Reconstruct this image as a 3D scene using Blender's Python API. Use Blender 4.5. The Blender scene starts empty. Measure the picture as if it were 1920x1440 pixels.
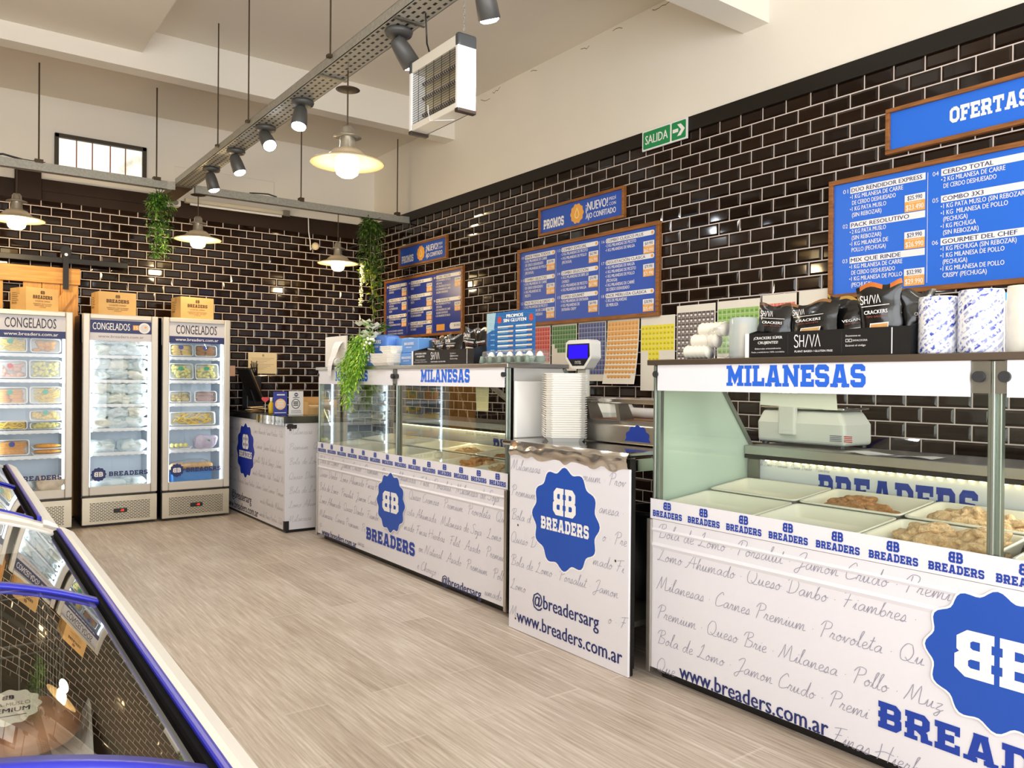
import bpy, math, random
from mathutils import Vector, Matrix, noise
rnd = random.Random(7)
PI = math.pi
SC = bpy.context.scene
COL = SC.collection

# ---------------------------------------------------------------- camera, world, light, exposure
cam_data = bpy.data.cameras.new('camera')
cam_data.lens = 27.682
cam_data.sensor_width = 36.0
cam_data.clip_start = 0.02
camera = bpy.data.objects.new('camera', cam_data)
COL.objects.link(camera)
camera.matrix_world = Matrix(((0.803489, -0.004636, -0.595301, 0.0),
                              (-0.595257, 0.008237, -0.803493, 0.0),
                              (0.008629, 0.999955, 0.003858, 1.30),
                              (0, 0, 0, 1)))
SC.camera = camera

SC.view_settings.view_transform = 'Standard'
SC.view_settings.look = 'None'
SC.view_settings.gamma = 1.0
SC.view_settings.use_curve_mapping = False
SC.view_settings.exposure = 0.16
SC.cycles.use_denoising = True
SC.cycles.max_bounces = 10
SC.cycles.diffuse_bounces = 5
SC.cycles.glossy_bounces = 5
SC.cycles.transmission_bounces = 6
SC.cycles.transparent_max_bounces = 24
SC.cycles.caustics_reflective = False
SC.cycles.caustics_refractive = False
SC.cycles.sample_clamp_indirect = 6.0

world = bpy.data.worlds.new('world')
SC.world = world
world.use_nodes = True
world.node_tree.nodes['Background'].inputs[0].default_value = (0.85, 0.93, 1.0, 1)
world.node_tree.nodes['Background'].inputs[1].default_value = 1.2


def area_light(name, loc, target, sx, sy, power, color, spread=None):
    d = bpy.data.lights.new(name, 'AREA')
    d.shape = 'RECTANGLE'
    d.size, d.size_y, d.energy, d.color = sx, sy, power, color
    if spread:
        d.spread = spread
    o = bpy.data.objects.new(name, d)
    COL.objects.link(o)
    o.location = loc
    o.rotation_euler = (Vector(target) - Vector(loc)).to_track_quat('-Z', 'Y').to_euler()
    return o


def spot_light(name, loc, direction, power, color, angle, blend=0.6, radius=0.03):
    d = bpy.data.lights.new(name, 'SPOT')
    d.energy, d.color, d.spot_size, d.spot_blend, d.shadow_soft_size = power, color, angle, blend, radius
    o = bpy.data.objects.new(name, d)
    COL.objects.link(o)
    o.location = loc
    o.rotation_euler = Vector(direction).to_track_quat('-Z', 'Y').to_euler()
    return o


def point_light(name, loc, power, color, radius=0.05):
    d = bpy.data.lights.new(name, 'POINT')
    d.energy, d.color, d.shadow_soft_size = power, color, radius
    o = bpy.data.objects.new(name, d)
    COL.objects.link(o)
    o.location = loc
    return o


# daylight through the street window behind the photographer and the open shop front on the left
area_light('window_daylight', (0.9, -2.38, 1.75), (0.9, 2.0, 3.0), 5.6, 2.7, 230, (0.97, 0.98, 0.99))
area_light('side_daylight', (-2.28, -0.45, 1.75), (1.5, 1.0, 2.9), 3.3, 2.4, 95, (0.95, 0.97, 1.0))

# ---------------------------------------------------------------- materials


def lin(c):
    def f(v):
        v = v / 255.0
        return v / 12.92 if v <= 0.04045 else ((v + 0.055) / 1.055) ** 2.4
    return (f(c[0]), f(c[1]), f(c[2]), 1.0)


_mats = {}


def mat(name, rgb, rough=0.5, metal=0.0, spec=0.5, emit=None, es=0.0, coat=0.0, var=0.0, vscale=8.0, bump=0.0, bscale=60.0):
    if name in _mats:
        return _mats[name]
    m = bpy.data.materials.new(name)
    m.use_nodes = True
    nt = m.node_tree
    b = nt.nodes['Principled BSDF']
    c = lin(rgb)
    b.inputs['Base Color'].default_value = c
    b.inputs['Roughness'].default_value = rough
    b.inputs['Metallic'].default_value = metal
    b.inputs['Specular IOR Level'].default_value = spec
    if coat:
        b.inputs['Coat Weight'].default_value = coat
    if emit:
        b.inputs['Emission Color'].default_value = lin(emit)
        b.inputs['Emission Strength'].default_value = es
    if var:
        tc = nt.nodes.new('ShaderNodeTexCoord')
        n = nt.nodes.new('ShaderNodeTexNoise')
        n.inputs['Scale'].default_value = vscale
        n.inputs['Detail'].default_value = 5
        nt.links.new(tc.outputs['Object'], n.inputs['Vector'])
        r = nt.nodes.new('ShaderNodeMapRange')
        r.inputs['From Min'].default_value = 0.3
        r.inputs['From Max'].default_value = 0.7
        r.inputs['To Min'].default_value = 1 - var
        r.inputs['To Max'].default_value = 1 + var
        nt.links.new(n.outputs['Fac'], r.inputs['Value'])
        mx = nt.nodes.new('ShaderNodeVectorMath')
        mx.operation = 'SCALE'
        mx.inputs[0].default_value = c[:3]
        nt.links.new(r.outputs['Result'], mx.inputs['Scale'])
        nt.links.new(mx.outputs['Vector'], b.inputs['Base Color'])
    if bump:
        tc = nt.nodes.new('ShaderNodeTexCoord')
        n = nt.nodes.new('ShaderNodeTexNoise')
        n.inputs['Scale'].default_value = bscale
        n.inputs['Detail'].default_value = 4
        nt.links.new(tc.outputs['Object'], n.inputs['Vector'])
        bp = nt.nodes.new('ShaderNodeBump')
        bp.inputs['Strength'].default_value = bump
        bp.inputs['Distance'].default_value = 0.01
        nt.links.new(n.outputs['Fac'], bp.inputs['Height'])
        nt.links.new(bp.outputs['Normal'], b.inputs['Normal'])
    _mats[name] = m
    return m


def glass(name, tint=(1, 1, 1), ior=1.5, cloud=0.0, cloud_rgb=(255, 255, 255), rough=0.0, gain=1.0):
    """thin clear sheet: transparent with a Fresnel reflection, both faces alike"""
    if name in _mats:
        return _mats[name]
    m = bpy.data.materials.new(name)
    m.use_nodes = True
    nt = m.node_tree
    for n in list(nt.nodes):
        nt.nodes.remove(n)
    out = nt.nodes.new('ShaderNodeOutputMaterial')
    tr = nt.nodes.new('ShaderNodeBsdfTransparent')
    tr.inputs['Color'].default_value = (*tint, 1)
    gl = nt.nodes.new('ShaderNodeBsdfGlossy')
    gl.inputs['Roughness'].default_value = rough
    geo = nt.nodes.new('ShaderNodeNewGeometry')
    mr = nt.nodes.new('ShaderNodeMapRange')
    mr.inputs['To Min'].default_value = ior
    mr.inputs['To Max'].default_value = 1.0 / ior
    nt.links.new(geo.outputs['Backfacing'], mr.inputs['Value'])
    fr = nt.nodes.new('ShaderNodeFresnel')
    nt.links.new(mr.outputs['Result'], fr.inputs['IOR'])
    fac = fr.outputs['Fac']
    if gain != 1.0:
        mu = nt.nodes.new('ShaderNodeMath')
        mu.operation = 'MULTIPLY'
        mu.use_clamp = True
        mu.inputs[1].default_value = gain
        nt.links.new(fac, mu.inputs[0])
        fac = mu.outputs[0]
    mx = nt.nodes.new('ShaderNodeMixShader')
    nt.links.new(fac, mx.inputs[0])
    base = tr.outputs[0]
    if cloud:
        df = nt.nodes.new('ShaderNodeBsdfDiffuse')
        df.inputs['Color'].default_value = lin(cloud_rgb)
        tl = nt.nodes.new('ShaderNodeBsdfTranslucent')
        tl.inputs['Color'].default_value = lin(cloud_rgb)
        ad = nt.nodes.new('ShaderNodeMixShader')
        ad.inputs[0].default_value = 0.45
        nt.links.new(df.outputs[0], ad.inputs[1])
        nt.links.new(tl.outputs[0], ad.inputs[2])
        m2 = nt.nodes.new('ShaderNodeMixShader')
        m2.inputs[0].default_value = cloud
        nt.links.new(tr.outputs[0], m2.inputs[1])
        nt.links.new(ad.outputs[0], m2.inputs[2])
        base = m2.outputs[0]
    nt.links.new(base, mx.inputs[1])
    nt.links.new(gl.outputs[0], mx.inputs[2])
    nt.links.new(mx.outputs[0], out.inputs[0])
    _mats[name] = m
    return m


def emitter(name, rgb, strength):
    if name in _mats:
        return _mats[name]
    m = bpy.data.materials.new(name)
    m.use_nodes = True
    nt = m.node_tree
    for n in list(nt.nodes):
        nt.nodes.remove(n)
    out = nt.nodes.new('ShaderNodeOutputMaterial')
    e = nt.nodes.new('ShaderNodeEmission')
    e.inputs[0].default_value = lin(rgb)
    e.inputs[1].default_value = strength
    nt.links.new(e.outputs[0], out.inputs[0])
    _mats[name] = m
    return m


def ramp(nt, fac, stops):
    r = nt.nodes.new('ShaderNodeValToRGB')
    els = r.color_ramp.elements
    while len(els) < len(stops):
        els.new(0.5)
    for e, (p, c) in zip(els, stops):
        e.position = p
        e.color = lin(c)
    nt.links.new(fac, r.inputs[0])
    return r.outputs[0]


def floor_material():
    m = bpy.data.materials.new('whitewashed_planks')
    m.use_nodes = True
    nt = m.node_tree
    b = nt.nodes['Principled BSDF']
    tc = nt.nodes.new('ShaderNodeTexCoord')
    mp = nt.nodes.new('ShaderNodeMapping')
    mp.inputs['Rotation'].default_value = (0, 0, PI / 2)
    nt.links.new(tc.outputs['Object'], mp.inputs['Vector'])
    br = nt.nodes.new('ShaderNodeTexBrick')
    br.offset = 0.37
    br.inputs['Color1'].default_value = (0.28, 0.28, 0.28, 1)
    br.inputs['Color2'].default_value = (0.72, 0.72, 0.72, 1)
    br.inputs['Mortar'].default_value = (0.5, 0.5, 0.5, 1)
    br.inputs['Scale'].default_value = 1.0
    br.inputs['Mortar Size'].default_value = 0.010
    br.inputs['Mortar Smooth'].default_value = 0.9
    br.inputs['Bias'].default_value = 0.0
    br.inputs['Brick Width'].default_value = 1.25
    br.inputs['Row Height'].default_value = 0.185
    nt.links.new(mp.outputs['Vector'], br.inputs['Vector'])
    mg = nt.nodes.new('ShaderNodeMapping')
    mg.inputs['Scale'].default_value = (34, 1.3, 1)
    nt.links.new(tc.outputs['Object'], mg.inputs['Vector'])
    n = nt.nodes.new('ShaderNodeTexNoise')
    n.inputs['Scale'].default_value = 2.4
    n.inputs['Detail'].default_value = 8
    n.inputs['Roughness'].default_value = 0.68
    nt.links.new(mg.outputs['Vector'], n.inputs['Vector'])
    n2 = nt.nodes.new('ShaderNodeTexNoise')
    n2.inputs['Scale'].default_value = 2.2
    n2.inputs['Detail'].default_value = 3
    nt.links.new(tc.outputs['Object'], n2.inputs['Vector'])

    def mad(a, k, c):
        x = nt.nodes.new('ShaderNodeMath')
        x.operation = 'MULTIPLY_ADD'
        x.inputs[1].default_value = k
        nt.links.new(a, x.inputs[0])
        if isinstance(c, float):
            x.inputs[2].default_value = c
        else:
            nt.links.new(c, x.inputs[2])
        return x.outputs[0]
    s = mad(n.outputs['Fac'], 0.95, -0.22)
    s = mad(br.outputs['Color'], 0.30, s)
    s = mad(n2.outputs['Fac'], 0.25, s)
    c = ramp(nt, s, [(0.16, (126, 109, 93)), (0.38, (163, 147, 131)), (0.56, (188, 174, 159)), (0.80, (222, 212, 199))])
    mx = nt.nodes.new('ShaderNodeMix')
    mx.data_type = 'RGBA'
    mx.inputs['B'].default_value = lin((226, 217, 204))
    nt.links.new(c, mx.inputs['A'])
    fm = mad(br.outputs['Fac'], 0.30, 0.0)
    nt.links.new(fm, mx.inputs['Factor'])
    nt.links.new(mx.outputs['Result'], b.inputs['Base Color'])
    b.inputs['Roughness'].default_value = 0.42
    b.inputs['Specular IOR Level'].default_value = 0.35
    bp = nt.nodes.new('ShaderNodeBump')
    bp.inputs['Strength'].default_value = 0.12
    bp.inputs['Distance'].default_value = 0.004
    nt.links.new(n.outputs['Fac'], bp.inputs['Height'])
    nt.links.new(bp.outputs['Normal'], b.inputs['Normal'])
    return m


def wood_material(name, c1, c2, axis=0, scale=6.0):
    m = bpy.data.materials.new(name)
    m.use_nodes = True
    nt = m.node_tree
    b = nt.nodes['Principled BSDF']
    tc = nt.nodes.new('ShaderNodeTexCoord')
    mp = nt.nodes.new('ShaderNodeMapping')
    sc = [14, 14, 14]
    sc[axis] = 1.0
    mp.inputs['Scale'].default_value = sc
    nt.links.new(tc.outputs['Object'], mp.inputs['Vector'])
    n = nt.nodes.new('ShaderNodeTexNoise')
    n.inputs['Scale'].default_value = scale
    n.inputs['Detail'].default_value = 6
    n.inputs['Distortion'].default_value = 0.6
    nt.links.new(mp.outputs['Vector'], n.inputs['Vector'])
    c = ramp(nt, n.outputs['Fac'], [(0.3, c1), (0.7, c2)])
    nt.links.new(c, b.inputs['Base Color'])
    b.inputs['Roughness'].default_value = 0.5
    return m


def perforated_metal(name, rgb, sx, sy, plane, rough=0.35, metal=0.9, hole=0.22, stagger=True):
    """sheet metal with a punched pattern; plane gives the two object axes used"""
    m = bpy.data.materials.new(name)
    m.use_nodes = True
    nt = m.node_tree
    b = nt.nodes['Principled BSDF']
    b.inputs['Metallic'].default_value = metal
    b.inputs['Roughness'].default_value = rough
    tc = nt.nodes.new('ShaderNodeTexCoord')
    sp = nt.nodes.new('ShaderNodeSeparateXYZ')
    nt.links.new(tc.outputs['Object'], sp.inputs[0])
    cb = nt.nodes.new('ShaderNodeCombineXYZ')
    nt.links.new(sp.outputs[plane[0]], cb.inputs[0])
    nt.links.new(sp.outputs[plane[1]], cb.inputs[1])
    br = nt.nodes.new('ShaderNodeTexBrick')
    br.offset = 0.5 if stagger else 0.0
    br.inputs['Scale'].default_value = 1.0
    br.inputs['Brick Width'].default_value = sx
    br.inputs['Row Height'].default_value = sy
    br.inputs['Mortar Size'].default_value = sy * hole
    br.inputs['Mortar Smooth'].default_value = 0.1
    br.inputs['Color1'].default_value = (0.012, 0.012, 0.012, 1)
    br.inputs['Color2'].default_value = (0.012, 0.012, 0.012, 1)
    br.inputs['Mortar'].default_value = lin(rgb)
    nt.links.new(cb.outputs[0], br.inputs['Vector'])
    nt.links.new(br.outputs['Color'], b.inputs['Base Color'])
    return m


# ---------------------------------------------------------------- mesh builder
class MB:
    def __init__(self):
        self.v, self.f, self.mi, self.sm = [], [], [], []

    def add(self, verts, faces, mi=0, smooth=False):
        n = len(self.v)
        self.v += [tuple(p) for p in verts]
        for fc in faces:
            self.f.append(tuple(i + n for i in fc))
            self.mi.append(mi)
            self.sm.append(smooth)
        return self

    def poly(self, pts, mi=0):
        return self.add(pts, [tuple(range(len(pts)))], mi)

    def box(self, x0, y0, z0, x1, y1, z1, mi=0):
        x0, x1 = min(x0, x1), max(x0, x1)
        y0, y1 = min(y0, y1), max(y0, y1)
        z0, z1 = min(z0, z1), max(z0, z1)
        v = [(x0, y0, z0), (x1, y0, z0), (x1, y1, z0), (x0, y1, z0), (x0, y0, z1), (x1, y0, z1), (x1, y1, z1), (x0, y1, z1)]
        return self.add(v, [(3, 2, 1, 0), (4, 5, 6, 7), (0, 1, 5, 4), (1, 2, 6, 5), (2, 3, 7, 6), (3, 0, 4, 7)], mi)

    def obox(self, m, sx, sy, sz, mi=0):
        """box of the given size centred on matrix m"""
        v = [m @ Vector((a * sx / 2, b * sy / 2, c * sz / 2)) for c in (-1, 1) for a, b in ((-1, -1), (1, -1), (1, 1), (-1, 1))]
        return self.add(v, [(3, 2, 1, 0), (4, 5, 6, 7), (0, 1, 5, 4), (1, 2, 6, 5), (2, 3, 7, 6), (3, 0, 4, 7)], mi)

    def bar(self, p0, p1, w, h, mi=0, up=(0, 0, 1)):
        p0, p1 = Vector(p0), Vector(p1)
        d = (p1 - p0)
        L = d.length
        d.normalize()
        s = d.cross(Vector(up))
        if s.length < 1e-4:
            s = d.cross(Vector((1, 0, 0)))
        s.normalize()
        t = s.cross(d)
        m = Matrix.Translation((p0 + p1) / 2) @ Matrix((s, d, t)).transposed().to_4x4()
        return self.obox(m, w, L, h, mi)

    def prism(self, prof, a0, a1, axis, mi=0, smooth=False, caps=True, closed=True):
        """extrude a 2-D outline along an axis; prof holds the two other coordinates in x,y,z order"""
        def P(q, a):
            return {0: (a, q[0], q[1]), 1: (q[0], a, q[1]), 2: (q[0], q[1], a)}[axis]
        n = len(prof)
        v = [P(q, a0) for q in prof] + [P(q, a1) for q in prof]
        rng = range(n) if closed else range(n - 1)
        fs = [(i, (i + 1) % n, n + (i + 1) % n, n + i) for i in rng]
        self.add(v, fs, mi, smooth)
        if caps and closed:
            self.poly([P(q, a0) for q in reversed(prof)], mi)
            self.poly([P(q, a1) for q in prof], mi)
        return self

    def cyl(self, p0, p1, r0, r1=None, n=20, mi=0, caps=True, smooth=True):
        r1 = r0 if r1 is None else r1
        p0, p1 = Vector(p0), Vector(p1)
        d = (p1 - p0).normalized()
        a = d.orthogonal().normalized()
        b = d.cross(a)
        v = []
        for p, r in ((p0, r0), (p1, r1)):
            v += [p + (a * math.cos(2 * PI * i / n) + b * math.sin(2 * PI * i / n)) * r for i in range(n)]
        self.add(v, [(i, (i + 1) % n, n + (i + 1) % n, n + i) for i in range(n)], mi, smooth)
        if caps:
            self.poly(list(reversed(v[:n])), mi)
            self.poly(v[n:], mi)
        return self

    def lathe(self, prof, c=(0, 0, 0), n=28, mi=0, m=None, smooth=True):
        """revolve (radius, height) points about the vertical through c"""
        m = m or Matrix.Translation(c)
        v = []
        for r, z in prof:
            v += [m @ Vector((r * math.cos(2 * PI * i / n), r * math.sin(2 * PI * i / n), z)) for i in range(n)]
        fs = []
        for k in range(len(prof) - 1):
            fs += [(k * n + i, k * n + (i + 1) % n, (k + 1) * n + (i + 1) % n, (k + 1) * n + i) for i in range(n)]
        return self.add(v, fs, mi, smooth)

    def tube(self, pts, r, n=8, mi=0, smooth=True):
        pts = [Vector(p) for p in pts]
        rings = []
        a = None
        for i, p in enumerate(pts):
            d = (pts[min(i + 1, len(pts) - 1)] - pts[max(i - 1, 0)]).normalized()
            if a is None:
                a = d.orthogonal().normalized()
            a = (a - d * a.dot(d)).normalized()
            b = d.cross(a)
            rr = r[i] if isinstance(r, (list, tuple)) else r
            rings.append([p + (a * math.cos(2 * PI * k / n) + b * math.sin(2 * PI * k / n)) * rr for k in range(n)])
        v = [q for g in rings for q in g]
        fs = [(j * n + k, j * n + (k + 1) % n, (j + 1) * n + (k + 1) % n, (j + 1) * n + k) for j in range(len(pts) - 1) for k in range(n)]
        self.add(v, fs, mi, smooth)
        self.poly(list(reversed(rings[0])), mi)
        self.poly(rings[-1], mi)
        return self

    def ball(self, c, rx, ry=None, rz=None, nu=14, nv=9, mi=0, rough=0.0, freq=8.0, m=None, seed=0.0, sq=1.0):
        """ellipsoid, optionally lumpy; sq below 1 squares it off"""
        ry = rx if ry is None else ry
        rz = rx if rz is None else rz
        c = Vector(c)
        v = []

        def sp(t):
            return math.copysign(abs(t) ** sq, t)
        for j in range(nv + 1):
            th = PI * j / nv
            for i in range(nu):
                ph = 2 * PI * i / nu
                q = Vector((sp(math.sin(th)) * sp(math.cos(ph)) * rx, sp(math.sin(th)) * sp(math.sin(ph)) * ry, sp(math.cos(th)) * rz))
                if rough:
                    q = q * (1 + rough * noise.noise(Vector((q.x * freq + seed, q.y * freq + seed * 1.7, q.z * freq - seed)) + c * freq))
                v.append(c + (m @ q if m else q))
        fs = [(j * nu + i, (j + 1) * nu + i, (j + 1) * nu + (i + 1) % nu, j * nu + (i + 1) % nu) for j in range(nv) for i in range(nu)]
        return self.add(v, fs, mi, True)

    def build(self, name, mats, parent=None, world=True, bevel=0.0, seg=2):
        """link as one mesh object; with world=True the points are world points and the parent's place is taken off"""
        off = parent_world(parent) if (parent is not None and world) else Vector((0, 0, 0))
        me = bpy.data.meshes.new(name)
        me.from_pydata([tuple(Vector(p) - off) for p in self.v], [], self.f)
        if not isinstance(mats, (list, tuple)):
            mats = [mats]
        for m in mats:
            me.materials.append(m)
        me.polygons.foreach_set('material_index', self.mi)
        me.polygons.foreach_set('use_smooth', self.sm)
        me.update()
        o = bpy.data.objects.new(name, me)
        COL.objects.link(o)
        if parent is not None:
            o.parent = parent
        if bevel:
            md = o.modifiers.new('soft_edges', 'BEVEL')
            md.width = bevel
            md.segments = seg
            md.limit_method = 'ANGLE'
            md.angle_limit = 0.6
            md.harden_normals = False
        return o


def parent_world(o):
    p = Vector((0, 0, 0))
    while o is not None:
        p += o.location
        o = o.parent
    return p


def tag(o, label, cat, group=None, kind=None):
    o['label'] = label
    o['category'] = cat
    if group:
        o['group'] = group
    if kind:
        o['kind'] = kind
    return o


def thing(name, label, cat, loc=(0, 0, 0), rz=0.0, group=None):
    o = bpy.data.objects.new(name, None)
    o.empty_display_size = 0.05
    COL.objects.link(o)
    o.location = loc
    o.rotation_euler = (0, 0, rz)
    return tag(o, label, cat, group)


def struct(name, mb, mats, bevel=0.0):
    o = mb.build(name, mats, bevel=bevel)
    o['kind'] = 'structure'
    return o


def copy_thing(src, loc, rz, label, group=None):
    r = src.copy()
    COL.objects.link(r)
    r.location = loc
    r.rotation_euler = (0, 0, rz)
    r['label'] = label
    if group:
        r['group'] = group
    for ch in list(src.children):
        c = ch.copy()
        COL.objects.link(c)
        c.parent = r
        for g in list(ch.children):
            d = g.copy()
            COL.objects.link(d)
            d.parent = c
    return r


# ---------------------------------------------------------------- lettering
_glyph = {}


def sans(s, bold=0.0):
    """outline of a line of text in the built-in face: points, faces, width, cap height 1"""
    key = (s, bold)
    if key not in _glyph:
        cu = bpy.data.curves.new('letters', 'FONT')
        cu.body = s
        cu.resolution_u = 2
        cu.offset = bold
        cu.fill_mode = 'FRONT'
        ob = bpy.data.objects.new('letters', cu)
        me = ob.to_mesh()
        v = [(p.co.x, p.co.y) for p in me.vertices]
        f = [tuple(p.vertices) for p in me.polygons]
        ob.to_mesh_clear()
        bpy.data.objects.remove(ob)
        bpy.data.curves.remove(cu)
        xs = [p[0] for p in v] or [0, 1]
        _glyph[key] = (v, f, min(xs), max(xs))
    return _glyph[key]


CAP = None


def cap_height():
    global CAP
    if CAP is None:
        v = sans('H')[0]
        CAP = max(p[1] for p in v)
    return CAP


def stroke_strip(pts, t, closed=False):
    """quads that follow a 2-D polyline at thickness t with mitred joints"""
    n = len(pts)
    L, R = [], []
    for i in range(n):
        p = Vector((pts[i][0], pts[i][1]))
        a = Vector((pts[i - 1][0], pts[i - 1][1])) if (i > 0 or closed) else None
        b = Vector((pts[(i + 1) % n][0], pts[(i + 1) % n][1])) if (i < n - 1 or closed) else None
        d1 = (p - a).normalized() if a is not None and (p - a).length > 1e-9 else None
        d2 = (b - p).normalized() if b is not None and (b - p).length > 1e-9 else None
        d1 = d1 or d2
        d2 = d2 or d1
        n1, n2 = Vector((-d1.y, d1.x)), Vector((-d2.y, d2.x))
        m = n1 + n2
        if m.length < 0.3:
            m = n1.copy()
        m.normalize()
        k = t / 2 / max(0.45, m.dot(n1))
        L.append((p.x + m.x * k, p.y + m.y * k))
        R.append((p.x - m.x * k, p.y - m.y * k))
    out = []
    for i in range(n if closed else n - 1):
        j = (i + 1) % n
        out.append([R[i], R[j], L[j], L[i]])
    return out


# block slab letters: (width, strokes, serif boxes) on a cap height of 1
def _slab():
    t = 0.23
    h = t / 2
    G = {}

    def bowl(y0, y1, r, l, c=0.10):
        return [(l, y1), (r - c, y1), (r, y1 - c), (r, y0 + c), (r - c, y0), (l, y0)]

    def foot(x, y, w=0.26):
        return (x - w, y, x + w, y + 0.17) if y < 0.5 else (x - w, y - 0.17, x + w, y)
    l, r, w = 0.20, 0.68, 0.80
    G['B'] = (w, [[(l, 0), (l, 1)], bowl(0.5, 1 - h, r - 0.02, 0.02), bowl(h, 0.5, r, 0.02)], [])
    G['R'] = (w + 0.06, [[(l, 0), (l, 1)], bowl(0.46, 1 - h, r, 0.02), [(0.42, 0.46), (0.62, 0.30), (0.66, 0.0)]], [(0.0, 0, 0.42, 0.16), (0.52, 0, 0.88, 0.16)])
    G['E'] = (0.76, [[(l, 0), (l, 1)], [(0.0, 1 - h), (0.74, 1 - h)], [(0.0, h), (0.74, h)], [(l, 0.5), (0.55, 0.5)]],
              [(0.60, 0.66, 0.75, 1), (0.60, 0, 0.75, 0.34), (0.45, 0.37, 0.58, 0.63)])
    G['F'] = (0.74, [[(l, 0), (l, 1)], [(0.0, 1 - h), (0.72, 1 - h)], [(l, 0.48), (0.55, 0.48)]],
              [(0.58, 0.64, 0.73, 1), (0.44, 0.35, 0.57, 0.61), (0.0, 0, 0.46, 0.16)])
    G['A'] = (0.98, [[(0.20, 0), (0.42, 1 - 0.02)], [(0.78, 0), (0.56, 1 - 0.02)], [(0.28, 0.30), (0.70, 0.30)]],
              [(0.28, 0.86, 0.70, 1), (0.0, 0, 0.40, 0.16), (0.58, 0, 0.98, 0.16)])
    G['D'] = (w + 0.02, [[(l, 0), (l, 1)], bowl(h, 1 - h, r + 0.02, 0.0, 0.16)], [])
    G['S'] = (0.76, [[(0.62, 0.70), (0.62, 1 - h - 0.06), (0.54, 1 - h), (0.20, 1 - h), (0.12, 1 - h - 0.10), (0.12, 0.60), (0.20, 0.51),
                      (0.56, 0.49), (0.64, 0.40), (0.64, h + 0.10), (0.56, h), (0.20, h), (0.12, h + 0.08), (0.12, 0.32)]], [])
    G['M'] = (1.12, [[(0.22, 0), (0.22, 1)], [(0.90, 0), (0.90, 1)], [(0.20, 0.98), (0.56, 0.30), (0.92, 0.98)]],
              [(0.0, 0, 0.42, 0.16), (0.70, 0, 1.12, 0.16), (0.0, 0.84, 0.30, 1), (0.82, 0.84, 1.12, 1)])
    G['I'] = (0.46, [[(0.23, 0), (0.23, 1)]], [(0.0, 0, 0.46, 0.16), (0.0, 0.84, 0.46, 1)])
    G['L'] = (0.74, [[(l, 0), (l, 1)], [(0.0, h), (0.73, h)]], [(0.0, 0.84, 0.42, 1), (0.58, 0, 0.74, 0.40)])
    G['N'] = (0.98, [[(0.20, 0), (0.20, 1)], [(0.78, 0), (0.78, 1)], [(0.18, 0.96), (0.80, 0.04)]],
              [(0.0, 0, 0.38, 0.16), (0.0, 0.84, 0.30, 1), (0.62, 0.84, 0.98, 1)])
    G['O'] = (0.80, [[(0.28, 1 - h), (0.52, 1 - h), (0.68, 1 - h - 0.14), (0.68, h + 0.14), (0.52, h), (0.28, h), (0.12, h + 0.14), (0.12, 1 - h - 0.14), (0.28, 1 - h)]], [])
    G['T'] = (0.82, [[(0.41, 0), (0.41, 1)], [(0.0, 1 - h), (0.82, 1 - h)]], [(0.0, 0.62, 0.15, 1), (0.67, 0.62, 0.82, 1), (0.20, 0, 0.62, 0.16)])
    G['P'] = (w, [[(l, 0), (l, 1)], bowl(0.42, 1 - h, r, 0.02)], [(0.0, 0, 0.44, 0.16)])
    G[' '] = (0.4, [], [])
    polys = {}
    for k, (gw, st, bx) in G.items():
        ps = []
        for s in st:
            ps += stroke_strip(s, t)
        for a, b, c, d in bx:
            ps.append([(a, b), (c, b), (c, d), (a, d)])
        polys[k] = (gw, ps)
    return polys


SLAB = _slab()


def slab(s, gap=0.09):
    out, x = [], 0.0
    for ch in s:
        gw, ps = SLAB[ch]
        out += [[(a + x, b) for a, b in p] for p in ps]
        x += gw + gap
    return out, x - gap


def monogram(side=1.0):
    """two block B's back to back on a shared stem; height 1, width about 1.25"""
    t = 0.21
    h = t / 2
    out = []
    for sgn in (-1, 1):
        for y0, y1, r in ((0.5, 1 - h, 0.50), (h, 0.5, 0.53)):
            c = 0.10
            pts = [(0.04, y1), (r - c, y1), (r, y1 - c), (r, y0 + c), (r - c, y0), (0.04, y0)]
            q = stroke_strip([(sgn * a, b) for a, b in pts], t)
            out += q if sgn > 0 else [list(reversed(p)) for p in q]
        out += [[(sgn * 0.08, 0), (sgn * 0.25, 0), (sgn * 0.25, 1), (sgn * 0.08, 1)][::sgn]]
    return out


def scallop(r, n=12, depth=0.055, seg=96):
    return [((r * (1 + depth * math.cos(n * a))) * math.cos(a), (r * (1 + depth * math.cos(n * a))) * math.sin(a)) for a in (2 * PI * i / seg for i in range(seg))]


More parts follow.
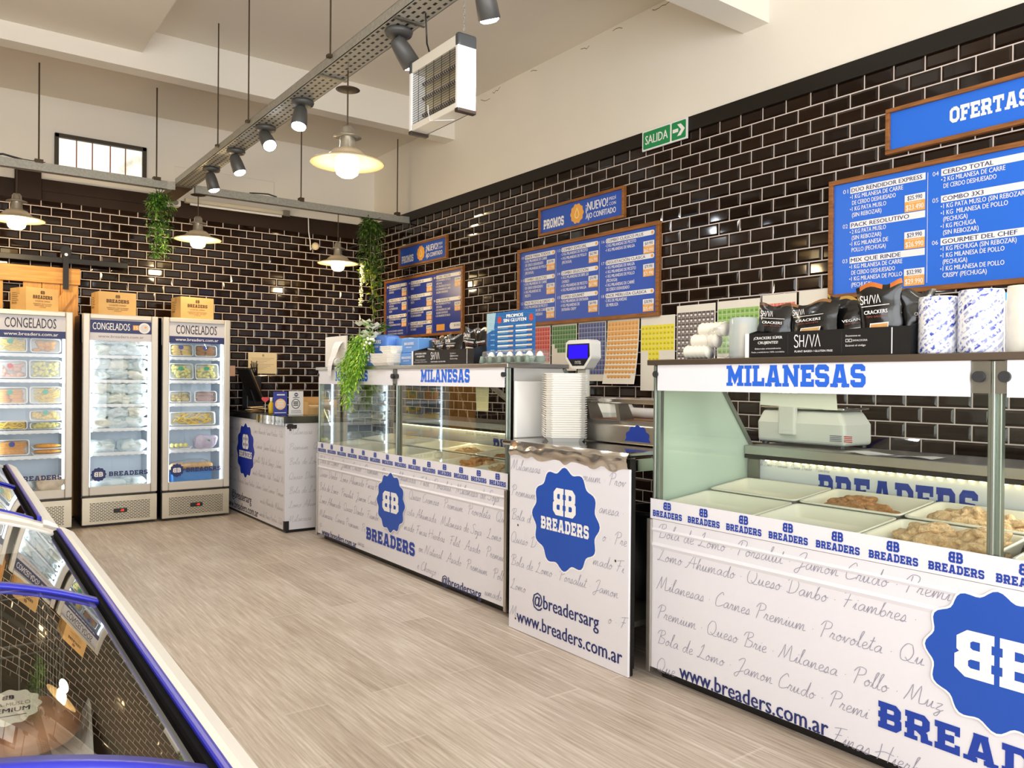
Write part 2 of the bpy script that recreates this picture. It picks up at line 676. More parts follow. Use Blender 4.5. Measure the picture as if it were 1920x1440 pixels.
# single-line handwriting: x-height 0.42, ascender 1
_SCR = {
    'a': (.46, [[(.36, .36), (.22, .42), (.06, .22), (.12, .02), (.26, .10), (.36, .38), (.34, .08), (.46, .06)]]),
    'b': (.40, [[(.02, .06), (.16, .7), (.24, 1.0), (.14, .9), (.10, .1), (.24, .02), (.34, .2), (.24, .38), (.14, .26)]]),
    'c': (.34, [[(.28, .34), (.18, .42), (.04, .2), (.12, .0), (.34, .08)]]),
    'd': (.48, [[(.34, .34), (.2, .42), (.05, .2), (.12, .01), (.28, .12), (.44, 1.0), (.36, .1), (.48, .05)]]),
    'e': (.34, [[(.04, .14), (.24, .26), (.24, .4), (.12, .4), (.05, .18), (.14, .0), (.34, .08)]]),
    'f': (.36, [[(.0, .06), (.22, .6), (.3, .98), (.2, .92), (.12, .2), (.08, -.35), (.18, -.2), (.2, .1), (.36, .12)]]),
    'g': (.42, [[(.34, .36), (.2, .42), (.06, .2), (.14, .04), (.28, .14), (.36, .38), (.26, -.3), (.1, -.38), (.12, -.2), (.42, .1)]]),
    'h': (.44, [[(.02, .06), (.18, .7), (.26, 1.0), (.16, .9), (.08, .0), (.2, .36), (.3, .38), (.3, .06), (.44, .06)]]),
    'i': (.22, [[(.0, .08), (.12, .4), (.1, .04), (.22, .06)], [(.15, .56), (.17, .6)]]),
    'j': (.22, [[(.0, .08), (.14, .4), (.06, -.3), (-.06, -.36), (.22, .1)], [(.17, .56), (.19, .6)]]),
    'l': (.24, [[(.0, .06), (.16, .7), (.22, 1.0), (.12, .9), (.08, .1), (.24, .06)]]),
    'm': (.62, [[(.0, .1), (.08, .4), (.06, .0), (.18, .36), (.26, .38), (.26, .02), (.38, .36), (.46, .38), (.46, .05), (.62, .06)]]),
    'n': (.44, [[(.0, .1), (.08, .4), (.06, .0), (.2, .36), (.28, .38), (.28, .05), (.44, .06)]]),
    'o': (.38, [[(.2, .42), (.05, .22), (.12, .0), (.28, .16), (.22, .4), (.2, .3), (.38, .32)]]),
    'p': (.42, [[(.0, .1), (.12, .4), (.04, -.38), (.12, .3), (.26, .4), (.32, .18), (.18, .02), (.12, .1), (.42, .06)]]),
    'q': (.42, [[(.34, .36), (.2, .42), (.06, .2), (.14, .02), (.28, .14), (.36, .38), (.26, -.38), (.42, -.1)]]),
    'r': (.32, [[(.0, .08), (.1, .42), (.12, .34), (.22, .36), (.18, .06), (.32, .06)]]),
    's': (.30, [[(.0, .06), (.16, .42), (.22, .16), (.12, .0), (.02, .06), (.3, .06)]]),
    't': (.28, [[(.0, .06), (.14, .5), (.18, .85), (.1, .1), (.28, .08)], [(.02, .58), (.28, .62)]]),
    'u': (.44, [[(.0, .1), (.08, .4), (.08, .04), (.2, .08), (.3, .4), (.28, .05), (.44, .06)]]),
    'v': (.36, [[(.0, .12), (.08, .4), (.12, .02), (.28, .38), (.36, .34)]]),
    'x': (.36, [[(.0, .36), (.1, .38), (.2, .02), (.36, .06)], [(.3, .42), (.04, .0)]]),
    'y': (.42, [[(.0, .1), (.08, .4), (.1, .06), (.22, .1), (.32, .4), (.2, -.3), (.04, -.36), (.42, .08)]]),
    'z': (.38, [[(.04, .36), (.28, .38), (.06, .04), (.26, .0), (.16, -.34), (.04, -.26), (.38, .08)]]),
    'A': (.78, [[(-.06, .0), (.1, .02), (.42, .78), (.56, 1.05), (.58, .4), (.6, .02)], [(.14, .4), (.5, .36), (.78, .44)]]),
    'B': (.72, [[(.2, .0), (.28, 1.0)], [(.0, .7), (.12, .98), (.5, 1.05), (.56, .8), (.28, .56), (.62, .42), (.56, .06), (.16, .0)]]),
    'C': (.62, [[(.52, .86), (.4, 1.05), (.1, .6), (.12, .06), (.36, .02), (.62, .2)]]),
    'D': (.74, [[(.22, .96), (.2, .04)], [(.0, .8), (.3, 1.04), (.66, .72), (.56, .16), (.2, .0), (.06, .1)]]),
    'F': (.62, [[(.02, .84), (.3, .94), (.66, 1.0)], [(.34, .96), (.26, .4), (.16, .0)], [(.12, .46), (.48, .52)]]),
    'G': (.66, [[(.54, .86), (.4, 1.02), (.1, .6), (.14, .06), (.4, .1), (.54, .4), (.5, -.2), (.66, .0)]]),
    'H': (.78, [[(.1, .98), (.12, .4), (.06, .0)], [(.64, 1.04), (.58, .4), (.58, .0)], [(-.1, .34), (.3, .56), (.78, .52)]]),
    'J': (.56, [[(.1, .8), (.3, 1.02), (.5, .98), (.36, .3), (.2, -.3), (.02, -.26), (.1, -.06), (.56, .2)]]),
    'L': (.64, [[(.2, .8), (.36, 1.04), (.34, .7), (.16, .04), (.04, .06), (.2, .06), (.64, .0)]]),
    'M': (.96, [[(.0, .0), (.14, .5), (.24, .98), (.34, .1), (.6, 1.02), (.66, .3), (.72, .02), (.96, .1)]]),
    'N': (.86, [[(.0, .0), (.14, .5), (.22, .98), (.36, .5), (.52, .02), (.64, .6), (.86, 1.06)]]),
    'P': (.60, [[(.24, .96), (.2, .5), (.14, -.04)], [(.0, .7), (.2, 1.02), (.54, .98), (.54, .66), (.24, .52)]]),
    'Q': (.78, [[(.5, .96), (.24, 1.0), (.04, .56), (.14, .06), (.46, .06), (.62, .5), (.5, .94)], [(.3, .22), (.52, .0), (.78, .02)]]),
    'S': (.56, [[(.56, .86), (.44, 1.04), (.2, .84), (.44, .44), (.36, .04), (.04, .06), (.0, .2)]]),
    'T': (.62, [[(.0, .84), (.3, .98), (.66, .94)], [(.36, .96), (.26, .4), (.2, .0)]]),
    ' ': (.30, []), '.': (.16, [[(.06, .28), (.09, .31)]]),
}


def _smooth(pts, k=3):
    if len(pts) < 3:
        return pts
    out = []
    P = [pts[0]] + list(pts) + [pts[-1]]
    for i in range(1, len(P) - 2):
        p0, p1, p2, p3 = P[i - 1], P[i], P[i + 1], P[i + 2]
        for j in range(k):
            s = j / k
            out.append(tuple(0.5 * ((2 * p1[c]) + (-p0[c] + p2[c]) * s + (2 * p0[c] - 5 * p1[c] + 4 * p2[c] - p3[c]) * s * s + (-p0[c] + 3 * p1[c] - 3 * p2[c] + p3[c]) * s ** 3) for c in (0, 1)))
    out.append(pts[-1])
    return out


_scr_cache = {}


def script_glyph(ch, t):
    if (ch, t) not in _scr_cache:
        w, st = _SCR.get(ch, _SCR[' '])
        ps = []
        for s in st:
            q = [(a + 0.22 * b, b) for a, b in _smooth(s)]
            ps += stroke_strip(q, t)
        _scr_cache[(ch, t)] = (w, ps)
    return _scr_cache[(ch, t)]


class Art:
    """flat artwork on a plane: origin, right and up vectors; each layer sits a little further out"""

    def __init__(self, o, u, v):
        self.o, self.u, self.w = Vector(o), Vector(u).normalized(), Vector(v).normalized()
        self.n = self.u.cross(self.w)
        self.mb, self.mats, self.j, self.c = MB(), [], 0.0, 0

    def mi(self, m):
        if m not in self.mats:
            self.mats.append(m)
        return self.mats.index(m)

    def P(self, x, y, layer=1):
        return self.o + self.u * x + self.w * y + self.n * (0.0006 * layer + self.j)

    def poly(self, pts, m, layer=1):
        self.c = (self.c + 1) % 14          # overlapping pieces of a letter sit a hair apart
        self.j = self.c * 0.00002
        self.mb.add([self.P(x, y, layer) for x, y in pts], [tuple(range(len(pts)))], self.mi(m))

    def fan(self, pts, m, layer=1):
        cx = sum(p[0] for p in pts) / len(pts)
        cy = sum(p[1] for p in pts) / len(pts)
        n = len(pts)
        self.mb.add([self.P(cx, cy, layer)] + [self.P(x, y, layer) for x, y in pts], [(0, 1 + i, 1 + (i + 1) % n) for i in range(n)], self.mi(m))

    def rect(self, x0, y0, x1, y1, m, layer=1, r=0.0):
        if r:
            pts = []
            for cx, cy, a0 in ((x1 - r, y1 - r, 0), (x0 + r, y1 - r, 90), (x0 + r, y0 + r, 180), (x1 - r, y0 + r, 270)):
                pts += [(cx + r * math.cos(math.radians(a0 + 30 * k)), cy + r * math.sin(math.radians(a0 + 30 * k))) for k in range(4)]
            self.fan(pts, m, layer)
        else:
            self.poly([(x0, y0), (x1, y0), (x1, y1), (x0, y1)], m, layer)

    def text(self, s, x, y, h, m, w=None, align='l', bold=0.0, layer=2, cond=1.0):
        v, f, a, b = sans(s)
        k = h / cap_height()
        kx = k * cond if w is None else w / max(1e-6, b - a)
        W = (b - a) * kx
        x0 = x - (W / 2 if align == 'c' else W if align == 'r' else 0)
        fat = (0.0,) if bold < 0.010 else (0.0, bold * kx * 0.9, -bold * kx * 0.9)
        for i, dx in enumerate(fat):            # heavier weights: the outline repeated a touch to either side
            self.mb.add([self.P(x0 + (p[0] - a) * kx + dx, y + p[1] * k, layer + 0.06 * i) for p in v], f, self.mi(m))
        return W

    def polys(self, ps, x, y, sx, sy, m, layer=2):
        for p in ps:
            self.poly([(x + a * sx, y + b * sy) for a, b in p], m, layer)

    def slab(self, s, x, y, h, m, w=None, align='l', layer=2, gap=0.09):
        ps, W = slab(s, gap)
        sx = h * 0.95 if w is None else w / W
        x0 = x - (W * sx / 2 if align == 'c' else 0)
        self.polys(ps, x0, y, sx, h, m, layer)
        return W * sx

    def script(self, s, x, y, h, m, t=0.06, layer=1, cond=1.0, xmax=None, skip=(), circ=None):
        for ch in s:
            w, ps = script_glyph(ch, t)
            if xmax is not None and x + w * h > xmax:
                break
            hit = circ and math.hypot(x + w * h / 2 - circ[0], y + h / 2 - circ[1]) < circ[2]
            if not hit and not any(a < x + w * h / 2 < b and c < y + h / 2 < d for a, b, c, d in skip):
                self.polys(ps, x, y, h * cond, h, m, layer)
            x += w * h * cond
        return x

    def badge(self, cx, cy, r, mb_, mw, name=True, layer=2, ry=None, halo=None):
        ky = (ry or r) / r
        if halo:
            self.fan([(cx + a, cy + b * ky) for a, b in scallop(r * 1.035)], halo, layer - 0.5)
        self.fan([(cx + a, cy + b * ky) for a, b in scallop(r)], mb_, layer)
        if name:
            self.polys(monogram(), cx, cy + 0.06 * r * ky, r * 0.56, r * 0.56 * ky, mw, layer + 1)
            self.slab('BREADERS', cx, cy - 0.28 * r * ky, r * 0.26 * ky, mw, w=r * 1.5, align='c', layer=layer + 1)
        else:
            self.polys(monogram(), cx, cy - 0.34 * r * ky, r * 0.95, r * 0.72 * ky, mw, layer + 1)

    def build(self, name, parent=None, world=True):
        return self.mb.build(name, self.mats, parent, world)
# ================================================================ materials used all over
PLASTER = mat('cream_plaster', (234, 228, 216), 0.85, var=0.03, vscale=1.2)
CEILM = mat('ceiling_paint', (228, 220, 206), 0.9, var=0.02, vscale=1.0)
BEAMM = mat('beam_paint', (234, 228, 216), 0.85)
GROUT = mat('pale_grout', (214, 200, 192), 0.8)
TILE = mat('black_glazed_tile', (26, 15, 9), 0.06, spec=0.4)
TILE2 = mat('black_glazed_tile_warm', (33, 19, 10), 0.10, spec=0.4)
BLACKP = mat('black_paint', (46, 33, 24), 0.6, spec=0.2, var=0.15, vscale=5)
BLACKP2 = mat('black_gloss_paint', (27, 23, 18), 0.45, spec=0.3)
FLOORM = floor_material()
STEEL = mat('brushed_steel', (196, 192, 184), 0.28, 0.95, var=0.04, vscale=20)
STEELD = mat('dull_steel', (142, 138, 128), 0.36, 0.9)
CHROME = mat('polished_steel', (215, 212, 206), 0.09, 1.0)
GALV = mat('galvanised_steel', (166, 163, 152), 0.5, 0.4, var=0.14, vscale=60)
GALVP = perforated_metal('perforated_galvanised', (180, 176, 164), 0.052, 0.0375, (1, 0), rough=0.48, metal=0.3, hole=0.34)
DARKM = mat('black_metal', (26, 23, 20), 0.45, 0.3)
RODM = mat('threaded_rod', (86, 72, 54), 0.5, 0.7)
WHITE = mat('white_enamel', (238, 238, 236), 0.3)
WHITEM = mat('matt_white', (236, 233, 228), 0.6)
WRAP = mat('white_vinyl_wrap', (226, 224, 230), 0.42)
BLUE = mat('brand_blue', (28, 78, 176), 0.4)
BLUEB = mat('vivid_blue', (34, 104, 214), 0.4)
NAVY = mat('navy_ink', (33, 44, 104), 0.45)
DNAVY = mat('navy_cabinet', (22, 26, 52), 0.35)
INK = mat('dark_ink', (52, 44, 62), 0.5)
SCRIPT = mat('grey_script_ink', (150, 148, 166), 0.5)
SCRIPTL = mat('light_script_ink', (178, 173, 178), 0.5)
SIGNW = mat('sign_white', (240, 238, 236), 0.45)
SIGNB = mat('sign_blue', (37, 84, 184), 0.42)
SIGNB2 = mat('sign_blue_bright', (30, 108, 222), 0.42)
ORANGE = mat('sign_orange', (238, 170, 78), 0.45)
WOODF = wood_material('sign_frame_wood', (112, 66, 26), (164, 104, 48), 1)
PINE = wood_material('pine_boards', (196, 132, 52), (226, 170, 86), 2, 5.0)
CARD = mat('corrugated_cardboard', (208, 170, 112), 0.75, var=0.05, vscale=9)
CARDI = mat('cardboard_print', (66, 40, 26), 0.7)
BLACKPL = mat('black_plastic', (20, 20, 22), 0.35)
BLACKC = mat('black_printed_card', (17, 17, 19), 0.35)
GLASS = glass('clear_glass', (0.97, 0.99, 0.975))
GLASSD = glass('door_glass', (0.98, 0.99, 1.0), gain=0.6)
FREEZERG = glass('lid_glass', (0.90, 0.91, 0.87), ior=1.55, gain=1.7)
FILM = glass('clear_film', (0.99, 0.99, 0.99), cloud=0.10, gain=0.8, rough=0.05)
FILM2 = glass('frosted_film', (0.95, 0.97, 0.98), cloud=0.6, cloud_rgb=(232, 240, 242), gain=0.7, rough=0.12)
LEDW = emitter('cool_led', (236, 246, 255), 4.5)
LEDY = emitter('warm_led', (255, 236, 170), 5.0)

W, YB = 4.1, 8.22


def tile_field(mb, P, u0, u1, v0, v1, du, dv, ju, jv, grout, depth, mi, seed, cut=None):
    """bevelled bond tiles; P(u, v, d) gives the point, ju/jv a joint crossing that fixes the lattice"""
    r = random.Random(seed)
    k0, k1 = math.floor((v0 - jv) / dv), math.ceil((v1 - jv) / dv)
    g = grout / 2
    bev = 0.012
    for k in range(k0, k1):
        a, b = max(v0, jv + k * dv + g), min(v1, jv + (k + 1) * dv - g)
        if b - a < 0.02:
            continue
        off = 0.0 if k % 2 == 0 else du / 2
        i0, i1 = math.floor((u0 - ju - off) / du), math.ceil((u1 - ju - off) / du)
        for i in range(i0, i1):
            c, d = max(u0, ju + off + i * du + g), min(u1, ju + off + (i + 1) * du - g)
            if d - c < 0.02:
                continue
            if cut and cut(c, d, a, b):
                continue
            t1, t2, t3 = r.uniform(-1, 1) * 0.00035, r.uniform(-1, 1) * 0.0005, depth
            bu, bv = min(bev, (d - c) / 3), min(bev, (b - a) / 3)
            v = [P(c, a, 0.0005), P(d, a, 0.0005), P(d, b, 0.0005), P(c, b, 0.0005),
                 P(c + bu, a + bv, t3 - t1 - t2), P(d - bu, a + bv, t3 + t1 - t2), P(d - bu, b - bv, t3 + t1 + t2), P(c + bu, b - bv, t3 - t1 + t2)]
            mb.add(v, [(4, 5, 6, 7), (0, 1, 5, 4), (1, 2, 6, 5), (2, 3, 7, 6), (3, 0, 4, 7)], mi if r.random() < 0.7 else mi + 1)


# ================================================================ room shell
m = MB().box(-2.4, -2.5, -0.10, 4.2, 8.4, 0.0)
struct('floor', m, FLOORM)

m = MB()
m.box(4.1, -2.5, 0.0, 4.3, 8.42, 3.02, 1)
m.box(4.095, -2.5, 3.02, 4.3, 8.42, 4.05, 0)
tile_field(m, lambda u, v, d: (4.1 - d, u, v), -1.0, 8.22, 0.0, 3.01, 0.163, 0.082, 3.953, 2.743, 0.0065, 0.006, 2, 3)
struct('wall_right', m, [PLASTER, GROUT, TILE, TILE2])

wx0, wx1, wz0, wz1 = 0.91, 1.672, 3.185, 3.509
m = MB()
m.box(-2.4, 8.22, 0.0, 4.3, 8.42, 3.0, 1)
m.box(-2.4, 8.215, 3.0, wx0, 8.42, 3.95, 0)
m.box(wx1, 8.215, 3.0, 4.1, 8.42, 3.95, 0)
m.box(wx0, 8.215, 3.0, wx1, 8.42, wz0, 0)
m.box(wx0, 8.215, wz1, wx1, 8.42, 3.95, 0)
tile_field(m, lambda u, v, d: (u, 8.22 - d, v), -2.4, 4.094, 0.0, 2.95, 0.160, 0.0787, 2.485, 2.834 - 0.0787, 0.0065, 0.006, 2, 5)
struct('wall_back', m, [PLASTER, GROUT, TILE, TILE2])

m = MB().box(-2.6, -2.5, 0.0, -2.4, 8.42, 0.55).box(-2.6, -2.5, 3.0, -2.4, 8.42, 4.05).box(-2.6, 1.25, 0.55, -2.4, 8.42, 3.0).box(-2.6, -2.5, 0.55, -2.4, -2.15, 3.0)
struct('wall_left', m, PLASTER)
m = MB().box(-2.4, -2.7, 0.0, 4.3, -2.5, 0.4).box(-2.4, -2.7, 3.1, 4.3, -2.5, 4.05).box(-2.4, -2.7, 0.4, -2.0, -2.5, 3.1).box(3.8, -2.7, 0.4, 4.3, -2.5, 3.1)
m.box(0.85, -2.66, 0.4, 0.95, -2.54, 3.1)
struct('wall_front', m, PLASTER)

# ceiling: lower slab on the left, higher bay on the right, back bay beyond the beam
m = MB()
m.box(-2.4, -2.5, 3.77, 1.29, 6.55, 4.05)
m.box(1.29, -2.5, 3.95, 4.1, 6.55, 4.05)
m.box(-2.4, 6.55, 3.83, 4.1, 8.22, 4.05)
struct('ceiling', m, CEILM)
m = MB().box(-2.4, 6.50, 3.64, 4.1, 6.655, 3.96)
struct('beam_1', m, BEAMM)
m = MB().box(1.29, 2.935, 3.49, 4.1, 3.12, 3.96)
struct('beam_2', m, BEAMM)

# hairline cracks in the plaster along the wall head
m = MB()
for y, z, n in ((6.05, 3.90, 5), (5.86, 3.915, 4), (5.3, 3.93, 2), (4.66, 3.905, 3), (4.3, 3.92, 3), (3.9, 3.93, 6)):
    p = [(y, z)]
    for i in range(n):
        p.append((p[-1][0] - rnd.uniform(0.02, 0.05), p[-1][1] + rnd.uniform(-0.02, 0.025)))
    for q in stroke_strip(p, 0.005):
        m.add([(4.0945, a, b) for a, b in q], [(0, 1, 2, 3)])
struct('trim_4', m, mat('crack_shadow', (120, 100, 78), 0.9))

# black painted bands between tile and plaster
m = MB().box(4.084, -2.0, 2.985, 4.1, 8.22, 3.08)
struct('trim_1', m, BLACKP2)
m = MB().box(-2.4, 8.205, 2.885, 4.1, 8.22, 3.05)
struct('trim_2', m, BLACKP)
m = MB().box(0.60, 8.16, 2.88, 0.80, 8.215, 3.14).box(0.80, 8.19, 2.97, 1.78, 8.215, 3.075)
struct('trim_3', m, BLACKP)

# high window in the back wall
m = MB()
for a, b, c, d in ((wx0 - 0.005, wz0, wx0 + 0.03, wz1), (wx1 - 0.03, wz0, wx1 + 0.005, wz1), (wx0, wz1 - 0.03, wx1, wz1 + 0.005), (wx0, wz0 - 0.005, wx1, wz0 + 0.03)):
    m.box(a, 8.20, b, c, 8.26, d)
win = struct('window_1', m, mat('weathered_frame', (62, 54, 40), 0.6))
m = MB()
for i in range(1, 5):
    x = wx0 + 0.03 + (wx1 - wx0 - 0.06) * i / 5 + (0.004 if i % 2 else -0.006)
    m.box(x - 0.004, 8.222, wz0 + 0.03, x + 0.004, 8.24, wz1 - 0.03)
m.build('glazing_bar', mat('rusty_bar', (150, 96, 62), 0.7), win)


def sky_pane():
    mm = bpy.data.materials.new('daylit_pane')
    mm.use_nodes = True
    nt = mm.node_tree
    for n in list(nt.nodes):
        nt.nodes.remove(n)
    out = nt.nodes.new('ShaderNodeOutputMaterial')
    e = nt.nodes.new('ShaderNodeEmission')
    tc = nt.nodes.new('ShaderNodeTexCoord')
    n = nt.nodes.new('ShaderNodeTexNoise')
    n.inputs['Scale'].default_value = 7
    n.inputs['Detail'].default_value = 5
    nt.links.new(tc.outputs['Object'], n.inputs['Vector'])
    c = ramp(nt, n.outputs['Fac'], [(0.28, (206, 200, 176)), (0.45, (255, 250, 232)), (1.0, (255, 255, 250))])
    nt.links.new(c, e.inputs[0])
    e.inputs[1].default_value = 1.15
    nt.links.new(e.outputs[0], out.inputs[0])
    return mm


MB().box(wx0 + 0.02, 8.24, wz0 + 0.02, wx1 - 0.02, 8.246, wz1 - 0.02).build('window_pane', sky_pane(), win)

# painted-over hatch and batten on the plaster of the back wall
m = MB().box(1.93, 8.205, 3.14, 2.93, 8.22, 3.385)
o = m.build('wall_hatch', PLASTER, bevel=0.02)
tag(o, 'painted-over cream hatch panel on plaster above the tiles of the back wall', 'panel')

t = thing('batten_light', 'white unlit batten light fitting along the top of the dark band on the back wall', 'light fitting', (2.6, 8.2, 3.06))
MB().box(2.02, 8.14, 3.03, 3.02, 8.20, 3.075).build('housing', mat('aged_white', (214, 206, 186), 0.5), t, bevel=0.006)
MB().box(3.0, 8.12, 3.02, 3.07, 8.20, 3.085).build('end_cap', STEELD, t, bevel=0.004)
MB().cyl((2.06, 8.13, 3.015), (2.98, 8.13, 3.015), 0.012).build('tube', WHITE, t)

# sliding barn door with its black track
t = thing('barn_door', 'pine plank sliding barn door half hidden behind boxed freezer on the left', 'door', (0.55, 8.16, 0.0))
m = MB()
x = -0.35
while x < 1.1:
    x1 = min(x + 0.145, 1.105)
    if not (0.495 < x < 0.6):
        m.box(x, 8.155, 0.03, x1 - 0.004, 8.18, 2.15)
    x += 0.145
m.build('plank', PINE, t, bevel=0.003)
MB().box(-0.35, 8.125, 2.14, 1.108, 8.155, 2.285).build('top_rail', wood_material('pine_rail', (190, 128, 50), (222, 166, 82), 0, 5.0), t, bevel=0.003)
MB().bar((1.03, 8.14, 2.08), (0.62, 8.14, 1.42), 0.09, 0.025, up=(0, 1, 0)).build('brace', PINE, t)
t = thing('door_track', 'black steel track and strap hanger carrying the pine barn door', 'door track', (0.6, 8.14, 2.33))
MB().box(-0.6, 8.10, 2.325, 1.50, 8.12, 2.375).build('track', DARKM, t, bevel=0.003)
m = MB().box(0.965, 8.085, 2.09, 1.01, 8.098, 2.44)
m.cyl((0.987, 8.075, 2.43), (0.987, 8.098, 2.43), 0.045, n=24)
m.build('strap_hanger', DARKM, t)
MB().cyl((0.987, 8.068, 2.40), (0.987, 8.085, 2.40), 0.014, n=12).build('bolt', STEEL, t)

# small round bell push dangling on its cable
t = thing('wall_sensor', 'small cream round sensor dangling on a white cable from the back wall band', 'sensor', (3.36, 8.17, 2.75))
MB().ball((3.375, 8.17, 2.748), 0.042, 0.03, 0.042).build('sensor_head', mat('cream_plastic', (222, 206, 170), 0.5), t)
MB().tube([(3.30, 8.19, 3.06), (3.305, 8.19, 2.9), (3.32, 8.185, 2.8), (3.325, 8.18, 2.70), (3.34, 8.18, 2.73)], 0.006).build('cable', WHITEM, t)
t = thing('speaker_box', 'small white wall box with a coiled grille under the cable tray end', 'wall box', (1.87, 8.10, 2.99))
MB().box(1.80, 8.02, 2.955, 1.95, 8.12, 3.015).build('housing', WHITEM, t, bevel=0.012)
MB().cyl((1.90, 8.02, 2.985), (1.90, 8.01, 2.985), 0.024).build('grille', STEELD, t)

# ================================================================ cable trays hung from the ceiling
t = thing('cable_tray', 'long perforated galvanised cable tray running down the room under the ceiling', 'cable tray', (1.81, 5.0, 3.0))
m = MB()
m.box(1.735, 2.0, 2.998, 1.889, 7.35, 3.001, 1)
m.box(1.735, 2.0, 2.998, 1.738, 7.35, 3.052, 0)
m.box(1.886, 2.0, 2.998, 1.889, 7.35, 3.052, 0)
m.box(1.735, 2.0, 3.050, 1.748, 7.35, 3.052, 0)
m.box(1.876, 2.0, 3.050, 1.889, 7.35, 3.052, 0)
m.build('tray', [GALV, GALVP], t)
MB().box(1.745, 7.33, 2.985, 1.88, 8.16, 3.03).build('tail_piece', mat('brown_tray_end', (104, 88, 66), 0.5, 0.3), t)
for y0, y1 in ((3.28, 3.30), (4.16, 4.18)):
    MB().box(1.735, y0, 2.988, 1.90, y1, 2.997).build('coupler', STEELD, t)
for y in (6.05, 5.35, 4.0, 2.9):
    m = MB().cyl((1.728, y, 3.035), (1.728, y, 3.96 if y < 6.5 else 3.84), 0.005, n=8)
    m.box(1.71, y - 0.015, 3.03, 1.745, y + 0.015, 3.045)
    m.build('hanger_rod', RODM, t)
t = thing('cross_rail', 'galvanised channel rail crossing the room from left wall to cable tray', 'rail', (0.6, 7.38, 2.99))
m = MB().box(-1.2, 7.36, 2.955, 1.68, 7.363, 3.027).box(-1.2, 7.36, 2.955, 1.68, 7.41, 2.958).box(-1.2, 7.407, 2.955, 1.68, 7.41, 3.027)
m.build('channel', GALV, t)
MB().bar((1.67, 7.363, 2.99), (1.735, 7.34, 2.99), 0.006, 0.07, up=(0, 0, 1)).build('joint_plate', GALV, t)
for x in (0.705, 1.59):
    m = MB().cyl((x, 7.385, 2.98), (x, 7.385, 3.84), 0.006, n=8).box(x - 0.03, 7.355, 3.02, x + 0.03, 7.415, 3.05)
    m.build('hanger_rod', RODM, t)
MB().tube([(0.40, 7.37, 3.035), (0.46, 7.37, 3.05), (0.52, 7.37, 3.04), (0.6, 7.38, 3.03), (0.75, 7.38, 3.03)], 0.008).build('cable', BLACKPL, t)
t = thing('cross_rail', 'galvanised channel rail crossing from cable tray to the right tiled wall', 'rail', (3.0, 7.38, 2.99))
m = MB().box(1.91, 7.36, 2.955, 4.083, 7.363, 3.027).box(1.91, 7.36, 2.955, 4.083, 7.41, 2.958).box(1.91, 7.407, 2.955, 4.083, 7.41, 3.027)
m.build('channel', GALV, t)
for x in (2.90, 3.95):
    m = MB().cyl((x, 7.385, 2.98), (x, 7.385, 3.84), 0.006, n=8).box(x - 0.022, 7.355, 3.02, x + 0.022, 7.415, 3.06)
    m.build('hanger_rod', RODM, t)
MB().tube([(2.4, 7.385, 3.035), (2.5, 7.385, 3.045), (2.58, 7.385, 3.05), (2.66, 7.385, 3.035)], 0.006).build('cable', BLACKPL, t)

# ================================================================ spot lamps under the tray
HEAD = mat('grey_lamp_body', (82, 81, 79), 0.45, 0.2)
LENS = emitter('spot_lens', (240, 247, 255), 22.0)
spots = [(1.825, 6.56, (0.24, -0.10, -1.0), 'grey ceiling spot lamp nearest the crossing of the rails', 26),
         (1.825, 5.93, (0.26, -0.30, -1.0), 'grey ceiling spot lamp second from the rail crossing, lit lens tilted right', 26),
         (1.815, 5.26, (0.10, -0.75, -0.85), 'grey ceiling spot lamp third from the rail crossing, lens facing the viewer', 26),
         (1.825, 4.63, (-0.22, -0.30, -1.0), 'grey ceiling spot lamp just before the nearest pendant, lens turned left', 26),
         (1.825, 3.41, (0.45, 0.05, -0.48), 'grey ceiling spot lamp pointing at the hanging heater', 22),
         (1.86, 2.72, (0.30, 0.15, -0.70), 'grey ceiling spot lamp cut by the top edge of the photo', 26)]
for x, y, d, lab, pw in spots:
    t = thing('spot_lamp', lab, 'spot lamp', (x, y, 2.996), group='spot lamps under the cable tray')
    D = Vector(d).normalized()
    MB().lathe([(0.0, 0.0), (0.062, 0.0), (0.068, -0.010), (0.062, -0.026), (0.03, -0.030), (0.0, -0.030)], (x, y, 2.996)).build('base', HEAD, t)
    j = Vector((x, y, 2.958))
    a = j - D * 0.01
    MB().bar((x, y, 2.97), j + D * 0.03, 0.03, 0.018, up=(1, 0, 0)).build('bracket', HEAD, t)
    h0 = j + Vector((-0.012, 0, -0.012))
    q = D.to_track_quat('Z', 'Y').to_matrix().to_4x4()
    mt = Matrix.Translation(h0) @ q
    MB().lathe([(0.0, -0.012), (0.026, -0.010), (0.038, 0.008), (0.044, 0.05), (0.048, 0.13), (0.045, 0.132), (0.040, 0.122)], m=mt).build('head', HEAD, t)
    MB().lathe([(0.041, 0.121), (0.040, 0.136), (0.026, 0.145), (0.0, 0.147)], m=mt).build('lens', LENS, t)
    spot_light('spot_lamp_light', h0 + D * 0.165, D, pw, (0.93, 0.96, 1.0), math.radians(115), 0.7, 0.035)

# ================================================================ pendant lamps
LAMP = mat('pendant_enamel', (206, 186, 152), 0.35, coat=0.3)
LAMPM = mat('pendant_neck', (176, 168, 152), 0.3, 0.7)
BULB = emitter('warm_bulb', (255, 226, 170), 9.0)


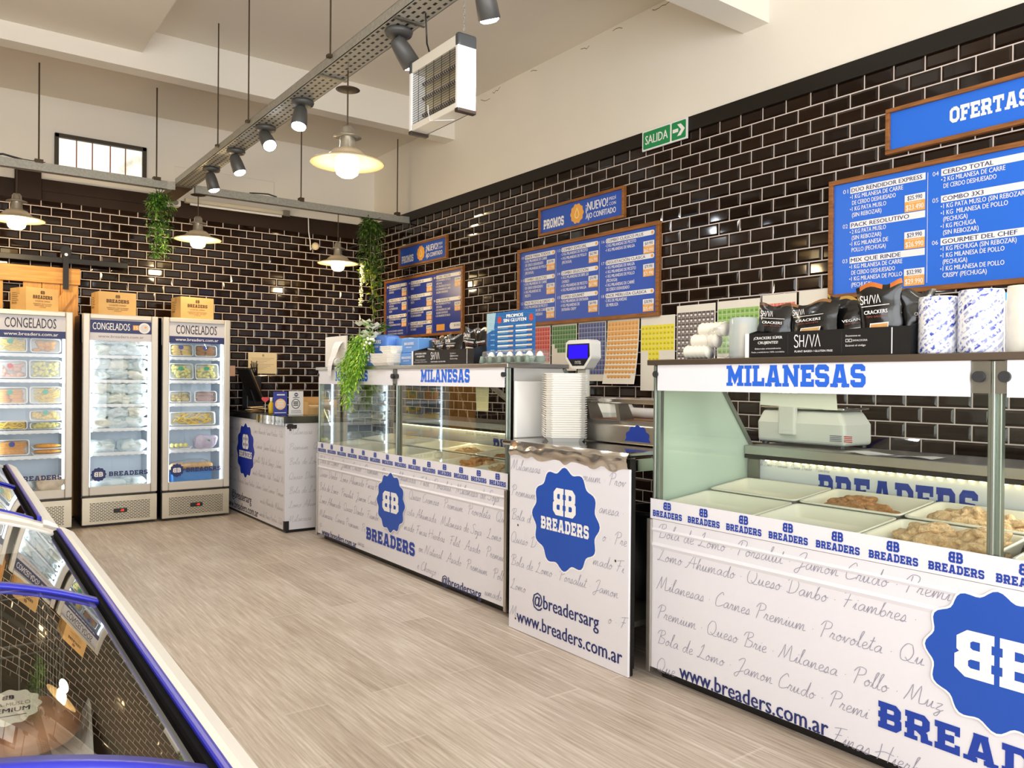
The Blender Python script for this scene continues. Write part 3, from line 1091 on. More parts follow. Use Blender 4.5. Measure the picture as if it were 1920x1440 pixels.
def pendant(x, y, ztop, zlamp, lab, disc=None, pw=14):
    """zlamp: height of the shade rim"""
    t = thing('pendant_lamp', lab, 'pendant lamp', (x, y, ztop), group='enamel pendant lamps')
    c = (x, y, zlamp)
    MB().cyl((x, y, zlamp + 0.19), (x, y, ztop), 0.0045, n=8).build('cord', RODM, t)
    if disc:
        MB().lathe([(0.0, 0.010), (0.05, 0.006), (0.066, 0.0), (0.05, -0.004), (0.0, -0.006)], (x, y, disc)).build('canopy', mat('dark_canopy', (70, 56, 40), 0.5, 0.4), t)
    MB().lathe([(0.0, 0.205), (0.022, 0.200), (0.034, 0.185), (0.036, 0.158), (0.040, 0.150)], c).build('cap', LAMPM, t)
    MB().lathe([(0.040, 0.152), (0.074, 0.140), (0.076, 0.136), (0.040, 0.134)], c).build('flange', LAMPM, t)
    MB().lathe([(0.040, 0.136), (0.042, 0.090), (0.046, 0.072)], c).build('neck', LAMPM, t)
    MB().lathe([(0.046, 0.074), (0.075, 0.064), (0.100, 0.042), (0.112, 0.026), (0.150, 0.012), (0.196, -0.002), (0.203, -0.006), (0.198, -0.010),
                (0.150, 0.004), (0.110, 0.018), (0.095, 0.034), (0.070, 0.056), (0.046, 0.066)], c, n=40).build('shade', LAMP, t)
    MB().lathe([(0.058, 0.030), (0.064, 0.020), (0.066, -0.040), (0.058, -0.066), (0.036, -0.082), (0.0, -0.086)], c).build('bulb', BULB, t)
    point_light('pendant_light', (x, y, zlamp - 0.13), pw, (1.0, 0.74, 0.40), 0.06)


pendant(1.845, 4.03, 2.998, 2.495, 'large pendant lamp with wide cream shade hanging from the cable tray beside the heater', 2.893, 13)
pendant(0.556, 7.39, 2.955, 2.555, 'pendant lamp with warm bulb near the high window, leftmost of the row over the freezers', None, 20)
pendant(1.942, 7.39, 2.955, 2.555, 'pendant lamp with warm bulb hanging beside the short green plant', 2.948, 20)
pendant(3.290, 7.39, 2.955, 2.470, 'pendant lamp with warm bulb hanging close to the long trailing plant', None, 18)

# ================================================================ quartz heater on its chain
t = thing('quartz_heater', 'white hanging quartz heater with wire grille beside the cable tray', 'heater', (1.915, 3.16, 2.66))
hx0, hx1, hy0, hy1, hz0, hz1 = 1.872, 1.965, 2.955, 3.375, 2.505, 2.835
m = MB()
m.box(hx0, hy0 + 0.012, hz0, hx1, hy1 - 0.012, hz0 + 0.03)
m.box(hx0, hy0 + 0.012, hz1 - 0.05, hx1, hy1 - 0.012, hz1)
m.box(hx1 - 0.012, hy0 + 0.012, hz0, hx1, hy1 - 0.012, hz1)
m.build('case', mat('heater_white', (226, 220, 206), 0.4), t, bevel=0.004)
for y0, y1, nm in ((hy0 - 0.012, hy0 + 0.014, 'end_panel'), (hy1 - 0.014, hy1 + 0.012, 'end_panel')):
    MB().box(hx0 - 0.002, y0, hz0 - 0.004, hx1 + 0.002, y1, hz1 - 0.045).build(nm, WHITE, t, bevel=0.006)
    MB().box(hx0 - 0.004, y0 - 0.003, hz1 - 0.055, hx1 + 0.004, y1 + 0.003, hz1 + 0.008).build('top_cap', mat('dark_grey_plastic', (64, 66, 68), 0.4), t, bevel=0.012, seg=3)
    MB().box(hx0 - 0.003, y0 - 0.002, hz0 - 0.014, hx1 + 0.003, y1 + 0.002, hz0 + 0.004).build('bottom_cap', mat('brown_plastic', (50, 36, 26), 0.4), t, bevel=0.004)
MB().box(hx1 - 0.02, hy0 + 0.014, hz0 + 0.03, hx1 - 0.013, hy1 - 0.014, hz1 - 0.05).build('reflector', mat('reflector', (204, 190, 158), 0.4, 0.3), t)
m = MB()
for k in range(22):
    z = hz0 + 0.036 + k * 0.0112
    m.cyl((hx0 + 0.006, hy0 + 0.012, z), (hx0 + 0.006, hy1 - 0.012, z), 0.0012, n=5)
for k in range(1, 6):
    y = hy0 + (hy1 - hy0) * k / 6
    m.cyl((hx0 + 0.005, y, hz0 + 0.03), (hx0 + 0.005, y, hz1 - 0.05), 0.0014, n=5)
m.build('wire_grille', DARKM, t)
for z in (hz0 + 0.075, hz0 + 0.155, hz0 + 0.225):
    m = MB().cyl((hx0 + 0.045, hy0 + 0.03, z), (hx0 + 0.045, hy1 - 0.05, z), 0.009, n=10)
    m.build('quartz_tube', mat('quartz', (96, 84, 74), 0.15), t)
    m = MB()
    for k in range(18):
        y = hy0 + 0.05 + k * 0.0175
        m.cyl((hx0 + 0.045, y, z), (hx0 + 0.045, y + 0.006, z), 0.0108, n=10, mi=0)
    m.build('coil', mat('coil', (206, 200, 196), 0.35, 0.6), t)
Art((hx0 - 0.0005, hy1 - 0.10, hz1 - 0.045), (0, -1, 0), (0, 0, 1)).rect(0.02, 0.005, 0.16, 0.04, mat('rating_plate', (208, 196, 160), 0.5), 1)
m = MB()
for k in range(9):
    z = hz1 + 0.006 + k * 0.0178
    m.tube([(1.915 + 0.004 * math.cos(a) * (k % 2), 2.965 + 0.004 * math.cos(a) * ((k + 1) % 2), z + 0.010 + 0.010 * math.sin(a)) for a in (0, PI / 3, 2 * PI / 3, PI, 4 * PI / 3, 5 * PI / 3, 2 * PI)], 0.0011, n=5)
m.build('chain', STEEL, t)
MB().tube([(1.84, 3.18, 2.998), (1.845, 3.18, 2.92), (1.86, 3.20, 2.87), (1.90, 3.24, 2.845), (1.915, 3.27, 2.834)], 0.004).build('power_cord', BLACKPL, t)
MB().tube([(1.868, 3.20, 2.585), (1.864, 3.19, 2.55), (1.868, 3.18, 2.508), (1.90, 3.12, 2.500), (1.94, 3.08, 2.5)], 0.0022).build('pull_cord', WHITE, t)

# ================================================================ exit sign
t = thing('exit_sign', 'green exit sign with white arrow on the top edge of the tiles', 'sign', (4.08, 3.76, 3.0))
MB().box(4.072, 3.552, 2.937, 4.083, 3.964, 3.078).build('panel', WHITE, t)
G = mat('exit_green', (22, 138, 78), 0.45)
a = Art((4.072, 3.964, 2.937), (0, -1, 0), (0, 0, 1))
a.rect(0.010, 0.010, 0.262, 0.131, G, 1, 0.008)
a.rect(0.276, 0.010, 0.402, 0.131, G, 1, 0.008)
a.text('SALIDA', 0.136, 0.042, 0.060, SIGNW, w=0.21, align='c', bold=0.02, layer=2)
a.poly([(0.286, 0.060), (0.335, 0.060), (0.335, 0.084), (0.286, 0.084)], SIGNW, 2)
a.poly([(0.325, 0.112), (0.358, 0.112), (0.394, 0.072), (0.360, 0.072)], SIGNW, 2)
a.poly([(0.325, 0.032), (0.360, 0.072), (0.394, 0.072), (0.358, 0.032)], SIGNW, 2)
a.build('lettering', t)
# ================================================================ printed wrap lettering
ROWS = [['Bola de Lomo', 'Porsalut', 'Jamon Crudo', 'Premium', 'Panceta Ahumada', 'Milanesa de Soja', 'Lomo Ahumado', 'Asado', 'Filet'],
        ['Lomo Ahumado', 'Queso Danbo', 'Fiambres', 'Lomo Ahumado Finas Hierbas', 'Filet', 'Asado', 'Premium', 'Queso Brie', 'Milanesa'],
        ['Milanesas', 'Carnes Premium', 'Provoleta', 'Queso Cremoso', 'Jamon Natural', 'Asado', 'Premium', 'Pollo', 'Bola de Lomo'],
        ['Premium', 'Queso Brie', 'Milanesa', 'Pollo', 'Muzzarella', 'Bife de Chorizo', 'Salame', 'Lomo Ahumado', 'Fiambres'],
        ['Bola de Lomo', 'Jamon Crudo', 'Premium', 'Panceta Ahumada', 'Filet', 'Porsalut', 'Milanesa de Soja', 'Pollo'],
        ['Queso Danbo', 'Lomo Ahumado Finas Hierbas', 'Salame', 'Queso Cremoso', 'Premium', 'Provoleta']]


def wrap_rows(a, x0, x1, zs, h, m, t=0.055, skip=(), shift=0, cond=1.0, circ=None):
    for k, z in enumerate(zs):
        s = ' . '.join(ROWS[(k + shift) % len(ROWS)] * 2)
        a.script(s, x0 + 0.01, z, h, m, t, 1, cond, xmax=x1 - 0.01, skip=skip, circ=circ)


# ================================================================ upright glass-door freezers
FRAME = mat('freezer_frame', (206, 200, 188), 0.35, 0.25)
LINER = mat('freezer_liner', (196, 206, 214), 0.5)
GRILLE = perforated_metal('freezer_grille', (196, 188, 168), 0.030, 0.0125, (0, 2), rough=0.32, metal=0.85, hole=0.30)
HDR = mat('header_grey', (214, 212, 216), 0.4)
SHELFM = mat('white_wire', (240, 244, 246), 0.35)
SHELF_Z = (1.500, 1.284, 1.070, 0.855, 0.642)


def freezer(x0, x1, yf, style, lab):
    t = thing('display_freezer', lab, 'freezer', ((x0 + x1) / 2, yf + 0.3, 0), group='upright glass-door freezers')
    zt, yb = 1.852, 8.10
    m = MB()
    yc = yf + 0.062
    m.box(x0, yc, 0.03, x0 + 0.045, yb, zt - 0.004, 0)
    m.box(x1 - 0.045, yc, 0.03, x1, yb, zt - 0.004, 0)
    m.box(x0 + 0.045, yb - 0.045, 0.03, x1 - 0.045, yb, zt - 0.004, 0)
    m.box(x0 + 0.045, yc, 1.80, x1 - 0.045, yb - 0.045, zt - 0.004, 1)
    m.box(x0 + 0.045, yc, 0.03, x1 - 0.045, yb - 0.045, 0.30, 0)
    m.box(x0, yc - 0.001, 1.60, x0 + 0.0455, yc + 0.12, zt - 0.003, 1)
    m.build('cabinet', [DNAVY, WHITEM], t)
    m = MB()
    m.box(x0 + 0.045, yb - 0.06, 0.30, x1 - 0.045, yb - 0.046, 1.80)
    m.box(x0 + 0.045, yc + 0.004, 0.30, x0 + 0.053, yb - 0.06, 1.80)
    m.box(x1 - 0.053, yc + 0.004, 0.30, x1 - 0.045, yb - 0.06, 1.80)
    m.box(x0 + 0.053, yc + 0.004, 0.30, x1 - 0.053, yb - 0.06, 0.312)
    m.box(x0 + 0.053, yc + 0.004, 1.79, x1 - 0.053, yb - 0.06, 1.80)
    for k in range(1, 4):
        xx = x0 + (x1 - x0) * k / 4
        m.box(xx - 0.003, yb - 0.062, 0.31, xx + 0.003, yb - 0.06, 1.79)
    m.build('liner', LINER, t)
    # door: four frame members, pane, header and stickers
    d0, fw = 0.275, 0.055
    m = MB()
    m.box(x0, yf, d0, x0 + fw, yf + 0.05, zt)
    m.box(x1 - fw, yf, d0, x1, yf + 0.05, zt)
    m.box(x0 + fw, yf, zt - 0.045, x1 - fw, yf + 0.05, zt)
    m.box(x0 + fw, yf, d0, x1 - fw, yf + 0.05, d0 + 0.075)
    door = m.build('door', FRAME, t, bevel=0.008)
    MB().box(x0 + fw - 0.005, yf + 0.02, d0 + 0.07, x1 - fw + 0.005, yf + 0.026, zt - 0.04).build('door_pane', GLASSD, door)
    MB().box(x0 + 0.02, yf + 0.045, d0 - 0.02, x1 - 0.02, yf + 0.06, d0).build('door_seal', BLACKPL, door)
    w = x1 - x0 - 2 * fw
    MB().box(x0 + fw, yf + 0.012, 1.622, x1 - fw, yf + 0.019, zt - 0.045).build('header', HDR, door)
    a = Art((x0 + fw, yf + 0.0115, 0), (1, 0, 0), (0, 0, 1))
    if style == 1:
        a.rect(0, 1.622, w, 1.683, NAVY, 1)
        a.text('CONGELADOS', w / 2 - 0.005, 1.706, 0.080, INK, w=w * 0.74, align='c', bold=0.012)
        a.text('www.breaders.com.ar', w / 2, 1.642, 0.026, SIGNW, w=w * 0.78, align='c', bold=0.012)
    else:
        a.rect(0, 1.690, w, 1.800, NAVY, 1)
        a.text('CONGELADOS', 0.02, 1.716, 0.060, SIGNW, w=w * 0.60, bold=0.015)
        a.rect(w * 0.69, 1.722, w * 0.79, 1.765, ORANGE, 2)
        a.text('15', w * 0.74, 1.730, 0.026, SIGNW, w=0.028, align='c', layer=3, bold=0.02)
        a.fan([(w * 0.88 + 0.048 * math.cos(q * PI / 12), 1.742 + 0.048 * math.sin(q * PI / 12)) for q in range(24)], SIGNW, 2)
        a.fan([(w * 0.88 + 0.034 * math.cos(q * PI / 12), 1.742 + 0.034 * math.sin(q * PI / 12)) for q in range(24)], HDR, 3)
        a.fan([(w * 0.90 + 0.010 * math.cos(q * PI / 6), 1.750 + 0.010 * math.sin(q * PI / 6)) for q in range(12)], ORANGE, 4)
        a.text('www.breaders.com.ar', w / 2, 1.648, 0.024, mat('grey_print', (128, 124, 140), 0.5), w=w * 0.74, align='c')
    a.build('header_lettering', door)
    a = Art((x0 + fw, yf + 0.0192, 0), (1, 0, 0), (0, 0, 1))
    a.badge(0.075, 0.455, 0.058, NAVY, SIGNW, name=False, layer=1)
    a.build('badge', door)
    a = Art((x0 + fw, yf + 0.0192, 0), (1, 0, 0), (0, 0, 1))
    a.slab('BREADERS', 0.155, 0.435, 0.040, NAVY, w=w - 0.175, layer=1)
    a.build('pane_lettering', door)
    # louvred base
    m = MB().box(x0, yf + 0.004, 0.022, x1, yf + 0.05, 0.258)
    m.build('base_panel', mat('base_panel_steel', (200, 192, 172), 0.3, 0.85, var=0.06, vscale=6), t, bevel=0.004)
    MB().box(x0 + 0.06, yf + 0.001, 0.045, x1 - 0.06, yf + 0.004, 0.215).build('grille', GRILLE, t)
    xc = (x0 + x1) / 2
    c = MB().box(xc - 0.055, yf - 0.006, 0.112, xc + 0.055, yf + 0.001, 0.150).build('controller', BLACKPL, t, bevel=0.004)
    a = Art((xc - 0.055, yf - 0.0062, 0.112), (1, 0, 0), (0, 0, 1))
    red = emitter('red_digits', (255, 60, 30), 2.2)
    a.text('-18', 0.066, 0.011, 0.018, red, w=0.03, align='c', bold=0.03)
    a.build('digits', c)
    for xx in (x0 + 0.05, x1 - 0.05):
        for yy in (yf + 0.12, yb - 0.08):
            MB().cyl((xx, yy, 0.0), (xx, yy, 0.032), 0.02, n=10).build('foot', BLACKPL, t)
    MB().box(x0 + 0.02, yf + 0.05, 0.006, x1 - 0.02, yf + 0.065, 0.03).build('plinth', BLACKPL, t)
    for z in SHELF_Z:
        m = MB()
        n = 14
        for k in range(n + 1):
            xx = x0 + 0.056 + (x1 - x0 - 0.112) * k / n
            m.box(xx - 0.002, yf + 0.09, z - 0.008, xx + 0.002, yb - 0.065, z - 0.003)
        m.box(x0 + 0.054, yf + 0.085, z - 0.030, x1 - 0.054, yf + 0.091, z - 0.004)
        m.box(x0 + 0.054, yb - 0.075, z - 0.012, x1 - 0.054, yb - 0.065, z - 0.004)
        for k in range(9):
            xx = x0 + 0.08 + (x1 - x0 - 0.16) * k / 8
            m.box(xx - 0.012, yf + 0.082, z - 0.034, xx + 0.012, yf + 0.086, z - 0.014)
        m.build('shelf', SHELFM, t)
    for xx, s in ((x0 + 0.062, 1), (x1 - 0.062, -1)):
        MB().box(xx - 0.008, yf + 0.066, 0.34, xx + 0.008, yf + 0.080, 1.76).build('led_strip', LEDW, t)
        area_light('freezer_led', (xx + s * 0.01, yf + 0.083, 1.05), (xx + s * 0.16, yf + 0.36, 1.05), 0.02, 1.4, 0.42 if style == 1 else 0.75, (0.92, 0.97, 1.0))
    return t


FZ = [(0.38, 0.985, 7.60), (1.062, 1.665, 7.62), (1.702, 2.300, 7.60)]
freezer(*FZ[0], 1, 'upright glass-door freezer of pasta trays at far left, partly behind the chest freezer')
freezer(*FZ[1], 2, 'upright glass-door freezer packed with frosty white bags under a blue header')
freezer(*FZ[2], 1, 'upright glass-door freezer with grey header next to the wrapped corner desk')

# ---------------------------------------------------------------- frozen food on the shelves
PASTA = mat('egg_pasta', (240, 208, 76), 0.5, var=0.15, vscale=30)
GNOC = mat('gnocchi', (230, 224, 140), 0.55, var=0.08, vscale=40)
GOLD = mat('golden_crumb', (226, 160, 62), 0.7, var=0.18, vscale=50)
BROWNF = mat('brown_crumb', (176, 120, 58), 0.7, var=0.16, vscale=50)
OLIVE = mat('olive_filling', (166, 148, 66), 0.6, var=0.2, vscale=40)
PINKF = mat('pink_ravioli', (232, 184, 160), 0.5, var=0.1, vscale=30)
MEATG = mat('grey_meat', (168, 134, 128), 0.5, var=0.15, vscale=25)
LILAC = mat('lilac_bag', (196, 188, 208), 0.4, var=0.1, vscale=30)
FROST = mat('frosted_bag', (216, 230, 232), 0.28, var=0.07, vscale=14, coat=0.3)
FROST2 = mat('frosted_bag_cream', (226, 230, 218), 0.3, var=0.07, vscale=14, coat=0.3)
STGREEN = mat('green_sticker', (60, 160, 120), 0.5)
STBLUE = mat('blue_sticker', (58, 70, 150), 0.5)
STRED = mat('red_sticker', (214, 84, 92), 0.5)


def fill(m, kind, w, h, d, r):
    if kind == 'balls':
        for i in range(46):
            m.ball((r.uniform(-w / 2 + .02, w / 2 - .02), r.uniform(-d * .3, d * .2), r.uniform(.02, h * .88)), .017, .017, .015, 8, 6)
    elif kind == 'ribbon':
        for i in range(34):
            x = r.uniform(-w / 2 + .02, w / 2 - .06)
            z = r.uniform(.015, h * .85)
            y = r.uniform(-d * .35, d * .1)
            L = r.uniform(.05, .12)
            k = r.uniform(-.4, .6)
            p = [(min(w / 2 - .01, x + L * s / 5), y + .006 * math.sin(s), z + k * L * s / 5 + .010 * math.sin(s * 1.4 + i)) for s in range(6)]
            p = [(a, b, min(max(c, .012), h * .9)) for a, b, c in p]
            m.tube(p, .0065, 5)
    elif kind == 'slabs':
        for i in range(6):
            m.ball((r.uniform(-.012, .012), r.uniform(-.008, .004), .018 + i * h * .13), w * .44, d * .40, .013, 16, 7, rough=.22, freq=18, seed=r.random() * 9, sq=.7)
    elif kind == 'sticks':
        for i in range(12):
            z = .016 + (i % 6) * h * .135
            x = -w * .22 if i < 6 else w * .22
            m.ball((x + r.uniform(-.01, .01), r.uniform(-.01, 0), z), w * .22, d * .36, .012, 10, 6, rough=.2, freq=20, seed=r.random() * 9, sq=.7)
    elif kind == 'lumps':
        for i in range(16):
            m.ball((r.uniform(-w / 2 + .03, w / 2 - .03), r.uniform(-d * .25, d * .1), r.uniform(.02, h * .78)), r.uniform(.02, .032), .02, r.uniform(.015, .024), 10, 7, rough=.3, freq=22, seed=r.random() * 9)


def pack(x, y, z, w, h, d, kind, m, lab, tilt=0.16, sticker=None, flat=False, name='food_tray', cat='food tray', seed=0):
    """clear clamshell of frozen food leaning on a shelf; flat lays it down"""
    r = random.Random(seed + int(x * 1000) + int(z * 977))
    t = thing(name, lab, cat, (x, y, z), group='packed food in the upright freezers')
    t.rotation_euler = (-tilt, 0, r.uniform(-.06, .06))
    c = MB()
    fill(c, kind, w * .9, h, d, r)
    c.build('contents', m, t, world=False)
    b = MB()
    q = []
    cr = .02
    for cx, cz, a0 in ((w / 2 - cr, h - cr, 0), (-w / 2 + cr, h - cr, 90), (-w / 2 + cr, cr, 180), (w / 2 - cr, cr, 270)):
        q += [(cx + cr * math.cos(math.radians(a0 + 30 * k)), cz + cr * math.sin(math.radians(a0 + 30 * k))) for k in range(4)]
    n = len(q)
    rim = [((a) * 1.0, -d / 2, c_) for a, c_ in q]
    back = [(a * .9, d / 2, h / 2 + (c_ - h / 2) * .86) for a, c_ in q]
    b.add(rim + back, [(i, (i + 1) % n, n + (i + 1) % n, n + i) for i in range(n)] + [tuple(range(2 * n - 1, n - 1, -1))], 0)
    b.build('tray', mat('tray_clear_white', (228, 234, 232), 0.25, coat=0.3), t, world=False)
    fr = MB().add(rim + [(a * .93, -d / 2 - .001, h / 2 + (c_ - h / 2) * .9) for a, _, c_ in rim], [(i, (i + 1) % n, n + (i + 1) % n, n + i) for i in range(n)], 0)
    fr.add([(p[0], p[1] - .002, p[2]) for p in rim], [tuple(range(n))], 1)
    fr.build('film', [WHITE, FILM], t, world=False)
    if sticker is not None:
        a = Art((-.02, -d / 2 - .004, h * .50), (1, 0, 0), (0, 0, 1))
        a.fan([(.016 + .022 * math.cos(q_ * PI / 8), .026 + .022 * math.sin(q_ * PI / 8)) for q_ in range(16)], sticker, 1)
        a.build('sticker', t, world=False)
    return t


def bag(x, y, z, rx, ry, rz, m, lab, name='food_bag', rough=0.34, seed=0, group='packed food in the upright freezers', label_m=None):
    t = thing(name, lab, 'food bag', (x, y, z), group=group)
    MB().ball((0, 0, rz * .92), rx * 1.04, ry, rz, 40, 26, rough=rough * 1.25, freq=17 / max(.5, rx * 9), seed=seed + x * 7 + z * 3, sq=.66).build('bag', m, t, world=False)
    k = MB()
    for i in range(3):
        a = rnd.uniform(0, 2 * PI)
        k.ball((rx * .6 * math.cos(a), -ry * .7, rz * 1.3 + rnd.uniform(-.03, .01)), rx * .42, ry * .3, rz * .42, 20, 12, rough=.8, freq=26, seed=seed + i)
    k.build('bag_neck', m, t, world=False)
    if label_m:
        a = Art((-.02, -ry * 1.03, rz * .7), (1, 0, 0), (0, 0, 1))
        a.rect(0, 0, .05, .035, label_m, 1)
        a.build('sticker', t, world=False)
    return t


x0, x1, yf = FZ[0]
L = 'in the barn-door freezer'
ya = yf + 0.128
pack(0.545, ya, 1.500, .235, .125, .07, 'ribbon', PASTA, 'tray of yellow pasta with green sticker, top shelf left ' + L, sticker=STGREEN)
pack(0.795, ya, 1.500, .225, .120, .07, 'lumps', GOLD, 'tray of golden filled pasta, top shelf right ' + L)
pack(0.545, ya, 1.284, .235, .150, .07, 'lumps', PINKF, 'tray of pale pink filled pasta with red sticker ' + L, sticker=STRED)
pack(0.795, ya, 1.284, .240, .155, .07, 'balls', GNOC, 'tray of round gnocchi, second shelf right ' + L)
pack(0.545, ya, 1.070, .245, .140, .07, 'sticks', GOLD, 'tray of breaded sticks with green sticker, third shelf ' + L, sticker=STGREEN)
pack(0.800, ya, 1.070, .240, .145, .07, 'ribbon', PASTA, 'tray of yellow noodles with green sticker, third shelf right ' + L, sticker=STGREEN)
pack(0.545, ya, 0.855, .245, .075, .07, 'ribbon', PASTA, 'low half-empty tray of yellow noodles, fourth shelf left ' + L, sticker=None)
pack(0.800, ya, 0.855, .240, .055, .07, 'balls', GNOC, 'lower gnocchi tray of two stacked ' + L)
pack(0.800, ya, 0.925, .240, .085, .07, 'balls', PASTA, 'upper gnocchi tray of two stacked, green sticker, ' + L, sticker=STGREEN)
pack(0.560, ya, 0.642, .245, .130, .07, 'slabs', GOLD, 'tray of orange breaded cutlets with blue sticker ' + L, sticker=STBLUE)
for k, zz in ((0, 0.642), (1, 0.690)):
    t = thing('foam_tray', ('upper' if k else 'lower') + ' white foam tray of breaded cutlets ' + L, 'food tray', (0.815, ya, zz), group='packed food in the upright freezers')
    MB().prism([(-.105, 0.0), (.105, 0.0), (.125, .026), (.120, .026), (.102, .006), (-.102, .006), (-.120, .026), (-.125, .026)], -.06, .06, 1).build('tray', WHITE, t, world=False)
    m = MB()
    m.ball((0, 0, .026), .10, .05, .018, 16, 8, rough=.25, freq=20, seed=k)
    m.build('contents', GOLD, t, world=False)
bag(0.62, ya, 0.312, .085, .07, .075, FROST, 'crumpled white and blue bag at the bottom ' + L, seed=2, label_m=BLUEB)
bag(0.835, ya, 0.312, .105, .08, .078, mat('bread_bag', (226, 206, 176), 0.4, var=.12, vscale=20), 'bag of pale bread rolls at the bottom right ' + L, seed=5)

x0, x1, yf = FZ[2]
L = 'in the freezer beside the desk'
ya = yf + 0.128
pack(1.885, ya, 1.500, .210, .110, .07, 'sticks', mat('pale_sticks', (226, 196, 110), .6, var=.1, vscale=40), 'tray of pale breaded sticks with blue sticker, top shelf ' + L, sticker=STBLUE)
pack(2.105, ya, 1.500, .200, .105, .07, 'sticks', BROWNF, 'tray of brown breaded sticks with blue sticker, top shelf ' + L, sticker=STBLUE)
pack(1.885, ya, 1.284, .215, .150, .07, 'balls', GNOC, 'tray of gnocchi with green sticker, second shelf left ' + L, sticker=STGREEN)
pack(2.115, ya, 1.284, .215, .150, .07, 'balls', GNOC, 'tray of gnocchi with green sticker, second shelf right ' + L, sticker=STGREEN, seed=4)
pack(1.875, ya, 1.070, .195, .105, .07, 'lumps', OLIVE, 'tray of olive coloured filled pasta on the third shelf ' + L)
pack(2.105, ya, 1.070, .205, .105, .07, 'slabs', MEATG, 'clear tray of dark pink meat on the third shelf ' + L)
pack(1.985, ya, 0.855, .420, .125, .08, 'ribbon', PASTA, 'wide clear tray of mixed yellow pasta, fourth shelf ' + L)
t = thing('foam_tray', 'small foam tray of pale dough balls ' + L, 'food tray', (1.87, ya, 0.642), group='packed food in the upright freezers')
MB().prism([(-.09, 0.0), (.09, 0.0), (.11, .024), (.105, .024), (.088, .006), (-.088, .006), (-.105, .024), (-.11, .024)], -.06, .06, 1).build('tray', WHITE, t, world=False)
m = MB()
for k in range(4):
    m.ball((-.06 + .04 * k, -.01, .034), .022, .022, .02, 10, 7)
m.build('contents', GNOC, t, world=False)
bag(2.105, ya, 0.642, .10, .06, .065, LILAC, 'lilac grey frozen bag with green sticker ' + L, rough=.2, seed=3, label_m=STGREEN)
t = thing('bread_carton', 'blue carton with bagged buns at the bottom ' + L, 'carton', (1.99, ya, 0.312), group='packed food in the upright freezers')
MB().box(-.18, -.07, 0, .16, .08, .135).build('carton', mat('carton_blue', (74, 142, 214), .45), t, world=False, bevel=.004)
m = MB()
for k in range(6):
    m.ball((-.16 + .06 * k, -.02 + .02 * (k % 2), .165), .05, .05, .036, 14, 9, rough=.08, freq=20, seed=k)
m.build('buns', mat('bun', (222, 178, 112), .6, var=.12, vscale=20), t, world=False)
MB().ball((-.02, 0, .165), .20, .075, .062, 24, 14, rough=.2, freq=16, seed=1, sq=.75).build('bag', FILM, t, world=False)

x0, x1, yf = FZ[1]
L = 'in the blue-header freezer'
NAMES = ['top', 'second', 'third', 'fourth', 'fifth']
for s, z in enumerate(SHELF_Z):
    spots_ = [(-.16, .0), (.0, .01), (.155, .0)] if s < 4 else [(-.13, 0), (.12, 0)]
    lev = 2 if s < 4 else 1
    for lv in range(lev):
        for k, (dx, dy) in enumerate(spots_):
            hh = .048 if lev == 2 else .052
            where = (['left', 'middle', 'right'] if len(spots_) == 3 else ['left', 'right'])[k]
            bag((x0 + x1) / 2 + dx, yf + .17 + dy, z + lv * .088, .088 if len(spots_) == 3 else .11, .075, hh,
                FROST if (s + k + lv) % 3 else FROST2,
                f'frosty white bag, {("upper " if lv else "lower ") if lev == 2 else ""}{where} on the {NAMES[s]} shelf {L}', seed=s * 10 + k + lv * 3)
bag((x0 + x1) / 2 - .08, yf + .19, 0.312, .13, .08, .045, FROST, 'flat frosty bag lying left on the floor ' + L, seed=31)
bag((x0 + x1) / 2 + .14, yf + .20, 0.312, .09, .08, .050, FROST, 'flat frosty bag lying right on the floor ' + L, seed=37)

# ---------------------------------------------------------------- printed cartons on top


def carton(x, y, rz, w, h, d, lab):
    t = thing('cardboard_box', lab, 'box', (x, y, 1.852), rz, group='printed cardboard boxes on the upright freezers')
    MB().box(-w / 2, -d / 2, 0, w / 2, d / 2, h).build('box', CARD, t, world=False, bevel=.003)
    m = MB().box(-w / 2 + .002, -.028, h, w / 2 - .002, .028, h + .0012)
    m.box(-w / 2 - .0012, -.028, h * .72, -w / 2, .028, h)
    m.build('tape', mat('packing_tape', (196, 160, 104), .25), t, world=False)
    a = Art((0, -d / 2, 0), (1, 0, 0), (0, 0, 1))
    a.polys(monogram(), 0, h * .74, h * .14, h * .14, CARDI, 1)
    a.slab('BREADERS', 0, h * .53, h * .15, CARDI, w=w * .60, align='c', layer=1)
    a.text('A SCHNITZEL COMPANY', 0, h * .40, h * .06, CARDI, w=w * .46, align='c', layer=1)
    a.text('ELABORACION Y VENTA DE MILANESAS', 0, h * .29, h * .045, CARDI, w=w * .58, align='c', layer=1)
    a.text('PREMIUM CARNES - PESCADOS', 0, h * .22, h * .045, CARDI, w=w * .52, align='c', layer=1)
    a.text('Y POLLOS', 0, h * .15, h * .045, CARDI, w=w * .2, align='c', layer=1)
    a.build('print', t, world=False)
    b = Art((-w / 2, d / 2, 0), (0, -1, 0), (0, 0, 1))
    b.text('BREADERS', d * .12, h * .30, h * .10, CARDI, w=d * .3, layer=1)
    for k in range(5):
        b.rect(d * .12, h * (.45 + .08 * k), d * (.5 - .05 * (k % 2)), h * (.47 + .08 * k), CARDI, 1)
    b.build('side_print', t, world=False)


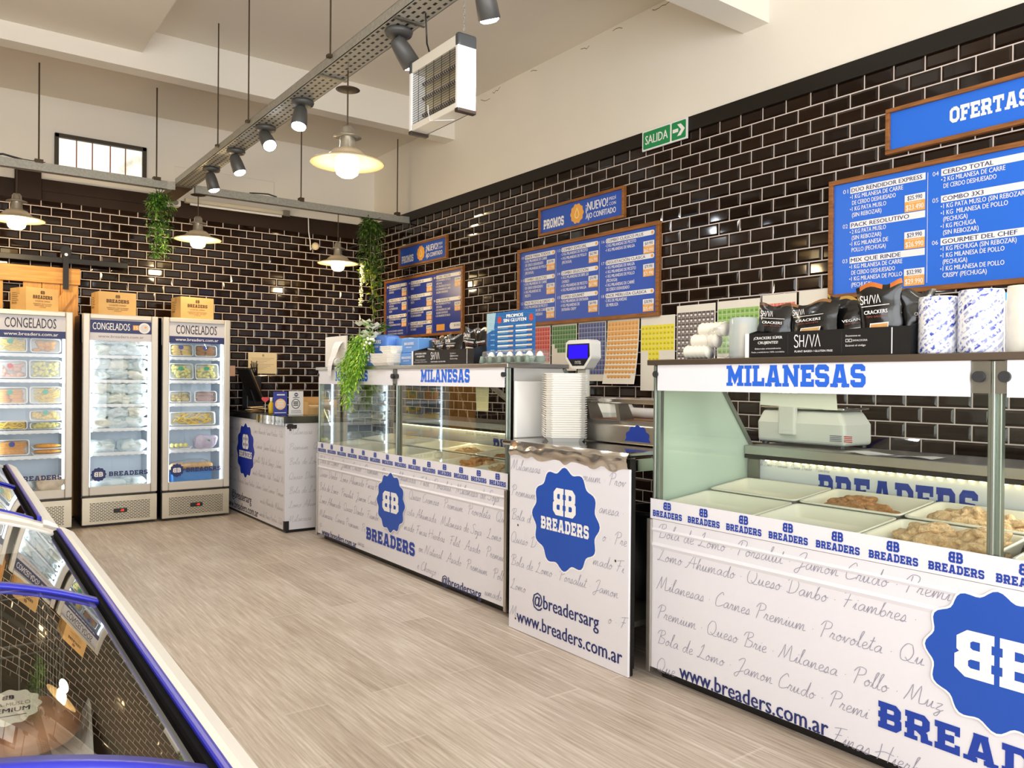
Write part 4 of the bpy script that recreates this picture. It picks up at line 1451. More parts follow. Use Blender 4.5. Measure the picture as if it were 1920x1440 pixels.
carton(0.72, 7.80, 0.42, .27, .195, .24, 'brown printed cardboard box on the left freezer in front of the barn door')
carton(1.335, 7.83, 0.10, .31, .205, .24, 'brown printed cardboard box on the freezer with the blue header')
carton(2.01, 7.82, 0.12, .31, .205, .24, 'brown printed cardboard box on the freezer beside the desk')
t = thing('red_handle', 'small red ring handle behind the cardboard box on the right freezer', 'handle', (2.19, 7.92, 1.852))
m = MB()
for k in range(12):
    pass
m.tube([(2.19 + .035 * math.cos(a), 7.92, 1.887 + .035 * math.sin(a)) for a in [PI * k / 12 for k in range(-2, 15)]], .006)
m.build('ring', mat('red_plastic', (206, 50, 50), .4), t)

# ================================================================ corner desk and what stands on it
t = thing('corner_desk', 'white vinyl-wrapped corner desk with blue badge beside the upright freezer', 'desk', (2.7, 7.3, 0))
m = MB()
m.box(2.415, 6.46, 0.025, 2.98, 8.19, 0.925, 0)
m.box(2.43, 6.47, 0.0, 2.96, 8.18, 0.025, 1)
m.build('body', [WRAP, BLACKPL], t)
MB().box(2.405, 6.45, 0.925, 3.0, 8.19, 0.985).build('worktop', mat('black_worktop', (30, 30, 30), .2), t, bevel=.004)
m = MB()
ys = [6.46 + k * .03 for k in range(24)]
for k in range(23):
    d0, d1 = .004 * math.sin(k * 2.1), .004 * math.sin((k + 1) * 2.1)
    m.add([(2.403 + d0, ys[k], .905), (2.403 + d1, ys[k + 1], .905), (2.403 + d1 * .4, ys[k + 1], .978), (2.403 + d0 * .4, ys[k], .978)], [(0, 1, 2, 3)], 0, True)
m.build('foil_edge', CHROME, t)
MB().box(2.408, 6.452, .02, 2.45, 6.478, .10).build('scuffed_corner', BLACKPL, t)
a = Art((2.415, 8.19, 0), (0, -1, 0), (0, 0, 1))
wrap_rows(a, 0.0, 1.72, (.80, .665, .535, .415, .30, .18, .06), .055, SCRIPTL, .04, skip=((.10, 1.1, .0, .215),), shift=1, circ=(.70, .62, .26))
a.build('script_lettering', t)
a = Art((2.415, 8.19, 0), (0, -1, 0), (0, 0, 1))
a.badge(.70, .62, .245, mat('deep_blue', (24, 50, 168), .4), SIGNW, halo=SIGNW)
a.build('badge', t)
a = Art((2.415, 8.19, 0), (0, -1, 0), (0, 0, 1))
a.text('@breadersarg', .30, .135, .075, INK, w=.58, bold=.015)
a.text('www.breaders.com.ar', .13, .038, .070, INK, w=.94, bold=.015)
a.build('lettering', t)
a = Art((2.415, 6.46, 0), (1, 0, 0), (0, 0, 1))
wrap_rows(a, 0.02, .56, (.83, .70, .575, .45, .33, .21, .09), .055, SCRIPTL, .04, shift=2)
for k in range(14):
    a.rect(.01 + rnd.random() ** 2 * .09, .86 + rnd.random() * .06, .016 + rnd.random() * .09, .865 + rnd.random() * .06, mat('chipped_black', (40, 34, 30), .7), .5)
a.build('side_lettering', t)

t = thing('till_screen', 'black touch-screen till tilted on the corner desk, seen from behind', 'monitor', (2.62, 7.75, 0.986))
c0, c1, c2, c3 = Vector((2.45, 7.90, 1.392)), Vector((2.45, 7.53, 1.392)), Vector((2.60, 7.58, 1.075)), Vector((2.60, 7.96, 1.075))
n_ = (c1 - c0).cross(c3 - c0).normalized()
if n_.x < 0:
    n_ = -n_
MB().add([c0, c1, c2, c3] + [p + n_ * .03 for p in (c0, c1, c2, c3)], [(0, 1, 2, 3), (7, 6, 5, 4), (0, 4, 5, 1), (1, 5, 6, 2), (2, 6, 7, 3), (3, 7, 4, 0)]).build('screen', BLACKPL, t, bevel=.006)
MB().bar(c1 + Vector((.018, -.004, .0)), c2 + Vector((.018, -.004, 0)), .01, .02, up=(0, 1, 0)).build('silver_edge', CHROME, t)
m = MB().box(2.54, 7.62, .986, 2.74, 7.90, 1.012)
m.bar((2.64, 7.76, 1.01), (2.58, 7.76, 1.20), .08, .03, up=(0, 1, 0))
m.build('stand', BLACKPL, t, bevel=.005)
t = thing('receipt_printer', 'black receipt printer behind the tilted till screen', 'printer', (2.67, 8.10, .986))
MB().box(2.595, 8.02, .986, 2.745, 8.17, 1.33).build('housing', BLACKPL, t, bevel=.008)
MB().box(2.62, 8.015, 1.19, 2.72, 8.02, 1.20).build('paper_slot', STEELD, t)
t = thing('pen_cup', 'black cup full of dark pens on top of the receipt printer', 'pen cup', (2.69, 8.09, 1.331))
MB().lathe([(.0, 0), (.034, 0), (.036, .085), (.033, .085), (.031, .006), (0, .006)], (2.69, 8.09, 1.331)).build('cup', BLACKPL, t)
for k in range(6):
    a_ = k * 1.05
    MB().cyl((2.69 + .015 * math.cos(a_), 8.09 + .015 * math.sin(a_), 1.345), (2.69 + .036 * math.cos(a_), 8.09 + .03 * math.sin(a_), 1.455 + .015 * (k % 3)), .0045, n=7).build('pen', BLACKC, t)


def wall_paper(name, x0, x1, z0, z1, y, rgb, lab, lines=0, cat='paper'):
    t = thing(name, lab, cat, ((x0 + x1) / 2, y, z0))
    MB().box(x0, y - .0015, z0, x1, y, z1).build('sheet', mat(name + '_paper', rgb, .7), t)
    if lines:
        a = Art((x0, y - .0016, z0), (1, 0, 0), (0, 0, 1))
        w, h = x1 - x0, z1 - z0
        g = mat('grey_typing', (168, 152, 128), .7)
        a.fan([(w * .52 + .012 * math.cos(q * PI / 6), h * .88 + .014 * math.sin(q * PI / 6)) for q in range(12)], g, 1)
        for k in range(lines):
            a.rect(w * (.1 + .03 * (k % 3)), h * (.74 - k * .075), w * (.9 - .12 * (k % 4)), h * (.755 - k * .075), g, 1)
        a.build('print', t)


wall_paper('notice_sheet', 2.668, 2.970, 1.354, 1.572, 8.212, (232, 214, 174), 'cream typed certificate taped on the back tiles above the till', 8)
wall_paper('pink_note', 2.37, 2.535, 1.325, 1.432, 8.212, (240, 196, 168), 'pale pink note on the back tiles between freezer and till')

t = thing('promo_card', 'small blue promo card with orange circle standing on the desk corner', 'card', (2.455, 6.69, .986))
MB().box(2.392, 6.685, .986, 2.515, 6.689, 1.19).box(2.40, 6.689, .986, 2.505, 6.73, .990).build('card', mat('card_blue', (52, 62, 150), .4), t)
a = Art((2.392, 6.685, .986), (1, 0, 0), (0, 0, 1))
a.fan([(.062 + .048 * math.cos(q * PI / 12), .095 + .048 * math.sin(q * PI / 12)) for q in range(24)], mat('peach', (238, 194, 142), .5), 1)
for k in range(4):
    a.rect(.032, .068 + k * .016, .092, .076 + k * .016, SIGNW, 2)
a.rect(.03, .172, .10, .182, SIGNW, 1)
a.rect(.01, .018, .112, .024, SIGNW, 1)
a.build('print', t)
t = thing('code_card', 'small white card with black ring standing beside the blue promo card', 'card', (2.58, 6.66, .986))
MB().box(2.518, 6.655, .986, 2.648, 6.659, 1.195).box(2.525, 6.659, .986, 2.64, 6.70, .990).build('card', SIGNW, t)
a = Art((2.518, 6.655, .986), (1, 0, 0), (0, 0, 1))
for q in stroke_strip([(.062 + .036 * math.cos(k * PI / 12), .098 + .040 * math.sin(k * PI / 12)) for k in range(24)], .006, True):
    a.poly(q, INK, 1)
for k in range(3):
    a.rect(.040, .082 + k * .014, .084, .090 + k * .014, INK, 1)
a.badge(.065, .178, .017, NAVY, SIGNW, name=False, layer=1)
a.rect(.035, .150, .095, .155, INK, 1)
for k in range(3):
    a.rect(.02, .018 + k * .010, .11, .021 + k * .010, mat('grey_print', (128, 124, 140), 0.5), 1)
a.build('print', t)
t = thing('sauce_bottle', 'little yellow bottle with white cap beside the blue promo card', 'bottle', (2.485, 7.0, .986))
MB().lathe([(0, 0), (.022, 0), (.024, .01), (.024, .085), (.012, .105), (.010, .115)], (2.485, 7.0, .986), n=16).build('bottle', mat('yellow_liquid', (226, 190, 40), .2), t)
MB().lathe([(.012, .112), (.012, .145), (0, .148)], (2.485, 7.0, .986), n=12).build('cap', WHITE, t)
t = thing('receipts', 'loose heap of crumpled cream receipts in front of the till', 'papers', (2.49, 7.30, .986))
m = MB()
for k in range(7):
    mt = Matrix.Translation((2.47 + rnd.uniform(-.03, .05), 7.32 + rnd.uniform(-.08, .08), .990 + k * .008)) @ Matrix.Rotation(rnd.uniform(0, 3), 4, 'Z') @ Matrix.Rotation(rnd.uniform(-.12, .12), 4, 'X')
    m.obox(mt, .10, .13, .0012)
m.build('sheet', mat('receipt_paper', (232, 206, 160), .7), t)
t = thing('heart_tag', 'pink heart-shaped tag standing in the heap of receipts', 'tag', (2.50, 7.20, 1.04))
pts = [(.028 * (math.sin(k * PI / 14) ** 3) * 1.25, .024 * (13 * math.cos(k * PI / 14) - 5 * math.cos(k * PI / 7) - 2 * math.cos(3 * k * PI / 14) - math.cos(4 * k * PI / 14)) / 13 + 1.11) for k in range(28)]
MB().prism([(2.50 + a_, b_) for a_, b_ in pts], 7.196, 7.204, 1).build('heart', mat('coral_pink', (240, 96, 104), .5), t)
MB().cyl((2.50, 7.20, .99), (2.50, 7.20, 1.09), .003, n=6).build('stick', WHITE, t)
t = thing('cardboard_tray', 'open brown cardboard tray on the far end of the corner desk', 'box', (2.80, 6.72, .986))
m = MB().box(2.67, 6.60, .986, 2.94, 6.86, .992).box(2.67, 6.60, .992, 2.675, 6.86, 1.10).box(2.935, 6.60, .992, 2.94, 6.86, 1.12).box(2.675, 6.60, .992, 2.935, 6.605, 1.05).box(2.675, 6.855, .992, 2.935, 6.86, 1.14)
m.build('tray', CARD, t)
MB().box(2.70, 6.63, .993, 2.91, 6.83, 1.065).build('leaflets', mat('leaflet_cream', (228, 200, 156), .6), t)
# ================================================================ refrigerated counter cases along the right wall
CREAM = mat('cream_tray', (238, 234, 216), 0.35, coat=0.2)
MINT = glass('mint_end_glass', (0.80, 0.94, 0.86), cloud=0.9, cloud_rgb=(242, 255, 242), gain=0.5)
WHITEG = glass('white_filmed_glass', (0.9, 0.9, 0.9), cloud=0.88, cloud_rgb=(240, 238, 234), gain=0.7)
GLASSF = glass('case_front_glass', (0.96, 0.985, 0.96), gain=0.65)
BRONZE = mat('brown_steel_edge', (112, 100, 88), 0.35, 0.8)
GLASSR = glass('case_front_glass_clear', (0.96, 0.985, 0.96), gain=1.7)
ALU = mat('anodised_post', (150, 156, 148), 0.32, 0.85)
RUB = mat('rubber_knob', (44, 46, 48), 0.45)
LABELW = mat('label_board_white', (230, 228, 233), 0.45)
XF = 2.56


def strip_art(a, w, z0, n, gap_at=()):
    """repeating little mark and name along a band"""
    x = 0.0
    p = w / n
    for k in range(n):
        cx = p * (k + .5)
        a.polys(monogram(), cx, z0 + .046, .034, .034, mat('deep_brand_blue', (24, 60, 160), .4), 2)
        a.slab('BREADERS', cx, z0 + .012, .027, mat('deep_brand_blue', (24, 60, 160), .4), w=p * .84, align='c', layer=2)


def counter_case(y0, y1, posts, roof_m, lab, far_end, near_end, badge, boards, n_marks, grey_end):
    """y0 near end, y1 far end; posts: heights of the mullions along y"""
    t = thing('counter_case', lab, 'display case', ((XF + 3.3) / 2, (y0 + y1) / 2, 0), group='glass counter cases')
    # lower body with folded vinyl front
    m = MB()
    prof = [(XF, .05), (3.54, .05), (3.54, .985), (3.27, .985), (3.27, .70), (XF, .70), (XF, .665), (XF - .004, .655), (XF, .645), (XF, .60), (XF - .005, .588), (XF - .001, .575), (XF, .54)]
    m.prism([(p[0], p[1]) for p in prof], y0, y1, 1, 0)
    m.build('body', WRAP, t)
    MB().box(XF + .05, y0 + .03, .0, 3.5, y1 - .03, .05).build('plinth', BLACKPL, t)
    MB().box(XF - .012, y0 - .004, .03, XF + .012, y0 + .02, .70).box(XF, y0 - .004, .03, 3.5, y0, .70).build('corner_trim', STEEL, t, bevel=.003)
    MB().box(XF - .012, y1 - .012, .03, XF + .012, y1 + .012, .70).box(XF, y1, .03, 3.5, y1 + .004, .70).build('corner_trim', STEEL, t, bevel=.003)
    # glazing
    MB().box(XF - .002, y0, .702, XF, y1, .790).build('printed_band', LABELW, t)
    ys = [y0] + list(posts) + [y1]
    for a_, b_ in zip(ys[:-1], ys[1:]):
        MB().box(XF + .003, a_ + .004, .70, XF + .008, b_ - .004, 1.372).build('front_pane', GLASSF if grey_end else GLASSR, t)
    for p in list(posts) + [y0 + .02, y1 - .02]:
        m = MB().box(XF + .010, p - .020, .70, XF + .036, p + .020, 1.374)
        m.box(XF - .004, p - .006, .79, XF + .010, p + .006, 1.374)
        m.build('post', ALU, t, bevel=.003)
    k = 0
    for p in posts:
        for s in (-1, 1):
            MB().cyl((XF - .022, p + s * .036, 1.325), (XF - .002, p + s * .036, 1.325), .017, n=20).build('knob', RUB, t, bevel=.004)
            MB().box(XF - .004, p + s * .036 - .030, 1.275, XF + .002, p + s * .036 + .030, 1.372).build('clamp_plate', STEELD, t)
    for p, s in ((y0 + .035, 1), (y1 - .035, -1)):
        MB().cyl((XF - .020, p, 1.335), (XF - .002, p, 1.335), .014, n=18).build('knob', RUB, t)
    end = [(XF + .012, .70), (3.262, .70), (3.262, .985), (2.945, 1.372), (XF + .012, 1.372)]
    for y_, m_ in ((y0, near_end), (y1 - .006, far_end)):
        q = [(p[0], p[1]) for p in end]
        MB().prism(q, y_, y_ + .006, 1).build('end_pane', m_, t)
        MB().bar((2.955, y_ + .003, 1.372), (3.262, y_ + .003, .985), .022, .022, up=(0, 1, 0)).build('sloping_rail', ALU, t, bevel=.003)
    m = MB().box(XF - .02, y0 - .012, 1.374, 2.985, y1 + .012, 1.398)
    m.build('roof', roof_m, t, bevel=.003)
    # inside: sloping deck, back panel, lamp beam, worktop edge
    m = MB().prism([(XF + .04, .700), (3.27, .770), (3.27, .78), (XF + .04, .712)], y0 + .01, y1 - .01, 1)
    m.build('deck', STEEL, t)
    MB().box(3.245, y0 + .01, .76, 3.262, y1 - .01, .935).build('back_panel', mat('back_panel_white', (226, 228, 230), .35), t)
    m = MB().box(3.20, y0 + .01, .935, 3.30, y1 - .01, .955, 0).box(3.20, y0 + .01, .955, 3.56, y1 - .01, .998, 1)
    m.build('rear_worktop', [DARKM, STEEL], t, bevel=.003)
    led = MB()
    yy = y0 + .12
    while yy < y1 - .12:
        led.box(3.225, yy, .926, 3.240, yy + .014, .934)
        yy += .040
    led.build('led_row', LEDY, t)
    area_light('case_led', (3.20, (y0 + y1) / 2, .93), (2.8, (y0 + y1) / 2, .75), .02, (y1 - y0) * .9, 11.0 if grey_end else 8.0, (1.0, .95, .80) if grey_end else (1.0, .86, .52))
    if grey_end:
        MB().box(3.225, y1 - .07, .78, 3.244, y1 - .012, .93).build('cooler_end', STEELD, t)
    # lettering on the vinyl front
    a = Art((XF - .0003, y1, 0), (0, -1, 0), (0, 0, 1))
    w = y1 - y0
    bx, bz, br_, sx0, sx1, sz, sh = badge
    www, at_ = boards['www'], boards.get('at')
    skip = [(sx0 - .03, sx1 + .03, sz - .05, sz + sh)]
    skip.append((www[0] - .02, www[0] + www[2] + .02, www[1] - .045, www[1] + .080))
    if at_:
        skip.append((at_[0] - .02, at_[0] + at_[2] + .02, at_[1] - .045, at_[1] + .085))
    wrap_rows(a, .03, w - .02, boards['rows'], .058, SCRIPT, .036, skip=skip, shift=boards.get('shift', 0), cond=1.2, circ=(bx, bz, br_ * 1.12))
    a.build('script_lettering', t)
    a = Art((XF - .0003, y1, 0), (0, -1, 0), (0, 0, 1))
    a.slab('BREADERS', sx0, sz, sh, mat('deep_brand_blue', (24, 60, 160), .4), w=sx1 - sx0, layer=3)
    a.build('brand_lettering', t)
    a = Art((XF - .0003, y1, 0), (0, -1, 0), (0, 0, 1))
    a.text('www.breaders.com.ar', www[0], www[1], www[3], NAVY, w=www[2], layer=3, bold=.02)
    a.build('address_lettering', t)
    a = Art((XF - .0003, y1, 0), (0, -1, 0), (0, 0, 1))
    if at_:
        a.text('@breadersarg', at_[0], at_[1], at_[3], NAVY, w=at_[2], layer=3, bold=.02)
        a.build('handle_lettering', t)
    a = Art((XF - .0003, y1, 0), (0, -1, 0), (0, 0, 1))
    a.badge(bx, bz, br_, BLUE, SIGNW, name=False, layer=9, halo=SIGNW)
    a.build('badge', t)
    a = Art((XF - .0024, y1, 0), (0, -1, 0), (0, 0, 1))
    strip_art(a, w, .702, n_marks)
    a.build('band_lettering', t)
    for (b0, b1, tx0, tx1, txt) in boards['boards']:
        p = MB().box(XF - .012, b0, 1.264, XF - .005, b1, 1.378).build('name_board', LABELW, t)
        if txt:
            a = Art((XF - .0122, b1, 1.264), (0, -1, 0), (0, 0, 1))
            a.slab(txt, b1 - tx1, .024, .080, mat('board_blue', boards['ink'], .4), w=tx1 - tx0, layer=1, gap=.05)
            a.build('board_lettering', p)
    bp = boards.get('back_text')
    if bp:
        a = Art((3.2448, bp[1], .765), (0, -1, 0), (0, 0, 1))
        a.slab('BREADERS', 0, 0, .125, mat('deep_brand_blue', (24, 60, 160), .4), w=bp[1] - bp[0], layer=1)
        a.script('Bola de Lomo . Premium . Queso Danbo . Fiambres', -.36, .135, .022, SCRIPT, .05)
        a.build('back_lettering', t)
    return t


near_boards = dict(rows=(.625, .525, .40, .275, .165, .045), www=(.175, .052, .685, .060), shift=0, ink=(34, 100, 214),
                   boards=[(1.097, 2.376, 1.428, 2.007, 'MILANESAS'), (-.28, .994, .18, .76, 'MILANESAS')], back_text=(1.36, 2.04))
counter_case(-.345, 2.42, (1.035,), BRONZE, 'nearest white glass counter case of breaded meat trays, blue name board on its glass',
             MINT, MINT, (1.405, .475, .20, 1.04, 1.77, .155, .088), near_boards, 14, True)
far_boards = dict(rows=(.622, .515, .405, .30, .19, .075), www=(.10, .045, .635, .055), at=(1.95, .045, .43, .052), shift=4, ink=(52, 84, 168),
                  boards=[(3.515, 4.742, 3.855, 4.427, 'MILANESAS'), (4.820, 6.080, 5.19, 5.75, 'MILANESAS')], back_text=(3.9, 4.6))
counter_case(3.485, 6.115, (4.772,), STEEL, 'far white glass counter case between the steel table and the corner desk',
             GLASSF, WHITEG, (1.275, .455, .195, .90, 1.61, .145, .088), far_boards, 14, False)

# deli trays and breaded meat
CRUMB = mat('breaded_meat', (228, 192, 146), .8, var=.22, vscale=60, bump=1.0, bscale=150)
CRUMBD = mat('dark_breaded_meat', (196, 142, 90), .8, var=.25, vscale=60, bump=1.0, bscale=150)


def deli_tray(x0, x1, y0, y1, zf, zr, lab):
    """open plastic tray, front rim at zf and rear rim at zr"""
    t = thing('deli_tray', lab, 'tray', ((x0 + x1) / 2, (y0 + y1) / 2, zf - .05), group='cream trays in the counter cases')
    m = MB()

    def ring(i, dz, s=0.0):
        r = .022
        out = []
        X0, X1, Y0, Y1 = x0 + i, x1 - i, y0 + i, y1 - i
        for cx, cy, a0 in ((X1 - r, Y1 - r, 0), (X0 + r, Y1 - r, 90), (X0 + r, Y0 + r, 180), (X1 - r, Y0 + r, 270)):
            for k in range(4):
                q = math.radians(a0 + 30 * k)
                xx, yy = cx + r * math.cos(q), cy + r * math.sin(q)
                out.append((xx, yy, zf + (zr - zf) * (xx - x0) / (x1 - x0) + dz))
        return out
    rings = [ring(.016, -.055), ring(.004, -.006), ring(0, -.006), ring(0, 0), ring(.008, .001), ring(.012, -.004), ring(.026, -.048)]
    n = len(rings[0])
    v = [p for g in rings for p in g]
    f = [(k * n + i, k * n + (i + 1) % n, (k + 1) * n + (i + 1) % n, (k + 1) * n + i) for k in range(len(rings) - 1) for i in range(n)]
    f.append(tuple(range((len(rings) - 1) * n, len(rings) * n)))
    f.append(tuple(range(n - 1, -1, -1)))
    m.add(v, f, 0, True)
    m.build('tray', CREAM, t)
    return t


def cutlet(x, y, z, rx, ry, rz, m_, lab, seed, ang=0.0):
    t = thing('breaded_cutlet', lab, 'breaded meat', (x, y, z), ang, group='breaded cutlets in the trays')
    MB().ball((0, 0, rz), rx, ry, rz, 48, 24, rough=.7, freq=26, seed=seed, sq=.85).build('cutlet', m_, t, world=False)
    MB().ball((rx * .15, -ry * .1, rz * 1.7), rx * .66, ry * .6, rz * .8, 48, 24, rough=.9, freq=34, seed=seed + 5, sq=.85).build('fold', m_, t, world=False)


xs = (2.618, 2.905, 2.912, 3.195)
near_trays = [(2.39, 1.935, 'farthest'), (1.925, 1.495, 'second'), (1.485, 1.06, 'third'), (1.01, .585, 'fourth')]
for y1_, y0_, nm in near_trays:
    deli_tray(xs[0], xs[1], y0_, y1_, .775, .803, f'cream tray in the front row of the near case, {nm} from the mint end glass')
    deli_tray(xs[2], xs[3], y0_, y1_, .812, .842, f'cream tray in the back row of the near case, {nm} from the mint end glass')
cutlet(3.05, 1.76, .770, .10, .10, .026, CRUMBD, 'dark breaded cutlet in the second tray of the back row, near case', 1, .3)
cutlet(3.03, 1.66, .768, .07, .09, .018, CRUMBD, 'flat dark breaded cutlet leaning over the second tray of the back row', 2, -.2)
cutlet(3.05, 1.31, .770, .10, .11, .030, CRUMB, 'pale breaded cutlet heap in the third tray of the back row, near case', 3, .1)
cutlet(3.03, 1.17, .768, .09, .07, .028, CRUMB, 'pale breaded cutlet beside the aluminium post in the back row tray', 4, .9)
cutlet(2.77, 1.33, .728, .09, .10, .034, CRUMB, 'pale breaded cutlet in the third tray of the front row, near case', 5, .2)
cutlet(2.77, 1.17, .728, .10, .09, .036, CRUMB, 'pale breaded cutlet nearest the aluminium post in the front row tray', 6, -.4)
cutlet(3.05, .80, .770, .09, .12, .03, CRUMB, 'pale breaded cutlet beyond the aluminium post, back row of near case', 7)
cutlet(2.77, .82, .728, .09, .12, .034, CRUMB, 'pale breaded cutlet beyond the aluminium post, front row of near case', 8)
FARN = ['first', 'second', 'third', 'fourth', 'fifth', 'sixth']
for k in range(6):
    y0_, y1_ = 3.515 + k * .425, 3.515 + k * .425 + .415
    deli_tray(xs[0], xs[1], y0_, y1_, .775, .803, f'cream tray in the front row of the far case, {FARN[k]} from the white end pane')
    deli_tray(xs[2], xs[3], y0_, y1_, .812, .842, f'cream tray in the back row of the far case, {FARN[k]} from the white end pane')
cutlet(3.04, 4.12, .770, .08, .11, .024, CRUMBD, 'brown breaded cutlet in the second back-row tray of the far case', 11)
cutlet(2.78, 4.10, .728, .10, .13, .034, CRUMBD, 'brown breaded cutlet heap in the second front-row tray of the far case', 12)
cutlet(2.78, 3.98, .728, .07, .08, .032, CRUMB, 'small pale breaded cutlet in the second front-row tray of the far case', 13)
cutlet(3.04, 4.60, .770, .08, .11, .024, CRUMB, 'pale breaded cutlet in the third back-row tray of the far case', 14)
t = thing('price_tag', 'little white price tag standing among the trays past the aluminium post', 'tag', (2.95, 1.0, .84))
MB().box(2.905, .955, .815, 2.908, 1.035, .845).build('card', SIGNW, t)
a = Art((2.9045, 1.035, .815), (0, -1, 0), (0, 0, 1))
a.text('TERNERA', .012, .010, .011, INK, w=.058, bold=.03, layer=1)
a.build('lettering', t)
t = thing('note_sheet', 'cream note taped inside the far case glass under its name board', 'paper', (3.0, 3.92, 1.2))
MB().prism([(3.74, 1.125), (3.86, 1.12), (3.87, 1.262), (3.735, 1.264)], 2.600, 2.602, 0).build('sheet', mat('note_cream', (238, 228, 180), .6), t)
t = thing('note_sheet', 'cream sheet showing under the near name board beside the scale', 'paper', (2.6, 1.9, 1.2))
MB().prism([(1.575, 1.205), (1.90, 1.215), (1.90, 1.262), (1.58, 1.262)], 2.620, 2.622, 0).build('sheet', mat('note_pale', (232, 232, 214), .6), t)
t = thing('case_strut', 'grey steel strut bracing the glass roof of the far case', 'strut', (3.1, 4.1, 1.1))
MB().bar((2.93, 4.40, 1.372), (3.24, 4.06, 1.0), .035, .012, up=(0, 1, 0)).build('bar', STEELD, t)

# ================================================================ steel table between the cases
t = thing('steel_table', 'steel table with white printed front panel and blue badge, between the two cases', 'table', (2.9, 2.9, 0))
MB().box(2.470, 2.462, .002, 2.482, 3.345, .915).build('front_panel', WRAP, t, bevel=.002)
m = MB().box(2.48, 2.50, .958, 3.3, 3.44, .986)
m.build('top', CHROME, t, bevel=.012, seg=3)
m = MB()
N = 110
v, f = [], []
for k in range(N + 1):
    y = 2.472 + .874 * k / N
    w1 = noise.noise(Vector((y * 11, 3.0, 0))) * .012
    dip = .026 * abs(math.sin(y * 19 + 1.2 * noise.noise(Vector((y * 5, 0, 7))))) ** 1.5
    for q in range(7):
        s_ = q / 6
        bulge = .010 * math.sin(PI * s_) * (1 + 1.3 * noise.noise(Vector((y * 9, s_ * 2.2, 1.0)))) + w1 * s_
        v.append((2.474 - .004 * s_ - bulge, y, .985 - s_ * (.068 + dip * .8)))
for k in range(N):
    for q in range(6):
        b = 7 * k + q
        f.append((b, b + 1, b + 8, b + 7))
m.add(v, f, 0, True)
m.build('foil_skirt', mat('crumpled_foil', (226, 223, 218), .14, .92), t)
MB().box(2.484, 2.476, .90, 3.28, 2.486, .958).build('end_apron', CHROME, t, bevel=.004)
for x, y in ((2.50, 2.49), (2.50, 3.32), (3.26, 2.49), (3.26, 3.32)):
    m = MB().box(x - .018, y - .018, .03, x + .018, y + .018, .958)
    m.cyl((x, y, 0), (x, y, .03), .02, n=12)
    m.build('leg', DARKM, t)
MB().box(2.50, 2.50, .20, 3.26, 3.32, .225).build('lower_shelf', STEELD, t)
a = Art((2.470, 3.345, 0), (0, -1, 0), (0, 0, 1))
wrap_rows(a, .0, .88, (.835, .70, .575, .455, .335, .21, .07), 0.055, SCRIPT, .036, skip=((.17, .74, .13, .26), (.05, .86, .0, .13)), shift=2, cond=1.2, circ=(.445, .632, .265))
a.text('@breadersarg', .205, .165, .066, NAVY, w=.49, bold=.02)
a.text('www.breaders.com.ar', .072, .048, .066, NAVY, w=.775, bold=.02)
for x, y in ((.075, .55), (.80, .50), (.80, .05), (.06, .06)):
    a.fan([(x + .006 * math.cos(q * PI / 5), y + .006 * math.sin(q * PI / 5)) for q in range(10)], mat('rust_spot', (70, 40, 24), .8), 2)
a.build('lettering', t)
a = Art((2.470, 3.345, 0), (0, -1, 0), (0, 0, 1))
a.badge(.445, .632, .238, BLUE, SIGNW, layer=2, halo=SIGNW)
a.build('badge', t)
t = thing('waste_bin', 'dark bin standing in the gap under the steel table', 'bin', (2.9, 2.9, .226))
MB().lathe([(0, 0), (.13, 0), (.16, .42), (.165, .44), (.15, .44), (.12, .01), (0, .01)], (2.95, 2.75, .226)).build('bin', BLACKPL, t)

# stack of foam trays: every tray is a tray
base = thing('foam_tray_stacked', 'lowest white foam tray of the tall stack on the steel table', 'food tray', (2.745, 3.235, .986), -.62, group='white foam trays in the tall stack')


def foam_profile(hw, hd, c, z):
    return [(hw - c, -hd, z), (hw, -hd + c, z), (hw, hd - c, z), (hw - c, hd, z), (-hw + c, hd, z), (-hw, hd - c, z), (-hw, -hd + c, z), (-hw + c, -hd, z)]


def foam(nm, hw, hd, parent, hgt=.026):
    rings = [foam_profile(hw - .024, hd - .024, .022, 0), foam_profile(hw - .007, hd - .007, .034, hgt - .006), foam_profile(hw, hd, .036, hgt - .004), foam_profile(hw, hd, .034, hgt), foam_profile(hw - .008, hd - .008, .032, hgt), foam_profile(hw - .026, hd - .026, .022, .006)]
    v = [p for g in rings for p in g]
    n = 8
    f = [(k * n + i, k * n + (i + 1) % n, (k + 1) * n + (i + 1) % n, (k + 1) * n + i) for k in range(5) for i in range(n)]
    f += [tuple(range(5 * n, 6 * n)), tuple(range(n - 1, -1, -1))]
    return MB().add(v, f).build(nm, mat('white_foam', (244, 240, 232), .6), parent, world=False)


foam('tray', .112, .160, base)
NST = 29
STEP = .0118
for k in range(1, NST):
    copy_thing(base, (2.745 + rnd.uniform(-.0015, .0015), 3.235 + rnd.uniform(-.0015, .0015), .986 + STEP * k), -.62 + rnd.uniform(-.006, .006),
               'topmost white foam tray of the tall stack on the steel table' if k == NST - 1 else 'white foam tray inside the tall stack on the steel table')
base['label'] = 'lowest white foam tray of the tall stack on the steel table'

